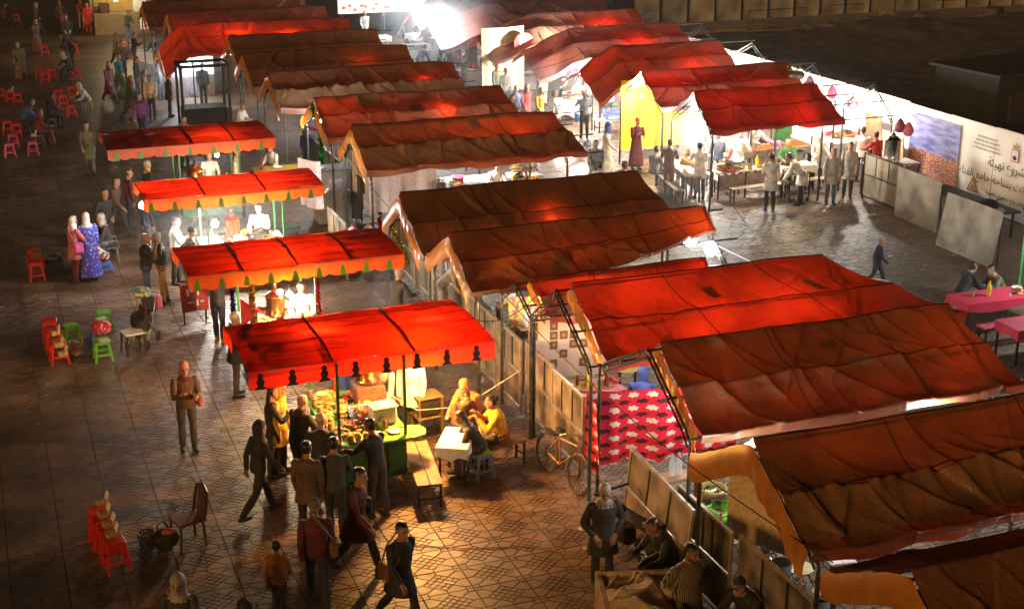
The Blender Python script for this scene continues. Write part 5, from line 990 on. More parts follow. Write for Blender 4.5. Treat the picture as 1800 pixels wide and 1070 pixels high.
t = thing('shield_board', 'green arched board beside the pink sweets', 'board', (24.0, 39.0, 0), .2); b = MB(); b.M = Matrix.Rotation(math.pi/2, 4, 'X'); b.prism([(-.35, .7), (.35, .7), (.35, 1.4), (.2, 1.6), (0, 1.75), (-.2, 1.6), (-.35, 1.4)], -.02, .02); b.build('board', mat('board_green', (.04, .2, .06), .5), t); MB().box((0, .04, .4), (.06, .06, .8)).build('leg', WOODD, t)
small('fruit', 'pink wrapped sweets heaped beside the green board', (23.2, 38.0, 1.0), None, mat('sweet_pink', (.6, .2, .4), .4, var=.4), 'sweets', 1.5)
urn('tall ribbed steel tea urn beside the counter panel', (25.3, 34.9, 1.0), .24, .8, ST, 'steel urns'); counter('small counter under the steel tea urn', (25.3, 34.9, 0), 0, 1.6, .7, .97)
for (x, y, z, w_, h_, m, lab) in [(26.5, 37.6, 1.3, .9, 1.1, WOOD, 'plywood board leaning on the white hoarding'), (26.4, 36.4, 1.15, 1.1, .7, mat('pale_board', (.6, .48, .3), .6), 'pale board leaning behind the red-shirted cook'), (24.9, 40.6, 1.3, 1.4, .9, WOOD, 'plywood board behind the grill'), (24.2, 41.0, 1.2, .5, .9, mat('barrel_blue', (.06, .08, .25), .4), 'dark blue barrel front behind the grill')]:
    tag(MB().bbox((0, 0, z), (.04, w_, h_), .01, .0, 0, -.12).build('leaning_board', m, None, False, (x, y, 0)), lab, 'board') if 'barrel' not in lab else tag(MB().lathe([(.24, 0), (.26, .1), (.26, .85), (.22, .9), (.02, .9)], 18).build('barrel', m, None, True, (x, y, .6)), 'dark blue barrel behind the grill', 'barrel')
tag(MB().bbox((0, 0, .3), (.6, .6, .6), .03).build('barrel_stand', WOODD, None, False, (24.2, 41.0, 0)), 'dark box under the blue barrel', 'box')
for k, (x, y, z, m, lab) in enumerate([(25.1, 40.9, 2.7, mat('lantern_red', (.5, .05, .12), .4), 'red hanging bag under the second bare truss'), (25.35, 39.7, 2.55, mat('lantern_dark', (.2, .05, .08), .4), 'dark red hanging bag under the second bare truss'), (25.5, 38.6, 2.4, MATS['lantern_red'], 'red hanging bag lower on the second bare truss'), (25.7, 37.7, 2.2, MATS['lantern_dark'], 'dark round bag lowest on the second bare truss'), (25.75, 35.25, 1.95, MATS['lantern_dark'], 'dark red cloth bundle at the end of the first bare truss'), (25.95, 35.1, 1.85, mat('bundle_pink', (.6, .15, .22), .6), 'pink cloth bundle at the end of the first bare truss')]):
    t = thing('hanging_bag', lab, 'bag', (x, y, z), 0, 'bags hung on the bare trusses'); MB().lathe([(.02, .28), (.08, .22), (.16, .08), (.17, -.03), (.1, -.14), (.02, -.16)], 14).build('body', m, t, True); MB().tube([(0, 0, .27), (0, 0, .45)], .008, 5).build('cord', DK, t)
t = thing('greens_basket', 'basket of greens on the ridge of the bright red tent', 'basket', (24.5, 39.2, 2.85)); MB().ball((0, 0, .1), .24, 14, 8, (1.3, .9, .7)).build('weave', WOODD, t, 2); b = MB(); q = random.Random(2)
for k in range(60): c = Vector((q.gauss(0, .2), q.gauss(0, .15), .22+q.random()*.1)); d = Vector((q.gauss(0, 1), q.gauss(0, 1), q.random())).normalized()*.12; e = d.cross(Vector((0, .3, 1))).normalized()*.03; b.add([c, c+d*.5+e, c+d, c+d*.5-e], [(0, 1, 2, 3)])
b.build('leaves', LEAF, t)
# white tables further up
cloth_table('table under a long white cloth in the bright aisle', (20.7, 48.6, 0), 0, 1.3, .8, .78, WHT, .55, seed=9); crate('pale blue crate on the low bench in the bright aisle', (21.5, 46.3, .45), PLBp, (.8, .5, .32)); bench('low bench under the pale blue crate', (21.5, 46.3, 0), 0, 1.6, .5, .44, TOPW, 'benches of the bright aisle'); small('greens', 'pot of green herbs on the low bench', (21.4, 46.4, .78), None, LEAF, 'herbs', 1.0)
for (x, y, L, lab) in [(19.6, 55.5, 2.2, 'upper shelf counter in the white glare'), (20.2, 53.8, 2.2, 'lower shelf counter in the white glare'), (22.0, 44.0, 2.0, 'bright counter under the third tent'), (23.5, 49.0, 2.2, 'bright counter under the fourth tent')]: counter(lab, (x, y, 0), 0, L, .7, .95, 'counters of the bright aisle')
for k in range(6): small(['fruit', 'food', 'bread'][k % 3], ['heap of red fruit on the glare counter, left', 'heap of fried food on the glare counter', 'bread on the glare counter', 'heap of red fruit on the glare counter, right', 'heap of fried food under the third tent', 'bread under the fourth tent'][k], [(19.2, 55.5, .98), (19.9, 53.8, .98), (20.6, 53.8, .98), (20.2, 55.5, .98), (22.3, 44, .98), (23.6, 49, .98)][k], None, [FOODR, FOODO, BREAD, FOODR, FOODO, BREAD][k], ['fruit', 'food', 'bread'][k % 3], 1.6)
t = thing('round_sign', 'round red and white sign hanging at the edge of the fifth tent', 'sign', (20.3, 52.4, 2.35)); b = MB(); b.M = Matrix.Rotation(math.pi/2, 4, 'X'); b.prism([(.42*math.cos(a), .42*math.sin(a)) for a in np.linspace(0, 6.28, 25)[:-1]], -.02, .02); b.build('disc', mat('sign_red', (.55, .03, .04), .5), t)
for (x, z, w_, h_) in ((-.14, .1, .05, .3), (0, .05, .05, .34), (.13, .1, .05, .28), (-.05, -.18, .2, .05), (.1, -.1, .12, .05)): MB().box((x, -.024, z), (w_, .006, h_)).build('painted_mark', PLW, t)
MB().tube([(0, 0, .4), (0, 0, .85)], .008, 5).build('cord', DK, t)
p = at(668, 22, 1.6); t = thing('banner_sign', 'long white sign with red pictures at the far end', 'sign', (19.9, 71.6, 0)); MB().bbox((0, 0, 1.75), (4.6, .06, .9), .01).build('board', mat('sign_white', (.8, .75, .7), .5), t)
for k in range(9): MB().ball((-2.0+.3*k+.1*math.sin(k*3), -.035, 1.6+.12*math.sin(k*2.3)), .12, 10, 6, (1, .06, .8)).build('picture', mat('picture_red', (.6, .1, .06), .5, var=.4), t)
for s in (-2.1, 0, 2.1): MB().box((s, .08, .8), (.07, .07, 1.6)).build('leg', DK, t)
MB().lathe([(.05, 0), (.28, .06), (.3, .12), (.05, .16)], 16, (1.6, -.1, 2.1)).build('speaker', DK, t, True)
t = thing('wagon_wheel_ornament', 'red spoked cart wheel leaning under the far sign', 'wheel', (21.3, 70.6, 0)); b = MB(); spoked_wheel(b, (0, 0, .62), .62, 'Y', 10); b.build('rim', mat('wheel_red', (.5, .12, .1), .5), t, True); MB().lathe([(.06, 0), (.1, .05), (.1, .1)], 10, (0, 0, .57)).build('hub', MATS['wheel_red'], t)
t = thing('flower_pot', 'potted green plant beside the red cart wheel', 'plant', (22.4, 70.3, 0)); MB().lathe([(.2, 0), (.3, .4), (.27, .4)], 14).build('pot', mat('terracotta', (.4, .15, .08), .7), t, True); b = MB()
for k in range(80): c = Vector((q.gauss(0, .12), q.gauss(0, .12), .5+q.random()*.5)); d = Vector((q.gauss(0, 1), q.gauss(0, 1), q.random())).normalized()*.16; e = d.cross(Vector((0, .3, 1))).normalized()*.05; b.add([c, c+d*.5+e, c+d, c+d*.5-e], [(0, 1, 2, 3)])
b.build('leaves', LEAF, t)
for (x, y, lab) in [(20.7, 67.2, 'far white table with diners'), (19.2, 63.9, 'far pale table near the small tents'), (18.2, 67.0, 'far table left of the diners')]: cloth_table(lab, (x, y, 0), .1, 1.5, .8, .76, WHT, .25, seed=int(x*3))
# top left corner
t = thing('food_stall', 'yellow-lit stall with a pale counter at the top left', 'stall', (7.6, 78.0, 0)); MB().bbox((0, 0, .55), (3.0, 1.0, 1.1), .02).build('counter', mat('stall_cream', (.25, .18, .09), .5), t); MB().bbox((0, .5, 1.8), (3.2, .06, 1.4), .01).build('back_board', mat('stall_yellow', (.35, .24, .05), .5), t); MB().bbox((.9, -.1, 1.5), (.7, .5, .8), .05).build('glass_case', CLR, t); MB().bbox((-.9, .0, 1.35), (.5, .4, .5), .03).build('dark_case', WOODD, t)
for s in (-1.5, 1.5): MB().box((s, -.4, 1.3), (.06, .06, 2.6)).build('post', DK, t)
t = thing('lettered_sign', 'red lettered white panel near the yellow-lit stall', 'sign', (8.6, 72.4, 0)); MB().bbox((0, 0, 1.3), (1.5, .06, .8), .01).build('board', PLW, t)
for k in range(5): MB().box((-.5+.25*k, -.035, 1.4), (.12, .01, .3)).build('painted_mark', PLR, t); MB().box((-.5+.25*k, -.035, 1.08), (.16, .01, .12)).build('painted_mark', PLR, t)
for s in (-.6, .6): MB().box((s, .05, .5), (.05, .05, 1.0)).build('leg', DK, t)
cloth_table('pale table beside the crowd at the top left', (7.4, 66.3, 0), 0, 1.2, .8, .8, WHT, .5, seed=3); copy_tree(bt, None, (6.5, 57.6, 0), 1.2, 'steel crowd barrier standing in the smoke', 'steel barriers')
t = thing('display_case', 'bright glass display case beside the dark frame booth', 'display case', (8.1, 58.6, 0)); MB().bbox((0, 0, .45), (1.9, .8, .9), .02).build('base', WOODD, t); MB().box((0, -.38, 1.25), (1.8, .01, .7)).build('pane', CLR, t); MB().bbox((0, 0, 1.64), (1.94, .84, .05), .01).build('top', PLW, t)
for (x, y) in ((-.93, -.38), (.93, -.38), (-.93, .38), (.93, .38)): MB().box((x, y, 1.26), (.05, .05, .72)).build('corner_post', PLW, t)
t = thing('frame_booth', 'black square frame booth in front of the bright case', 'booth', (7.75, 52.6, 0)); 
for (x, y) in ((-.85, -.6), (.85, -.6), (-.85, .6), (.85, .6)): MB().box((x, y, 1.15), (.09, .09, 2.3)).build('post', BLK, t)
for y in (-.6, .6): MB().box((0, y, 2.25), (1.8, .1, .1)).build('beam', BLK, t)
for x in (-.85, .85): MB().box((x, 0, 2.25), (.1, 1.2, .1)).build('beam', BLK, t); MB().tube([(x, -.6, 1.7), (x, -.3, 2.0), (x, -.05, 2.22)], .02, 6).build('brace', BLK, t)
MB().bbox((0, 0, .35), (1.6, 1.1, .7), .05).build('counter', mat('black_fabric', (.012, .012, .013), .8), t)
for (px, py, m, lab) in [(186, 50, PLV, 'purple bucket near the yellow-lit stall'), (192, 55, mat('bucket_tan', (.5, .35, .2), .5), 'tan bucket near the yellow-lit stall')]:
    p = at(px, py); t = thing('bucket', lab, 'bucket', (p.x, p.y, 0)); MB().lathe([(.24, 0), (.32, .7), (.3, .7), (.22, .03)], 16).build('body', m, t, True); MB().tube([(-.31, 0, .68), (0, 0, .8), (.31, 0, .68)], .012, 5).build('handle', DK, t)
# litter
LIT = mat('litter_paper', (.6, .55, .48), .7)
for k, (px, py, s, lab) in enumerate([(1532, 379, .28, 'crumpled white paper bag on the paving near the counter panels'), (1458, 437, .16, 'small scrap of paper before the red tent'), (1676, 450, .12, 'paper scrap near the bent steel sheet'), (1627, 468, .1, 'paper scrap near the child'), (1565, 452, .14, 'litter beside the child'), (1020, 932, .1, 'paper scrap by the man in the grey cap'), (1030, 965, .12, 'cigarette-paper scrap by the man in the grey cap'), (790, 1026, .06, 'pale scrap on the orange-lit paving')]):
    p = at(px, py); g = heap_grid(-s/2, s/2, -s/3, s/3, 6, 5, lambda X, Y: .02+.05*np.abs(fbm(X*30, Y*30, 1, k))); tag(MB().grid(g).build('litter', LIT, None, False, (p.x, p.y, 0), k), lab, 'litter', 'litter on the paving')
# more goods crowding the counters
q = random.Random(21); PAL = [WHT, ST, FOODO, FOODR, BREAD, LEAF, ORNG, JAR, PLW, PLB]
GOODS = [('plate', WHT, 'white plate'), ('bowl', ST, 'steel bowl'), ('glass', CLR, 'clear glass'), ('bottle', MATS['oil_yellow'], 'yellow oil bottle'), ('bottle', MATS['cola'], 'cola bottle'), ('food', FOODO, 'heap of fried food'), ('food', FOODR, 'heap of red meat'), ('bread', BREAD, 'stack of loaves'), ('greens', LEAF, 'heap of salad leaves'), ('fruit', ORNG, 'heap of oranges'), ('pot', ST, 'steel pot'), ('jar', JAR, 'amber jar')]
def crowd(where, x0, x1, y0, y1, z, n, grp):
    bag = [(g_, s_, a_) for s_, a_ in ((.75, 'small'), (1.15, 'large')) for g_ in GOODS]; q.shuffle(bag)
    for (kd, m, w_), s_, a_ in bag[:n]:
        small(kd, '%s %s %s' % (a_, w_, where), (q.uniform(x0, x1), q.uniform(y0, y1), z), None, m, {'food': 'food', 'bread': 'bread', 'greens': 'salad', 'fruit': 'fruit'}.get(kd, w_.split()[-1]), s_*q.uniform(.95, 1.05), q.uniform(0, 6))
crowd('among the goods of the green cart', 4.98, 5.95, 21.1, 23.1, .962, 20, '')
crowd('on the counter of the second cart', 4.65, 5.85, 26.85, 28.2, .962, 14, ''); crowd('on the counter of the third cart', 4.8, 6.5, 33.0, 34.1, .962, 16, ''); crowd('on the counter of the farthest cart', 5.0, 6.5, 38.8, 40.1, .962, 10, '')
crowd('on the front counter of the right-hand row', 20.3, 21.9, 36.2, 36.5, .822, 10, ''); crowd('on the food display by the white hoarding', 25.4, 26.6, 38.2, 39.0, .992, 10, ''); crowd('on the white table of the bright aisle', 20.2, 21.2, 48.3, 48.9, .786, 7, ''); crowd('on the bright counter under the third tent', 21.1, 22.9, 43.8, 44.2, .972, 8, '')
crowd('on the pink table', 9.5, 10.4, 22.0, 22.4, .806, 6, ''); crowd('on the long white counter', 11.5, 14.5, 35.9, 36.5, 1.108, 12, ''); crowd('on the goods table of greens', 9.6, 10.4, 16.3, 17.5, .722, 10, ''); crowd('on the right-edge red table', 19.6, 21.4, 23.85, 24.25, .786, 6, '')
# print on the white hoarding
def poster(n, l, uv):
    sp = n.new('ShaderNodeSeparateXYZ'); l.new(uv, sp.inputs[0]); nz = n.new('ShaderNodeTexNoise'); nz.inputs['Scale'].default_value = 3; nz.inputs['Detail'].default_value = 6; mp = n.new('ShaderNodeMapping'); mp.inputs['Scale'].default_value = (.5, 2.2, 1); l.new(uv, mp.inputs[0]); l.new(mp.outputs[0], nz.inputs['Vector'])
    sk = n.new('ShaderNodeValToRGB'); sk.color_ramp.elements[0].position = .35; sk.color_ramp.elements[0].color = (.06, .08, .3, 1); sk.color_ramp.elements[1].position = .7; sk.color_ramp.elements[1].color = (.35, .35, .6, 1); l.new(nz.outputs[0], sk.inputs[0])
    v = n.new('ShaderNodeTexNoise'); v.inputs['Scale'].default_value = 22; v.inputs['Detail'].default_value = 5; l.new(uv, v.inputs['Vector']); ct = n.new('ShaderNodeValToRGB'); e = ct.color_ramp.elements; e[0].position = .35; e[0].color = (.03, .02, .06, 1); e[1].position = .62; e[1].color = (.75, .5, .3, 1); q = e.new(.48); q.color = (.3, .06, .06, 1); l.new(v.outputs[0], ct.inputs[0])
    n2 = n.new('ShaderNodeTexNoise'); n2.inputs['Scale'].default_value = 7; l.new(uv, n2.inputs['Vector']); lim = _mth(n, l, 'ADD', .72, _mth(n, l, 'MULTIPLY', .16, n2.outputs[0])); return _mix(n, l, _mth(n, l, 'LESS_THAN', sp.outputs[1], lim), sk.outputs[0], ct.outputs[0])
hanging('poster of a city under a cloudy violet sky on the white hoarding', (26.80, 36.15), (26.80, 33.75), .32, 2.22, uvmat('city_poster', poster, .4), 1, 20, .002, None, 0, 'poster')
TX = mat('print_dark', (.03, .03, .05), .6)
def text(body, y, z, size, name='printed_lettering', m=TX, align='CENTER'):
    c = bpy.data.curves.new('lettering', 'FONT'); c.body = body; c.size = size; c.align_x = align; c.extrude = .001; o = bpy.data.objects.new(name, c); COL.objects.link(o); o.parent = wb; KIDS.setdefault(wb.name, []).append(o)
    o.location = (-.035, y, z); o.rotation_euler = (math.pi/2, 0, -math.pi/2); c.materials.append(m); LETTERS.append(o); return o
LETTERS = []
AR1 = '\ufe94\ufe8c\ufef4\ufeec\ufe97 \ufec9\ufeed\ufeae\ufeb8\ufee3'
AR2 = '\u0621\ufe8e\ufee8\ufed4\ufedf\ufe8d \ufeca\ufee3\ufe8e\ufe9f \ufe94\ufea3\ufe8e\ufeb4\ufe91 \ufe95\ufefb\ufeee\ufedb\ufe84\ufee4\ufedf\ufe8d \ufe80\ufe8e\ufec0\ufed3'
text(AR1, 31.55, 1.32, .36); text(AR2, 31.45, .86, .33)
text('\ufe8d\ufea9\ufeb4\ufed4\ufee7 \ufee6\ufecb \ufe9e\ufee4\ufea3 \ufe9d\ufe8d\ufeed \ufeb5\ufeae\ufed3 \ufefb \ufefe\ufee0\ufecb', 31.3, .50, .17)
for k, s_ in enumerate(['ROYAUME DU MAROC', 'MINISTERE DE L INTERIEUR', 'PREFECTURE DE MARRAKECH', 'COMMUNE DE LA PLACE JEMAA']): text(s_, 32.55, 2.05-.115*k, .085)
for k in range(4): text('\ufe94\ufef4\ufe91\ufeae\ufed0\ufee4\ufedf\ufe8d \ufe94\ufedc\ufee0\ufee4\ufee4\ufedf\ufe8d', 30.35+.1*(k % 2), 2.02-.115*k, .09)
cr_ = MB(); cr_.box((-.03, 31.35, 1.82), (.01, .30, .36)); em_ = cr_.build('emblem', mat('print_red', (.4, .05, .05), .6), wb); MB().box((-.037, 31.35, 1.82), (.008, .25, .31)).build('emblem_field', WH, em_); MB().ball((-.04, 31.35, 1.76), .09, 10, 6, (.06, 1, .8)).build('emblem_mark', TX, em_); b = MB(); b.M = Matrix.Translation((-.03, 31.35, 2.02)) @ Matrix.Rotation(-math.pi/2, 4, 'Z') @ Matrix.Rotation(math.pi/2, 4, 'X'); b.prism([(-.1, 0), (.1, 0), (.13, .12), (.06, .06), (0, .17), (-.06, .06), (-.13, .12)], 0, .006); b.build('emblem_crown', mat('print_gold', (.4, .28, .08), .5), wb)
for (y, lab) in ((33.0, 'warning_sign'), (30.55, 'warning_sign')):
    b = MB(); b.M = Matrix.Translation((-.03, y, .42)) @ Matrix.Rotation(-math.pi/2, 4, 'Z') @ Matrix.Rotation(math.pi/2, 4, 'X'); b.prism([(-.26, 0), (.26, 0), (0, .48)], 0, .006); ws_ = b.build(lab, mat('print_brown', (.3, .1, .06), .6), wb); b = MB(); b.M = Matrix.Translation((-.037, y, .455)) @ Matrix.Rotation(-math.pi/2, 4, 'Z') @ Matrix.Rotation(math.pi/2, 4, 'X'); b.prism([(-.18, 0), (.18, 0), (0, .34)], 0, .004); b.build('warning_field', mat('print_tan', (.5, .36, .2), .6), ws_); MB().box((-.045, y, .57), (.006, .035, .16)).build('warning_mark', TX, ws_)
bpy.context.view_layer.update(); _dg = bpy.context.evaluated_depsgraph_get()
for o in LETTERS:                                        # lettering as plain mesh
    me = bpy.data.meshes.new_from_object(o.evaluated_get(_dg)); k = bpy.data.objects.new('printed_lettering', me); COL.objects.link(k); k.parent = wb; k.location = o.location; k.rotation_euler = o.rotation_euler; k['kind'] = 'stuff'; bpy.data.objects.remove(o)
t = thing('trestle', 'dark trestle bench with tools between the sheets and the white hoarding', 'bench', (25.3, 31.2, 0), math.pi/2); MB().bbox((0, 0, .75), (3.2, .9, .05), .01).build('top', mat('sooty', (.04, .035, .03), .8), t)
for sx in (-1.4, 0, 1.4):
    for sy in (-.35, .35): MB().box((sx, sy, .37), (.05, .05, .74)).build('leg', DK, t)
t = thing('tool_bag', 'dark sack with a handle lying on the trestle', 'sack', (25.0, 30.0, .78)); MB().ball((0, 0, .14), .24, 12, 7, (1, 1.2, .7)).build('body', mat('black_fabric', (.012, .012, .013), .8), t, 2); MB().tube([(0, -.1, .25), (.1, -.4, .42)], .02, 6).build('handle', WOODD, t); MB().ball((.1, -.25, .05), .16, 10, 6, (1.2, 1, .4)).build('pale_sack', mat('sackcloth', (.4, .36, .28), .8), t, 2)
# ------------------------------------------------------------------ people
from mathutils.kdtree import KDTree
PC = {'black': (.018, .017, .018), 'char': (.045, .043, .045), 'navy': (.02, .025, .06), 'grey': (.2, .2, .2), 'lgrey': (.42, .42, .42), 'white': (.78, .77, .74), 'cream': (.6, .5, .36), 'tan': (.36, .23, .11), 'brown': (.11, .055, .03), 'red': (.5, .025, .025), 'maroon': (.12, .014, .018), 'yellow': (.75, .38, .02), 'orange': (.6, .2, .04), 'blue': (.05, .1, .4), 'denim': (.10, .16, .28), 'teal': (.02, .22, .25), 'green': (.05, .16, .06), 'olive': (.13, .12, .06), 'pink': (.55, .15, .22), 'purple': (.2, .06, .25), 'sky': (.3, .42, .6)}
SKIN = [mat('skin_%d' % k, c, .5, var=.12, scale=12) for k, c in enumerate([(.36, .19, .12), (.27, .135, .08), (.45, .26, .17)])]
HAIR = {'dark': mat('hair_dark', (.014, .011, .009), .45, var=.3, scale=40), 'grey': mat('hair_grey', (.3, .29, .27), .6), 'brown': mat('hair_brown', (.07, .035, .02), .5)}
def cloth(c):
    if c in MATS: return MATS[c]
    return mat('cloth_'+c, PC[c], .75, var=.3, scale=7, bump=1.0, bscale=11)
pattern_mat('blue_print', (.05, .05, .42), (.5, .5, .75), 16); pattern_mat('polka', (.75, .72, .66), (.05, .03, .06), 9); pattern_mat('robe_stripe', (.045, .032, .022), (.22, .17, .12), 13, 'stripe'); pattern_mat('geo_trousers', (.06, .06, .07), (.5, .5, .52), 15); pattern_mat('yellow_print', (.5, .38, .1), (.45, .12, .2), 8, 'blob'); pattern_mat('striped_knit', (.35, .3, .25), (.05, .03, .03), 6, 'stripe'); pattern_mat('grey_print', (.10, .10, .11), (.4, .4, .4), 14)
POSES = {
 'stand': dict(th=(3, -2), kn=(4, 3), sh=(6, 3), ab=(10, 10), el=(16, 12), lean=2),
 'walk': dict(th=(24, -16), kn=(8, 26), sh=(-18, 22), ab=(9, 9), el=(18, 30), lean=5),
 'pockets': dict(th=(3, -3), kn=(3, 4), sh=(-8, -8), ab=(20, 20), el=(48, 48), inw=(40, 40), lean=2),
 'behind': dict(th=(3, -3), kn=(3, 4), sh=(-26, -26), ab=(14, 14), el=(24, 24), inw=(70, 70), lean=0),
 'reach': dict(th=(6, -4), kn=(4, 4), sh=(52, 38), ab=(12, 14), el=(38, 52), inw=(10, 20), lean=10),
 'hold': dict(th=(3, -3), kn=(4, 4), sh=(22, 34), ab=(9, 12), el=(85, 92), inw=(25, 25), lean=4),
 'drink': dict(th=(3, -3), kn=(4, 4), sh=(20, 48), ab=(9, 16), el=(70, 122), inw=(30, 35), lean=2),
 'bend': dict(th=(8, 2), kn=(8, 6), sh=(62, 55), ab=(10, 12), el=(20, 24), lean=42),
 'sit': dict(sit=1, sh=(32, 36), ab=(12, 12), el=(58, 64), inw=(20, 20), lean=12),
 'sitlean': dict(sit=1, sh=(55, 60), ab=(12, 14), el=(50, 55), inw=(20, 25), lean=32),
 'sitdrink': dict(sit=1, sh=(52, 58), ab=(10, 12), el=(105, 100), inw=(35, 30), lean=16),
 'squat': dict(th=(112, 104), kn=(138, 132), sh=(62, 62), ab=(14, 14), el=(52, 52), inw=(35, 35), lean=34),
}
SK, TP, LG, SH_, HR, EX = range(6)
def loft(mb, cat, secs, n=12, cats=None):
    if cat in (HR, SK) and len(secs) > 3:                   # denser rings where hair meets skin
        ss = []
        for (c0, a0, b0), (c1, a1, b1) in zip(secs, secs[1:]):
            for u in (0, .34, .67): ss.append((c0.lerp(c1, u), a0.lerp(a1, u), b0.lerp(b1, u)))
        secs = ss+[secs[-1]]; n = max(n, 24)
    vs = []; fs = []; k = len(secs)
    for c, a, b in secs:
        for i in range(n): g = 2*math.pi*i/n; vs.append(c+a*math.cos(g)+b*math.sin(g))
    for i in range(k-1):
        for j in range(n): j2 = (j+1) % n; fs.append((i*n+j, i*n+j2, (i+1)*n+j2, (i+1)*n+j))
    fs.append(tuple(range(n-1, -1, -1))); fs.append(tuple((k-1)*n+j for j in range(n)))
    o = len(mb.v); mb.add(vs, fs); CATS.extend([cat]*(len(mb.v)-o))
def limb(mb, cat, p, q, r0, r1, bulge=0., steps=7, flat=1.0, n=10):
    p, q = Vector(p), Vector(q); d = (q-p); L = d.length; d.normalize(); a = d.cross(Vector((1, 0, 0))) if abs(d.x) < .8 else d.cross(Vector((0, 1, 0))); a.normalize(); b = d.cross(a)
    secs = [(p-d*r0*.75, a*r0*.45, b*r0*.45)]
    for i in range(steps+1):
        u = i/steps; r = r0+(r1-r0)*u+bulge*math.sin(math.pi*u); secs.append((p+d*L*u, a*r*flat, b*r))
    secs.append((q+d*r1*.75, a*r1*.45, b*r1*.45)); loft(mb, cat, secs, n)
def blob(mb, cat, c, rx, ry, rz, M, n=12, m=8):
    secs = []
    for i in range(m+1):
        g = math.pi*i/m; s = max(math.sin(g), .08); secs.append((c+M @ Vector((0, 0, -math.cos(g)*rz)), M @ Vector((rx*s, 0, 0)), M @ Vector((0, ry*s, 0))))
    loft(mb, cat, secs, n)
PEOPLE = []
SK, TP, LG, SH_, HR, EX = range(6)
def person(label, pos, face, pose='stand', h=1.72, top='black', legs='char', hair='short', haircol='dark', skin=0, shoes='black', coat=0., robe=False, bulk=1., seat=.45, extra=None, vox=None, head=(0, 0), group=None, sleeve=None, beard=False, lean=None):
    global CATS
    CATS = []; k = h/1.72; P = POSES[pose]; mb = MB(); X = Vector((1, 0, 0)); Y = Vector((0, 1, 0)); Zv = Vector((0, 0, 1))
    ln = math.radians(P['lean'] if lean is None else lean); T = Matrix.Rotation(-ln, 3, 'X')            # torso frame leaning forward (+Y)
    hip = Vector((0, 0, .93*k)); thl, shl = .425*k, .42*k
    if P.get('sit'): hip.z = seat+.09; cc = min(max((hip.z-(shl+.075*k))/thl, -.35), .95); th0 = math.degrees(math.acos(cc)); th = (th0, th0-3); kn = (th0+2, th0-6)
    else: th, kn = P['th'], P['kn']
    spread = .12 if P.get('sit') or pose == 'squat' else .015
    feet = []
    for s, a, b in ((-1, th[0], kn[0]), (1, th[1], kn[1])):
        hp = hip+Vector((s*.088*k, 0, 0)); a = math.radians(a); b = math.radians(b)
        d = Vector((s*spread, math.sin(a), -math.cos(a))).normalized(); kp = hp+d*thl
        d2 = Vector((s*.0, math.sin(a-b), -math.cos(a-b))).normalized(); ap = kp+d2*shl; feet.append((hp, kp, ap, s))
    minz = min(f[2].z for f in feet)-.075*k
    sh = Vector((0, 0, -minz)) if not P.get('sit') else Vector((0, 0, max(-minz, 0) if minz < 0 else 0))
    hip = hip+sh
    for hp, kp, ap, s in feet:
        hp, kp, ap = hp+sh, kp+sh, ap+sh
        limb(mb, LG, hp, kp, .088*k*bulk, .062*k, .006); limb(mb, LG, kp, ap, .062*k, .047*k, .012 if not robe else 0)
        toe = ap+Vector((s*.02, .15*k, -.045*k)); heel = ap+Vector((0, -.045*k, -.045*k))
        if pose != 'walk' or True: limb(mb, SH_, heel, toe, .042*k, .036*k, .006, 5, .9)
        limb(mb, SH_, ap+Vector((0, 0, .0)), ap+Vector((0, .02, -.04)), .046*k, .044*k, 0, 2)
    up = lambda z, y=0., x=0.: hip+T @ Vector((x*k, y*k, z*k))
    bx = lambda r: T @ Vector((r*k*bulk, 0, 0)); by = lambda r: T @ Vector((0, r*k*bulk, 0))
    loft(mb, TP, [(up(-.10), bx(.08), by(.07)), (up(-.07), bx(.155), by(.115)), (up(.0), bx(.172), by(.125)), (up(.08), bx(.165), by(.118)), (up(.16), bx(.155), by(.112)), (up(.25), bx(.165), by(.122)), (up(.34), bx(.178), by(.128)), (up(.41), bx(.178), by(.115)), (up(.46), bx(.15), by(.092)), (up(.50, .0), bx(.085), by(.07)), (up(.52), bx(.055), by(.055))], 16)
    if coat or robe:
        zz = -.80 if robe else -coat; wd = .27 if robe else .215; secs = []
        if P.get('sit') or pose == 'squat':
            mid = (feet[0][1]+feet[1][1])/2+sh; w0 = .20; secs = [(hip+Vector((0, -.02, .05)), X*.19*k, Zv*.12*k), (hip.lerp(mid, .5), X*.23*k, Zv*.105*k), (mid, X*.22*k, Zv*.09*k)]
            loft(mb, TP if not (robe and extra == 'skirt') else EX, secs, 16)
            if robe: lo = (feet[0][2]+feet[1][2])/2+sh; loft(mb, TP, [(mid+Vector((0, -.03, .06)), X*.2*k, Y*.1*k), (mid.lerp(lo, .5), X*.21*k, Y*.12*k), (lo+Vector((0, .02, .0)), X*.22*k, Y*.14*k)], 16)
        else:
            for i in range(9):
                u = i/8; z = .04+(zz-.04)*u; st = math.sin(math.radians(max(abs(th[0]), abs(th[1]))))*.3*u
                secs.append((hip+Vector((0, 0, z*k)), X*(.168+(wd-.168)*u)*k*bulk, Y*(.125+(wd*.72-.125)*u+st)*k*bulk))
            loft(mb, TP, secs, 18)
    # arms
    hands = []
    inw = P.get('inw', (8, 8)); ab = P['ab']
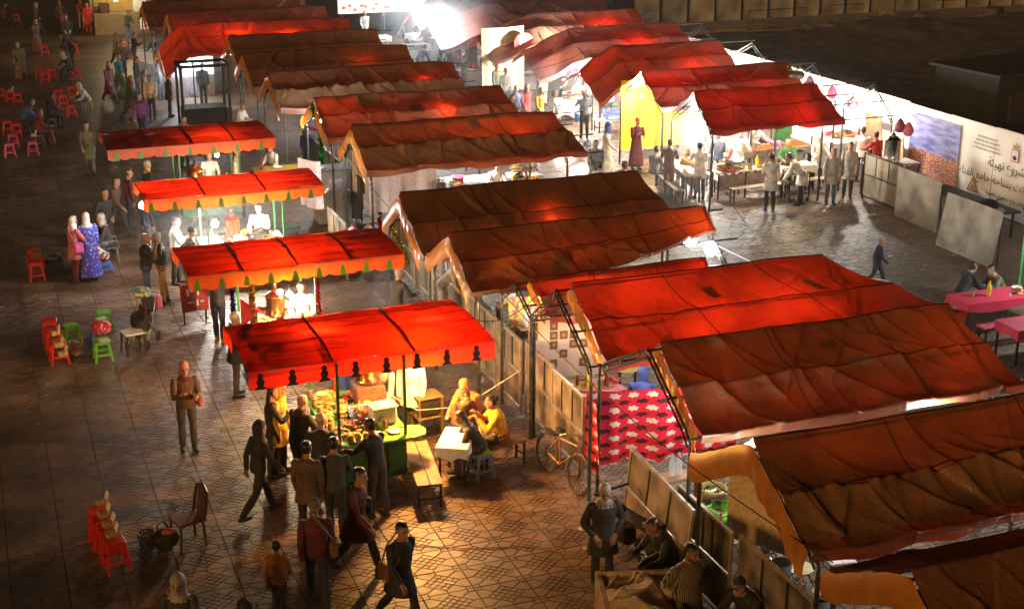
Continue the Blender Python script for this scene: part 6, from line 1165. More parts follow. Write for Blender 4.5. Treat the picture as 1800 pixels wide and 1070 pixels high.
    for i, s in ((0, -1), (1, 1)):
        so = up(.425, 0, s*.178*bulk**.5); a = math.radians(P['sh'][i]); b = math.radians(ab[i]); e = math.radians(P['el'][i]); w_ = math.radians(inw[i])
        R = T @ Matrix.Rotation(s*0, 3, 'Z')
        d = R @ Vector((s*math.sin(b), math.sin(a)*math.cos(b), -math.cos(a)*math.cos(b))); eo = so+d*.285*k
        f = Vector((0, math.sin(a+e), -math.cos(a+e))); f = f+Vector((-s*math.sin(w_)*math.sin(e+.25), 0, 0)); f = R @ f.normalized(); wo = eo+f*.245*k
        blob(mb, TP, so, .066*k, .066*k, .066*k, T)
        limb(mb, TP, so, eo, .062*k*bulk, .050*k*bulk, .004); limb(mb, TP if not sleeve else EX, eo, wo, .051*k*bulk, .038*k*bulk, .004)
        # hand: palm, four bent fingers, thumb
        side = f.cross(Zv); side = side.normalized() if side.length > .1 else Vector((0, 1, 0)); nrm = side.cross(f).normalized()
        pc = wo+f*.055*k; limb(mb, SK, wo, wo+f*.03*k, .026*k, .028*k, 0, 2); limb(mb, SK, wo+f*.025*k, wo+f*.085*k, .034*k, .037*k, 0, 3, .55)
        for q in range(4):
            b0 = wo+f*.085*k+side*(q-1.5)*.019*k; L = (.062, .074, .07, .054)[q]*k; m1 = b0+f*L*.5-nrm*.012*k; m2 = m1+f*L*.42-nrm*.028*k
            limb(mb, SK, b0, m1, .0095*k, .009*k, 0, 2, n=6); limb(mb, SK, m1, m2, .009*k, .0075*k, 0, 2, n=6)
        t0 = wo+f*.03*k+side*(-s)*.026*k; t1 = t0+f*.035*k+side*(-s)*.025*k-nrm*.01*k; limb(mb, SK, t0, t1, .012*k, .011*k, 0, 2, n=6); limb(mb, SK, t1, t1+f*.032*k-nrm*.012*k, .0105*k, .009*k, 0, 2, n=6)
    # head
    HM_ = Matrix.Rotation(math.radians(-head[0]), 3, 'Z') @ Matrix.Rotation(-ln*.45-math.radians(head[1]), 3, 'X')
    nk = up(.50); hc = nk+T @ Vector((0, .02*k, .055*k))+HM_ @ Vector((0, .012*k, .105*k)); hv = lambda x, y, z: hc+HM_ @ Vector((x*k, y*k, z*k))
    limb(mb, SK, nk-T @ Vector((0, 0, .05)), hv(0, -.02, -.05), .055*k, .052*k, 0, 4)
    hsx = lambda r: HM_ @ Vector((r*k, 0, 0)); hsy = lambda r: HM_ @ Vector((0, r*k, 0))
    jc = EX if beard else SK
    loft(mb, SK, [(hv(0, .055, -.118), hsx(.018), hsy(.018)), (hv(0, .045, -.108), hsx(.04), hsy(.045)), (hv(0, .02, -.08), hsx(.058), hsy(.075)), (hv(0, .006, -.045), hsx(.067), hsy(.088)), (hv(0, 0, 0), hsx(.074), hsy(.094)), (hv(0, -.006, .04), hsx(.076), hsy(.096)), (hv(0, -.01, .075), hsx(.070), hsy(.088)), (hv(0, -.012, .10), hsx(.052), hsy(.066)), (hv(0, -.012, .115), hsx(.02), hsy(.03))], 16)
    limb(mb, SK, hv(0, .09, .008), hv(0, .112, -.032), .009*k, .015*k, 0, 3, n=8)                       # nose
    limb(mb, SK, hv(-.038, .083, .02), hv(.038, .083, .02), .011*k, .011*k, .002, 4, n=6)              # brow
    limb(mb, SK, hv(-.02, .082, -.068), hv(.02, .082, -.068), .010*k, .010*k, .002, 3, n=6)            # lips
    for s in (-1, 1): limb(mb, SK, hv(s*.078, -.005, .015), hv(s*.076, -.002, -.028), .014*k, .011*k, 0, 2, n=6)
    if extra and not sleeve: loft(mb, EX, [(up(.455, .0), bx(.12), by(.10)), (up(.49, .005), bx(.098), by(.092)), (up(.525, .012), bx(.085), by(.085)), (up(.55, .012), bx(.06), by(.06))], 16)   # scarf or collar
    if beard: loft(mb, HR, [(hv(0, .075, -.125), hsx(.02), hsy(.02)), (hv(0, .048, -.112), hsx(.046), hsy(.05)), (hv(0, .03, -.082), hsx(.062), hsy(.071)), (hv(0, .015, -.052), hsx(.066), hsy(.06))], 14)
    if hair in ('short', 'long', 'bun'):
        loft(mb, HR, [(hv(0, -.045, -.055), hsx(.058), hsy(.05)), (hv(0, -.032, -.01), hsx(.078), hsy(.072)), (hv(0, -.026, .04), hsx(.083), hsy(.088)), (hv(0, -.012, .085), hsx(.078), hsy(.094)), (hv(0, -.012, .112), hsx(.058), hsy(.072)), (hv(0, -.012, .127), hsx(.025), hsy(.035))], 16)
        if hair == 'long': loft(mb, HR, [(hv(0, -.05, .05), hsx(.07), hsy(.05)), (hv(0, -.075, -.05), hsx(.088), hsy(.045)), (hv(0, -.085, -.15), hsx(.10), hsy(.04)), (hv(0, -.09, -.27), hsx(.085), hsy(.032)), (hv(0, -.09, -.33), hsx(.04), hsy(.02))], 14)
        if hair == 'bun': blob(mb, HR, hv(0, -.12, .05), .045*k, .045*k, .045*k, HM_)
    elif hair in ('beanie', 'cap'):
        loft(mb, HR, [(hv(0, -.014, .022), hsx(.084), hsy(.098)), (hv(0, -.014, .045), hsx(.086), hsy(.10)), (hv(0, -.014, .09), hsx(.080), hsy(.092)), (hv(0, -.014, .125), hsx(.058), hsy(.066)), (hv(0, -.014, .142), hsx(.02), hsy(.025))], 16)
        if hair == 'cap': loft(mb, HR, [(hv(0, .06, .045), hsx(.068), hsy(.02)), (hv(0, .105, .042), hsx(.066), hsy(.014)), (hv(0, .165, .028), hsx(.045), hsy(.010))], 12)
        else: loft(mb, HR, [(hv(0, -.04, -.03), hsx(.07), hsy(.06)), (hv(0, -.03, .03), hsx(.08), hsy(.08))], 12)
    elif hair in ('scarf', 'hood'):
        o = .012 if hair == 'hood' else 0
        loft(mb, HR, [(hv(0, -.02, -.20), hsx(.14+o), hsy(.12)), (hv(0, -.02, -.15), hsx(.095+o), hsy(.09)), (hv(0, -.03, -.09), hsx(.086+o), hsy(.088+o)), (hv(0, -.035, -.02), hsx(.09+o), hsy(.088+o)), (hv(0, -.03, .05), hsx(.09+o), hsy(.095+o)), (hv(0, -.015, .10), hsx(.076+o), hsy(.093+o)), (hv(0, -.02, .13+o), hsx(.045), hsy(.06)), (hv(0, -.03, .145+o*2), hsx(.015), hsy(.02))], 16)
    d = math.hypot(pos[0], pos[1]); v = vox or (.0095 if d < 25 else .0145 if d < 34 else .021 if d < 48 else .028)
    me = mb.mesh('person_raw', SKIN[0]); o = bpy.data.objects.new('person', me); COL.objects.link(o)
    o.location = (pos[0], pos[1], pos[2] if len(pos) > 2 else 0); o.rotation_euler = (0, 0, -math.radians(face)); tag(o, label, 'person', group or 'people in the market')
    rm = o.modifiers.new('r', 'REMESH'); rm.mode = 'VOXEL'; rm.voxel_size = v; sm = o.modifiers.new('s', 'SMOOTH'); sm.iterations = 2 if v < .012 else 1; sm.factor = .45
    hm = MATS.get(haircol) or (HAIR[haircol] if haircol in HAIR else cloth(haircol))
    mats = [SKIN[skin], cloth(top), cloth(legs), cloth(shoes), hm, cloth(sleeve or extra or top) if (sleeve or extra) else cloth(top)]
    eyes = None
    if d < 27:
        e = MB()
        for s in (-1, 1): e.ball(hv(s*.031, .083, .002), .0115*k, 8, 5)
        eyes = e
        eb = MB()
        for s in (-1, 1): eb.tube([hv(s*.014, .096, .022), hv(s*.032, .095, .028), hv(s*.052, .083, .022)], .0055*k, 6)
        eyes = (e, eb)
    PEOPLE.append((o, list(mb.v), CATS, mats, eyes)); return o
def finish_people():
    dg = bpy.context.evaluated_depsgraph_get(); dg.update()
    new = []
    for o, vs, cats, mats, eyes in PEOPLE: new.append(bpy.data.meshes.new_from_object(o.evaluated_get(dg)))
    for (o, vs, cats, mats, eyes), me in zip(PEOPLE, new):
        o.modifiers.clear(); o.data = me; me.materials.clear()
        for m in mats: me.materials.append(m)
        kd = KDTree(len(vs))
        for i, p in enumerate(vs): kd.insert(p, i)
        kd.balance(); n = len(me.polygons); c = np.empty(n*3, np.float32); me.polygons.foreach_get('center', c); c = c.reshape(-1, 3)
        idx = [cats[kd.find(p)[1]] for p in c]
        me.polygons.foreach_set('material_index', idx); me.polygons.foreach_set('use_smooth', [True]*n); me.update()
        if eyes:
            eyes[0].build('eyes', mat('eye_dark', (.02, .014, .01), .2), o, 2); eyes[1].build('eyebrows', HAIR['dark'], o)
def hp(px, py, h, pose='stand', seat=.45):        # ground spot of a figure from where the top of its head shows
    z = {'sit': seat+.80, 'sitlean': seat+.72, 'sitdrink': seat+.79, 'squat': 1.02, 'bend': 1.50}.get(pose, h); z = z*h/1.72 if pose not in ('stand',) else z
    p = at(px, py, z); return (p.x, p.y)
def who(px, py, label, face, pose='stand', h=1.72, dx=0, dy=0, **kw):
    x, y = hp(px, py, h, pose, kw.get('seat', .45)); return person(label, (x+dx, y+dy), face, pose, h, **kw)
# ---- foreground, right
who(1062, 842, 'man in grey knitted cap and long black coat beside the leaning panel', 188, 'pockets', 1.74, top='black', legs='black', hair='beanie', haircol='lgrey', coat=.32, bulk=1.12, extra='grey', beard=True, skin=1, head=(8, 12))
who(1183, 908, 'seated man in dark jacket looking left behind the striped-robe man', 262, 'sitlean', 1.74, top='black', legs='black', hair='short', skin=1, seat=.5, head=(0, 0))
who(1212, 943, 'man in a brown striped sleeveless robe with pink shirt sleeves', 172, 'behind', 1.78, top='robe_stripe', legs='black', hair='short', robe=True, bulk=1.22, skin=1, sleeve='cream', beard=True, head=(-20, 8))
who(1330, 1008, 'man in black padded jacket and dark cap at the bottom edge', 250, 'sitlean', 1.74, top='black', legs='black', hair='cap', haircol='navy', bulk=1.15, skin=0, seat=.45)
# ---- round the first cart
who(845, 728, 'woman in black leather jacket seated on the blue stool', 285, 'sitlean', 1.66, top='black', legs='brown', hair='long', seat=.47, extra='white', head=(0, 5))
who(882, 702, 'woman in bright yellow padded jacket eating at the small table', 282, 'sitdrink', 1.68, top='yellow', legs='char', hair='bun', seat=.47, bulk=1.18)
who(836, 662, 'person in orange-brown jacket and knitted cap leaning over the table', 235, 'sitlean', 1.75, top='orange', legs='brown', hair='beanie', haircol='orange', seat=.5, bulk=1.1)
who(803, 684, 'person in dark jacket seated across the small table', 170, 'sitlean', 1.68, top='brown', legs='char', hair='short', seat=.45)
who(722, 612, 'vendor in white coat standing right of the copper urn', 215, 'stand', 1.75, top='white', legs='char', hair='short', coat=.25, skin=1, bulk=1.1)
who(688, 622, 'vendor in striped pale robe leaning over the green cart', 230, 'bend', 1.75, top='lgrey', legs='char', hair='short', coat=.3, skin=1)
who(660, 735, 'man in black jacket standing at the front of the green cart', 330, 'reach', 1.72, top='black', legs='char', hair='short', skin=1)
who(472, 680, 'woman with dark hair and black coat drinking beside the green cart', 95, 'hold', 1.68, top='black', legs='black', hair='long', coat=.25, skin=2)
who(486, 668, 'person in amber yellow coat behind the dark-haired woman', 120, 'stand', 1.72, top='yellow', legs='brown', hair='hood', haircol='yellow', coat=.35)
who(520, 694, 'bald-headed man in dark hooded jacket at the left side of the cart', 60, 'reach', 1.72, top='black', legs='char', hair='none', extra='brown', bulk=1.12, skin=2)
who(562, 733, 'person in cream knitted cap at the front left of the cart', 20, 'reach', 1.68, top='black', legs='brown', hair='beanie', haircol='cream', bulk=1.1)
who(552, 872, 'person in rust jacket and ochre cap walking away at the bottom', 10, 'walk', 1.72, top='maroon', legs='black', hair='beanie', haircol='olive', bulk=1.05)
who(622, 800, 'tall person in dark maroon coat striding past the cart', 130, 'walk', 1.82, top='maroon', legs='black', hair='short', coat=.3)
who(486, 985, 'child in orange jacket at the bottom edge', 20, 'walk', 1.25, top='orange', legs='char', hair='short')
who(313, 1006, 'person in pale hood and dark yellow-striped jacket at the bottom left', 200, 'hold', 1.70, top='char', legs='black', hair='hood', haircol='grey', extra='yellow')
who(432, 1052, 'person in black hooded coat at the bottom edge beside the child', 350, 'walk', 1.70, top='black', legs='black', hair='hood', haircol='black')
who(320, 630, 'person in pink cap and brown jacket standing alone on the paving', 175, 'hold', 1.74, top='brown', legs='char', hair='beanie', haircol='pink', extra='maroon')
who(408, 548, 'person in cream cap and black coat half hidden by the red awning', 85, 'stand', 1.74, top='black', legs='brown', hair='beanie', haircol='cream', coat=.2, sleeve='black')
# ---- left plaza
who(150, 373, 'woman in long blue printed dress and white headscarf', 345, 'stand', 1.72, top='blue_print', legs='purple', hair='scarf', haircol='white', robe=True, bulk=1.08)
who(124, 384, 'woman in pink top and white headscarf beside the blue dress', 60, 'hold', 1.66, top='pink', legs='maroon', hair='scarf', haircol='white', coat=.3)
who(178, 413, 'woman in polka-dot blouse bending on a blue stool', 250, 'sitlean', 1.62, top='polka', legs='red', hair='scarf', haircol='cream', seat=.3, bulk=1.25, lean=48)
who(187, 380, 'woman in grey headscarf and dark coat on the metal chair', 268, 'sit', 1.68, top='char', legs='grey_print', hair='scarf', haircol='lgrey', seat=.47, coat=.2)
who(251, 407, 'bald man in two-tone tan and black jacket drinking from a bottle', 95, 'drink', 1.74, top='black', legs='denim', hair='none', skin=1, sleeve='tan', bulk=1.1)
who(279, 405, 'man in black jacket and tan trousers facing the drinking man', 275, 'hold', 1.74, top='black', legs='tan', hair='short', haircol='grey', skin=1, bulk=1.08)
who(303, 379, 'person in dark cap and pink scarf behind the red sign', 110, 'hold', 1.72, top='lgrey', legs='black', hair='cap', haircol='navy', extra='pink')
who(327, 400, 'person in dark cap at the counter under the second awning', 80, 'reach', 1.70, top='char', legs='black', hair='cap', haircol='black')
who(378, 470, 'person in dark trousers and yellow slippers under the second awning', 30, 'reach', 1.70, top='char', legs='navy', hair='short', shoes='yellow')
who(181, 328, 'man in black coat standing in the dark left of the white lamp', 150, 'pockets', 1.74, top='black', legs='black', hair='short', skin=1)
who(222, 296, 'man in dark jacket close to the corner of the third awning', 80, 'stand', 1.74, top='maroon', legs='black', hair='short', haircol='brown')
who(198, 305, 'person in brown coat behind the man near the white lamp', 120, 'walk', 1.74, top='brown', legs='black', hair='short')
who(252, 336, 'person in patterned trousers below the left white lamp', 60, 'stand', 1.74, top='navy', legs='geo_trousers', hair='short')
who(255, 281, 'man in yellow-collared jacket before the farthest awning', 70, 'stand', 1.74, top='black', legs='black', hair='short', haircol='grey', extra='yellow')
who(366, 262, 'vendor in white coat behind the farthest copper urn', 185, 'reach', 1.74, top='white', legs='char', hair='short', coat=.25)
who(455, 352, 'vendor in white shirt at the third cart', 200, 'reach', 1.74, top='white', legs='char', hair='short')
who(530, 487, 'vendor in white coat glowing at the second cart', 195, 'reach', 1.74, top='white', legs='char', hair='short', coat=.25)
# ---- top left crowd
for k, a in enumerate([
 (165, -6, 'man in long white coat at the top left', 175, 'stand', dict(top='white', legs='char', coat=.3)), (140, -4, 'person in bright red jacket beside the white coat', 160, 'hold', dict(top='red', legs='tan')), (152, 3, 'person in red dress beside the white coat', 190, 'stand', dict(top='red', legs='red', coat=.4)),
 (115, 25, 'man in long black coat below the top left crowd', 170, 'pockets', dict(top='black', legs='black', coat=.4)), (124, 58, 'person in black hood bent over a pram', 250, 'bend', dict(top='black', legs='black', hair='hood', haircol='black', coat=.3)),
 (122, 93, 'person in dark coat seated by red stools', 240, 'sitlean', dict(top='black', legs='black', hair='scarf', haircol='grey')), (152, 147, 'person in grey hooded coat on a small yellow stool', 250, 'sitlean', dict(top='lgrey', legs='char', hair='hood', haircol='grey', seat=.3)),
 (84, 168, 'person in black coat seated on the dark red chair', 60, 'sit', dict(top='black', legs='black', hair='scarf', haircol='black', coat=.3)), (205, 92, 'person in teal jacket walking through the dark', 140, 'walk', dict(top='teal', legs='green', hair='short')), (188, 105, 'person in dark red coat next to the teal jacket', 150, 'walk', dict(top='maroon', legs='black', coat=.5, hair='scarf', haircol='black')),
 (237, 98, 'man in dark jacket near the smoke', 110, 'stand', dict(top='navy', legs='denim', hair='short')), (250, 122, 'man in grey jacket and jeans near the smoke', 100, 'stand', dict(top='grey', legs='denim', hair='short')), (278, 100, 'man in blue checked trousers standing in the smoke', 110, 'stand', dict(top='grey', legs='navy', hair='short')), (294, 126, 'man in black coat before the dark frame booth', 90, 'stand', dict(top='black', legs='black', hair='short', coat=.25)),
 (233, 55, 'person in black jacket by the pale table', 90, 'hold', dict(top='black', legs='char', hair='short')), (272, 62, 'person in dark sweater behind the pale table', 230, 'reach', dict(top='navy', legs='black', hair='short')), (221, 20, 'cyclist in olive jacket by the yellow stall', 140, 'sit', dict(top='olive', legs='denim', hair='cap', haircol='denim', seat=.85)),
 (334, 96, 'silhouette in pointed hood inside the dark frame booth', 350, 'stand', dict(top='black', legs='black', hair='hood', haircol='black', robe=True)), (354, 110, 'second dark figure inside the frame booth', 20, 'stand', dict(top='black', legs='black', hair='short')), (420, 184, 'man in white shirt seated near the farthest awning', 130, 'sit', dict(top='white', legs='char', hair='short')), (320, 203, 'man on the telephone behind the farthest awning', 140, 'drink', dict(top='black', legs='black', hair='short')),
 (60, 2, 'person in grey coat walking at the top edge', 120, 'walk', dict(top='char', legs='char', hair='scarf', haircol='purple')), (105, -3, 'person in dark skirt at the top edge', 200, 'walk', dict(top='brown', legs='pink', hair='short')), (4, 8, 'person in dark red coat at the top left corner', 100, 'sit', dict(top='maroon', legs='black', hair='scarf', haircol='black')), (245, 160, 'woman in purple coat near the smoke', 200, 'walk', dict(top='purple', legs='navy', hair='scarf', haircol='navy')),
 (38, 178, 'person in blue coat seated among red stools at far left', 90, 'sitlean', dict(top='blue', legs='navy', hair='scarf', haircol='navy')), (62, 195, 'person in red robe seated at far left', 80, 'sit', dict(top='maroon', legs='maroon', hair='scarf', haircol='maroon', robe=True))]):
    who(a[0], a[1], a[2], a[3], a[4], 1.72, **a[5])
# ---- lane and middle row
for k, a in enumerate([
 (538, 230, 'cook in dark blue apron under the tinsel', 20, 'bend', dict(top='navy', legs='navy', hair='short')), (480, 256, 'person in cream jacket and knitted cap at the yellow table', 230, 'sit', dict(top='cream', legs='char', hair='beanie', haircol='olive')), (412, 262, 'waiter in pale shirt beside the yellow table', 100, 'stand', dict(top='cream', legs='char', hair='short')),
 (958, 288, 'grey-haired man in pale blue shirt at the white counter', 280, 'sitlean', dict(top='sky', legs='char', hair='short', haircol='grey')), (872, 280, 'vendor in white coat behind the white counter', 190, 'reach', dict(top='white', legs='char', hair='short', coat=.2)),
 (694, 470, 'man in dark jacket and red trousers holding the fence', 60, 'reach', dict(top='char', legs='red', hair='short', haircol='grey')), (776, 455, 'worker in pale overalls climbing past the orange tarp', 120, 'bend', dict(top='lgrey', legs='lgrey', hair='none')), (832, 470, 'man in grey coat behind the steel partition', 100, 'walk', dict(top='grey', legs='grey', hair='short', coat=.3)),
 (1028, 543, 'cook in black and white jacket reaching over the stall table', 235, 'reach', dict(top='char', legs='black', hair='short', sleeve='white')), (1128, 664, 'person in royal blue jacket behind the red floral cloth', 30, 'sitlean', dict(top='blue', legs='black', hair='hood', haircol='blue'))]):
    who(a[0], a[1], a[2], a[3], a[4], 1.72, **a[5])
# ---- right-hand row
for k, a in enumerate([
 (1545, 432, 'child in navy hooded jacket and pale cap walking on the right', 120, 'walk', dict(top='navy', legs='char', hair='beanie', haircol='lgrey', h=1.35)), (1693, 464, 'man in black tracksuit squatting before the red tables', 80, 'squat', dict(top='black', legs='char', hair='short')), (1768, 462, 'man in olive hooded jacket squatting at the right edge', 275, 'squat', dict(top='olive', legs='denim', hair='short')),
 (1233, 249, 'cook in long white coat and jeans seen from behind', 10, 'reach', dict(top='white', legs='denim', hair='short', coat=.3)), (1214, 266, 'person in yellow printed robe seated at the long table', 20, 'sit', dict(top='yellow_print', legs='tan', hair='scarf', haircol='yellow_print', bulk=1.25)), (1178, 244, 'man in dark jacket with a bag at the long table', 30, 'reach', dict(top='brown', legs='maroon', hair='short')),
 (1358, 268, 'waiter in white coat and black trousers with coloured shoes', 20, 'hold', dict(top='white', legs='black', hair='short', coat=.3, shoes='blue')), (1413, 272, 'waiter in pale coat leaning over the trolley', 300, 'bend', dict(top='white', legs='char', hair='short', coat=.3)), (1466, 258, 'waiter in grey-white coat between benches', 200, 'stand', dict(top='lgrey', legs='denim', hair='short', coat=.3)), (1496, 248, 'waiter in grey coat left of the counter panel', 210, 'stand', dict(top='lgrey', legs='char', hair='short', coat=.35)),
 (1518, 222, 'cook in white jacket and jeans by the counter panel', 40, 'reach', dict(top='white', legs='denim', hair='short', coat=.15)), (1546, 230, 'cook in red and white shirt by the tea urn', 350, 'reach', dict(top='red', legs='char', hair='short')), (1300, 222, 'cook in white coat with a blue collar', 190, 'reach', dict(top='white', legs='char', hair='short', coat=.3, extra='blue')), (1326, 212, 'large cook in white coat at the grill', 160, 'reach', dict(top='white', legs='white', hair='beanie', haircol='white', coat=.35, bulk=1.2)),
 (1385, 238, 'vendor in green shirt behind the pink sweets', 200, 'reach', dict(top='green', legs='char', hair='short')), (1180, 186, 'person in dark hooded cloak before the yellow curtain', 190, 'sit', dict(top='brown', legs='brown', hair='hood', haircol='brown', robe=True, seat=.6)), (1120, 205, 'vendor in red embroidered robe before the yellow curtain', 180, 'hold', dict(top='maroon', legs='maroon', hair='beanie', haircol='red', robe=True)),
 (1028, 158, 'man in grey-brown leather jacket carrying a blue bag', 10, 'reach', dict(top='grey', legs='black', hair='short', bulk=1.1)), (986, 142, 'woman in black seated at the white table', 120, 'sit', dict(top='black', legs='black', hair='bun')), (1017, 140, 'man in beige jacket seated at the white table', 200, 'sitlean', dict(top='cream', legs='tan', hair='short')), (1040, 136, 'man in white shirt seated at the end of the white table', 230, 'sit', dict(top='white', legs='char', hair='short')),
 (948, 150, 'person in yellow coat walking between the rows', 160, 'walk', dict(top='yellow', legs='navy', hair='short', coat=.3)), (924, 144, 'person in crimson coat walking between the rows', 170, 'walk', dict(top='red', legs='navy', hair='scarf', haircol='maroon', coat=.4)), (906, 146, 'person in blue jacket walking between the rows', 185, 'walk', dict(top='denim', legs='navy', hair='short')), (889, 118, 'young man in grey vest with his arm round a friend', 190, 'stand', dict(top='lgrey', legs='char', hair='short')), (872, 110, 'young man in olive jacket beside the grey vest', 150, 'stand', dict(top='olive', legs='char', hair='short')), (897, 166, 'man with black hair reading a menu by the tent end', 120, 'hold', dict(top='cream', legs='char', hair='short')),
 (1066, 212, 'person in pale striped robe with blue hood walking right', 120, 'walk', dict(top='cream', legs='cream', hair='hood', haircol='blue', robe=True)), (1048, 240, 'person in grey coat under the bar of the ochre tent', 200, 'walk', dict(top='grey', legs='olive', hair='short', coat=.3)), (1090, 288, 'seated person with dark hair by the ochre tent', 90, 'sit', dict(top='olive', legs='char', hair='short')), (1050, 290, 'seated person in pale green shirt by the ochre tent', 60, 'sit', dict(top='lgrey', legs='char', hair='short')), (968, 158, 'waiter in white coat at the white table', 100, 'reach', dict(top='white', legs='char', hair='short', coat=.3)), (955, 110, 'cook in white hood under the round red sign', 190, 'reach', dict(top='white', legs='white', hair='hood', haircol='white', coat=.3)),
 (787, 56, 'man in black jacket facing a pale figure in the smoke', 260, 'stand', dict(top='black', legs='char', hair='short')), (776, 60, 'pale-shirted man in the smoke', 90, 'stand', dict(top='lgrey', legs='lgrey', hair='short')), (732, 32, 'woman in black seated at the far white table', 110, 'sit', dict(top='black', legs='black', hair='long')), (752, 28, 'person in grey hood eating at the far white table', 200, 'sitlean', dict(top='grey', legs='char', hair='hood', haircol='lgrey')), (700, 42, 'man in dark blue jacket at the far tables', 90, 'sitlean', dict(top='navy', legs='navy', hair='short')), (672, -2, 'person in striped jumper before the far sign', 200, 'hold', dict(top='striped_knit', legs='grey', hair='short')), (640, 16, 'person in white overall near the far cart wheel', 180, 'walk', dict(top='white', legs='white', hair='short')), (735, 82, 'man in blue-grey coat bending behind the tents', 60, 'bend', dict(top='navy', legs='denim', hair='short')), (770, 88, 'person in black with a red bag behind the tents', 120, 'sit', dict(top='black', legs='black', hair='scarf', haircol='black')), (862, 84, 'man in grey coat by the shelves', 60, 'stand', dict(top='grey', legs='grey', hair='short'))]):
    kw = dict(a[5]); h = kw.pop('h', 1.72); who(a[0], a[1], a[2], a[3], a[4], h, **kw)
for k, a in enumerate([
 (448, 735, 'person in black hood at the left end of the green cart', 70, 'walk', dict(top='black', legs='black', hair='hood', haircol='black')), (585, 770, 'person in dark jacket leaning on the front of the green cart', 15, 'reach', dict(top='char', legs='black', hair='short')), (536, 775, 'person in dark brown coat behind the cream cap', 30, 'stand', dict(top='brown', legs='black', hair='short', coat=.2)), (700, 905, 'dark figure in long coat walking on the orange-lit paving', 160, 'walk', dict(top='black', legs='black', hair='short', coat=.3)),
 (60, 30, 'person in brown robe near the top left stools', 150, 'walk', dict(top='brown', legs='brown', hair='hood', haircol='brown', robe=True)), (30, 70, 'person in ochre robe walking in the dark left', 190, 'walk', dict(top='olive', legs='brown', hair='hood', haircol='brown', robe=True)), (150, 210, 'person in ochre coat beside the farthest awning', 180, 'walk', dict(top='olive', legs='olive', hair='short', coat=.4)), (212, 70, 'person in brown jacket in the top left crowd', 160, 'stand', dict(top='brown', legs='char', hair='short')), (200, 55, 'person in grey jumper in the top left crowd', 120, 'walk', dict(top='grey', legs='char', hair='short')), (262, 130, 'person in pale jacket in the smoke', 200, 'stand', dict(top='cream', legs='char', hair='short')), (225, 130, 'person in dark coat crossing before the smoke', 100, 'walk', dict(top='char', legs='navy', hair='scarf', haircol='maroon', coat=.4)), (300, 60, 'person behind the bright display case', 190, 'reach', dict(top='white', legs='char', hair='short')),
 (815, 95, 'person in grey hoodie beside the glare counter', 120, 'stand', dict(top='grey', legs='denim', hair='hood', haircol='grey')), (845, 60, 'cook in white cap at the glare counter', 170, 'reach', dict(top='white', legs='white', hair='beanie', haircol='white')), (800, 70, 'person in dark red jacket in the far glare', 200, 'walk', dict(top='maroon', legs='char', hair='short')), (1075, 150, 'diner in pale blue shirt under the third tent', 250, 'sit', dict(top='sky', legs='char', hair='short')), (1265, 240, 'diner in dark jumper on the front bench', 10, 'sit', dict(top='navy', legs='denim', hair='short')), (1300, 248, 'diner in red jumper on the front bench', 350, 'sit', dict(top='red', legs='denim', hair='short')), (1150, 262, 'diner in grey coat at the left counter', 60, 'sit', dict(top='grey', legs='char', hair='short')), (1440, 232, 'cook in white apron by the steel pot', 190, 'reach', dict(top='white', legs='char', hair='beanie', haircol='white', coat=.3))]):
    who(a[0], a[1], a[2], a[3], a[4], 1.72, **a[5])
def carry(person_label, m, x, y, z, s=1., strap=True):          # a bag worn by a figure, part of it
    o = next(p[0] for p in PEOPLE if p[0]['label'] == person_label); MB().bbox((x, y, z), (.11*s, .24*s, .26*s), .03).build('shoulder_bag', m, o, True); o = KIDS[o.name][-1]
    if strap: MB().tube([(x, y-.06, z+.12), (x*.5, -.13, 1.25), (-x*.3, -.05, 1.5), (-x*.2, .12, 1.35), (x*.6, .12, 1.05), (x, y+.06, z+.12)], .014, 6).build('strap', m, o, True)
for a in [('person in cream cap and black coat half hidden by the red awning', mat('black_fabric', (.012, .012, .013), .8), .24, -.02, .92, 1.1), ('person in pink cap and brown jacket standing alone on the paving', MATS['coral_cloth'], -.24, 0, .95, .9), ('person in rust jacket and ochre cap walking away at the bottom', MATS['brown_leather'], .25, 0, .9, 1.), ('tall person in dark maroon coat striding past the cart', mat('black_fabric', (.012, .012, .013), .8), -.26, 0, 1.0, 1.1), ('dark figure in long coat walking on the orange-lit paving', MATS['brown_leather'], .25, 0, .95, 1.), ('woman in pink top and white headscarf beside the blue dress', MATS['pink_scarf'], .22, 0, .9, 1.), ('man in grey-brown leather jacket carrying a blue bag', PLB, -.28, 0, .75, 1.2)]: carry(*a)
finish_people()
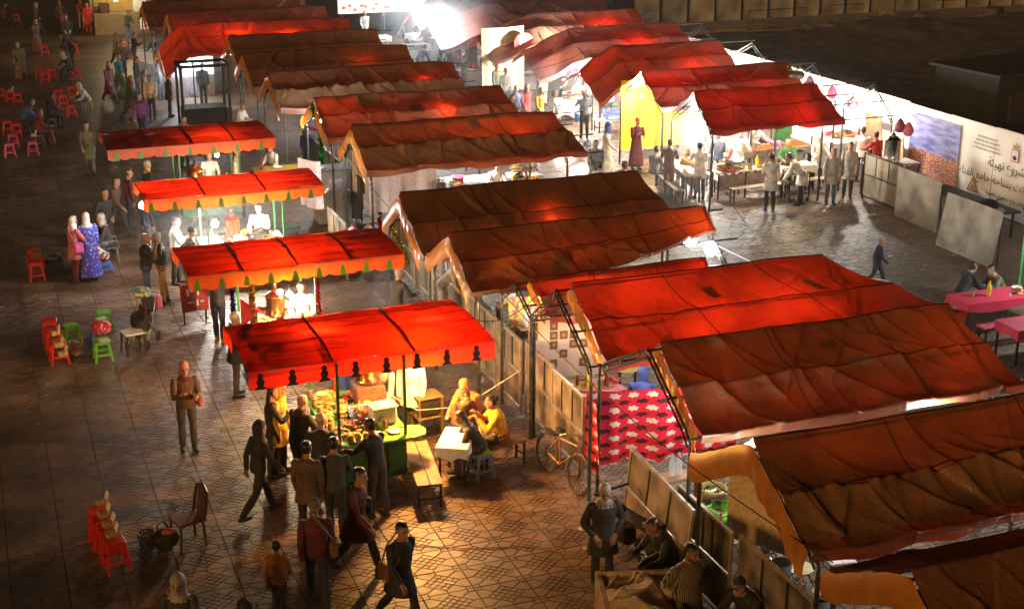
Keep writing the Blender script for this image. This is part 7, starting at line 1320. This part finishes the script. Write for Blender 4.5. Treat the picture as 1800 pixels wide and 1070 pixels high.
# ------------------------------------------------------------------ smoke from the grills, and haze added for bulb glow
def smoke(label, c, r, dens, seed, col=(.9, .92, .95)):
    m = bpy.data.materials.new('smoke_and_glow_%d' % seed); m.use_nodes = True; n = m.node_tree.nodes; l = m.node_tree.links; n.remove(n['Principled BSDF'])
    v = n.new('ShaderNodeVolumePrincipled'); v.inputs['Color'].default_value = (*col, 1); v.inputs['Anisotropy'].default_value = .15
    tc = n.new('ShaderNodeTexCoord'); nz = n.new('ShaderNodeTexNoise'); nz.inputs['Scale'].default_value = 1.7; nz.inputs['Detail'].default_value = 2.5; ad = n.new('ShaderNodeVectorMath'); ad.operation = 'ADD'; ad.inputs[1].default_value = (seed, seed*2, 0); l.new(tc.outputs['Object'], ad.inputs[0]); l.new(ad.outputs[0], nz.inputs['Vector'])
    ln = n.new('ShaderNodeVectorMath'); ln.operation = 'LENGTH'; l.new(tc.outputs['Object'], ln.inputs[0]); f = n.new('ShaderNodeMapRange'); f.interpolation_type = 'SMOOTHSTEP'; f.inputs['From Min'].default_value = 1.0; f.inputs['From Max'].default_value = .15; l.new(ln.outputs['Value'], f.inputs[0])
    g = n.new('ShaderNodeMapRange'); g.inputs['From Min'].default_value = .36; g.inputs['From Max'].default_value = .72; l.new(nz.outputs[0], g.inputs[0])
    mu = n.new('ShaderNodeMath'); mu.operation = 'MULTIPLY'; l.new(f.outputs[0], mu.inputs[0]); l.new(g.outputs[0], mu.inputs[1]); m2 = n.new('ShaderNodeMath'); m2.operation = 'MULTIPLY'; m2.inputs[1].default_value = dens; l.new(mu.outputs[0], m2.inputs[0]); l.new(m2.outputs[0], v.inputs['Density'])
    l.new(v.outputs[0], n['Material Output'].inputs['Volume'])
    o = MB().ball((0, 0, 0), 1.0, 20, 12).build('smoke_and_glow', m, None, 2, c); o.scale = r; return tag(o, label, 'smoke', kind='stuff')
smoke('drifting white smoke over the far grills', (18.4, 58.5, 2.2), (3.2, 8, 3.0), .10, 1)
smoke('white smoke glowing round the brightest bulb of the right-hand row', (20.3, 37.6, 1.7), (2.0, 2.2, 1.4), .2, 2)
smoke('thin smoke over the bright aisle', (18.2, 46.5, 1.4), (3.2, 6, 1.7), .07, 3)
smoke('bluish smoke before the bright display case', (7.4, 56.4, 1.3), (2.0, 2.6, 1.9), .3, 4, (.8, .86, .95))
smoke('thin smoke over the bare trusses by the white hoarding', (25.2, 39.5, 2.0), (1.6, 4.5, 1.4), .07, 5)
smoke('faint smoke above the open paving of the right-hand row', (17.2, 33.0, 1.0), (3.5, 5, 1.6), .06, 6)
smoke('faint smoke round the three white lamps of the third awning', (4.9, 33.0, 1.7), (2.6, 1.6, 1.3), .08, 7)
smoke('added haze giving a glow round the two white globe bulbs', tuple(at(1235, 430, 2.6)), (.7, .7, .5), .09, 8)  # small haze ball put in only to make the globe bulbs glow
# ------------------------------------------------------------------ lamps
for (x, y, z, e, c, lab) in [
 (10.5, 18.85, 1.8, 130, WHITE, 'added bulb to brighten the red floral cloth'), (9.6, 15.75, 2.05, 240, WHITE, 'bulb in the tent of green baskets'), (13.2, 11.9, 1.7, 150, WHITE, 'bulb low under the corner tent'),  # the bulb at the floral cloth is added to brighten it from the front
 (10.2, 21.6, 2.4, 200, WHITE, 'bulb above the patchwork-print cloth'), (12.9, 20.4, 2.05, 150, WHITE, 'bulb in the middle of the big red tent'), (11.2, 20.3, 2.1, 90, WHITE, 'bulb at the left of the big red tent'), (14.0, 17.6, 2.3, 55, WHITE, 'bulb at the right end of the large brown tent'),
 (13.2, 16.2, 2.0, 220, WHITE, 'bulb behind the hem of the large brown tent'),
 (10.2, 23.8, 2.1, 220, WHITE, 'bulb over the water bottles'), (12.5, 22.9, 2.3, 25, WARM, 'bulb under the low dark red canopy'),
 (11.1, 27.2, 2.6, 28, WARM, 'bulb under the dark brown tent'), (12.4, 36.6, 2.1, 900, WHITE, 'bulb over the counter of white tubs'), (9.6, 30.5, 2.2, 160, WARM, 'bulb on the fence of the scooter lane'),
 (13.3, 34.6, 2.65, 36, WARM, 'bulb under the ochre brown tent'), (12.5, 38.4, 2.7, 70, WHITE, 'bulb under the tinsel tent canopy'), (9.3, 40.5, 2.3, 800, COOL, 'bulb among the tinsel'),
 (13.3, 43.0, 2.7, 50, WARM, 'bulb under the rust tent'), (11.5, 54.6, 2.6, 160, WHITE, 'bulb under the far bright red tent'), (12.5, 47.4, 2.6, 30, WARM, 'bulb under the brown tent with the loose fold'), (9.5, 55.0, 2.6, 120, WHITE, 'second bulb under the far bright red tent'),
 (20.3, 37.3, 2.1, 1300, WHITE, 'brightest bulb at the near end of the right-hand row'), (19.9, 40.9, 2.3, 1600, WARM, 'bulb before the yellow curtain'), (23.3, 38.7, 2.4, 700, WHITE, 'bulb under the bright red tent'), (22.4, 35.6, 2.1, 330, WARM, 'bulb over the waiters and the trolley'),
 (25.4, 37.0, 2.5, 950, WHITE, 'bulb on the bare truss by the white hoarding'), (25.6, 41.5, 2.5, 1200, WHITE, 'bulb on the second bare truss'), (25.8, 46, 2.5, 1000, WHITE, 'bulb on the third bare truss'),
 (20.5, 46.8, 2.2, 2800, WHITE, 'bulb over the white table'), (23.4, 43.4, 2.2, 2200, WHITE, 'bulb under the third tent of the right-hand row'), (21.3, 51.6, 2.5, 3500, WHITE, 'bulb by the round red sign'), (18.3, 56.5, 3.0, 2300, COOL, 'bulb in the smoke of the far grill'), (18.2, 62.5, 3.2, 2300, COOL, 'bulb high over the far grill'), (23.5, 48.3, 2.3, 1200, WHITE, 'bulb under the fourth tent of the right-hand row'), (24, 53, 2.3, 1200, WHITE, 'bulb under the fifth tent of the right-hand row'), (19.5, 69.5, 3.0, 2000, WHITE, 'bulb before the far sign'),
 (8.0, 57.4, 1.45, 800, COOL, 'lamp in the bright display case'), (7.6, 77.0, 2.4, 300, WARM, 'lamp in the yellow-lit stall'), (6.6, 70.5, 2.6, 450, WARM, 'lamp over the crowd at the top left'),
 (6.4, 21.5, 1.85, 1700, ORANGE, 'warm bulb hanging at the right front of the green cart'), (5.0, 22.5, 2.22, 330, WARM, 'bulb close under the left of the large red awning'), (6.95, 22.4, 2.22, 280, WARM, 'bulb close under the right of the large red awning'),
 (5.2, 26.9, 1.75, 850, WARM, 'bulb in the tinsel of the second cart'), (5.5, 27.45, 1.5, 500, WARM, 'bulb beside the urn of the second cart'),
 (6.0, 39.0, 1.9, 260, WARM, 'bulb by the urn of the farthest cart')]:
    bulb(lab, (x, y, z), e, c)
for (x, y, z, e, lab) in [(3.35, 33.6, 2.05, 200, 'blazing white lamp at the left corner of the third awning'), (4.95, 33.2, 1.55, 850, 'blazing white lamp left of the third copper urn'), (5.95, 33.2, 1.55, 850, 'blazing white lamp right of the third copper urn')]:
    bulb(lab, (x, y, z), e, WHITE, .09, None, 'white lamps of the third awning', 80)
for (px, py, e, lab) in [(1250, 437, 40, 'white globe bulb nearer the wire strings'), (1213, 422, 30, 'white globe bulb tucked behind the tent edge')]:
    bulb(lab, tuple(at(px, py, 2.62)), e, COOL, .14, 2.95, 'white globe bulbs under the brown tent', 14)
bulb('cool bulb over the red-clothed tables', (22.0, 23.1, 2.35), 900, COOL)
# cables strung over the stalls
for k, (a, b_, sag, lab) in enumerate([((8.6, 12.3, 2.6), (8.5, 23.4, 2.6), .35, 'black cable strung along the front of the near tents'), ((8.3, 23.5, 2.6), (8.8, 36.2, 2.6), .4, 'black cable strung along the front of the middle tents'), ((7.6, 22.2, 2.45), (9.0, 22.4, 2.7), .25, 'cable from the large red awning to the tents'), ((7.6, 27.6, 2.45), (8.3, 27.0, 2.7), .2, 'cable from the second awning to the tents'), ((14.3, 24.3, 2.9), (19.3, 36.2, 3.2), .5, 'long cable across the open paving'), ((14.5, 35.4, 3.0), (19.4, 39.9, 3.2), .5, 'cable from the ochre tent to the right-hand row'), ((14.6, 43.8, 3.2), (20.0, 45.2, 3.2), .5, 'cable from the rust tent to the third right-hand tent'), ((3.3, 23.4, 2.5), (3.3, 26.5, 2.5), .3, 'cable between the first two awnings'), ((3.3, 28.5, 2.5), (3.2, 32.6, 2.5), .35, 'cable between the second and third awnings')]):
    A, B = Vector(a), Vector(b_); tag(MB().tube([A.lerp(B, u)-Vector((0, 0, sag*4*u*(1-u))) for u in np.linspace(0, 1, 22)], .009, 5).build('overhead_cable', mat('black_plastic', (.02, .02, .02), .5)), lab, 'cable', 'cables strung between stalls')
hz = MB(); hz.box((15, 72, 4.95), (250, 156, 12.1)); hm_ = bpy.data.materials.new('night_haze'); hm_.use_nodes = True; _n = hm_.node_tree.nodes; _n.remove(_n['Principled BSDF']); _v = _n.new('ShaderNodeVolumePrincipled'); _v.inputs['Color'].default_value = (.9, .86, .8, 1); _v.inputs['Density'].default_value = .0007
hm_.node_tree.links.new(_v.outputs[0], _n['Material Output'].inputs['Volume']); tag(hz.build('haze', hm_), kind='stuff')
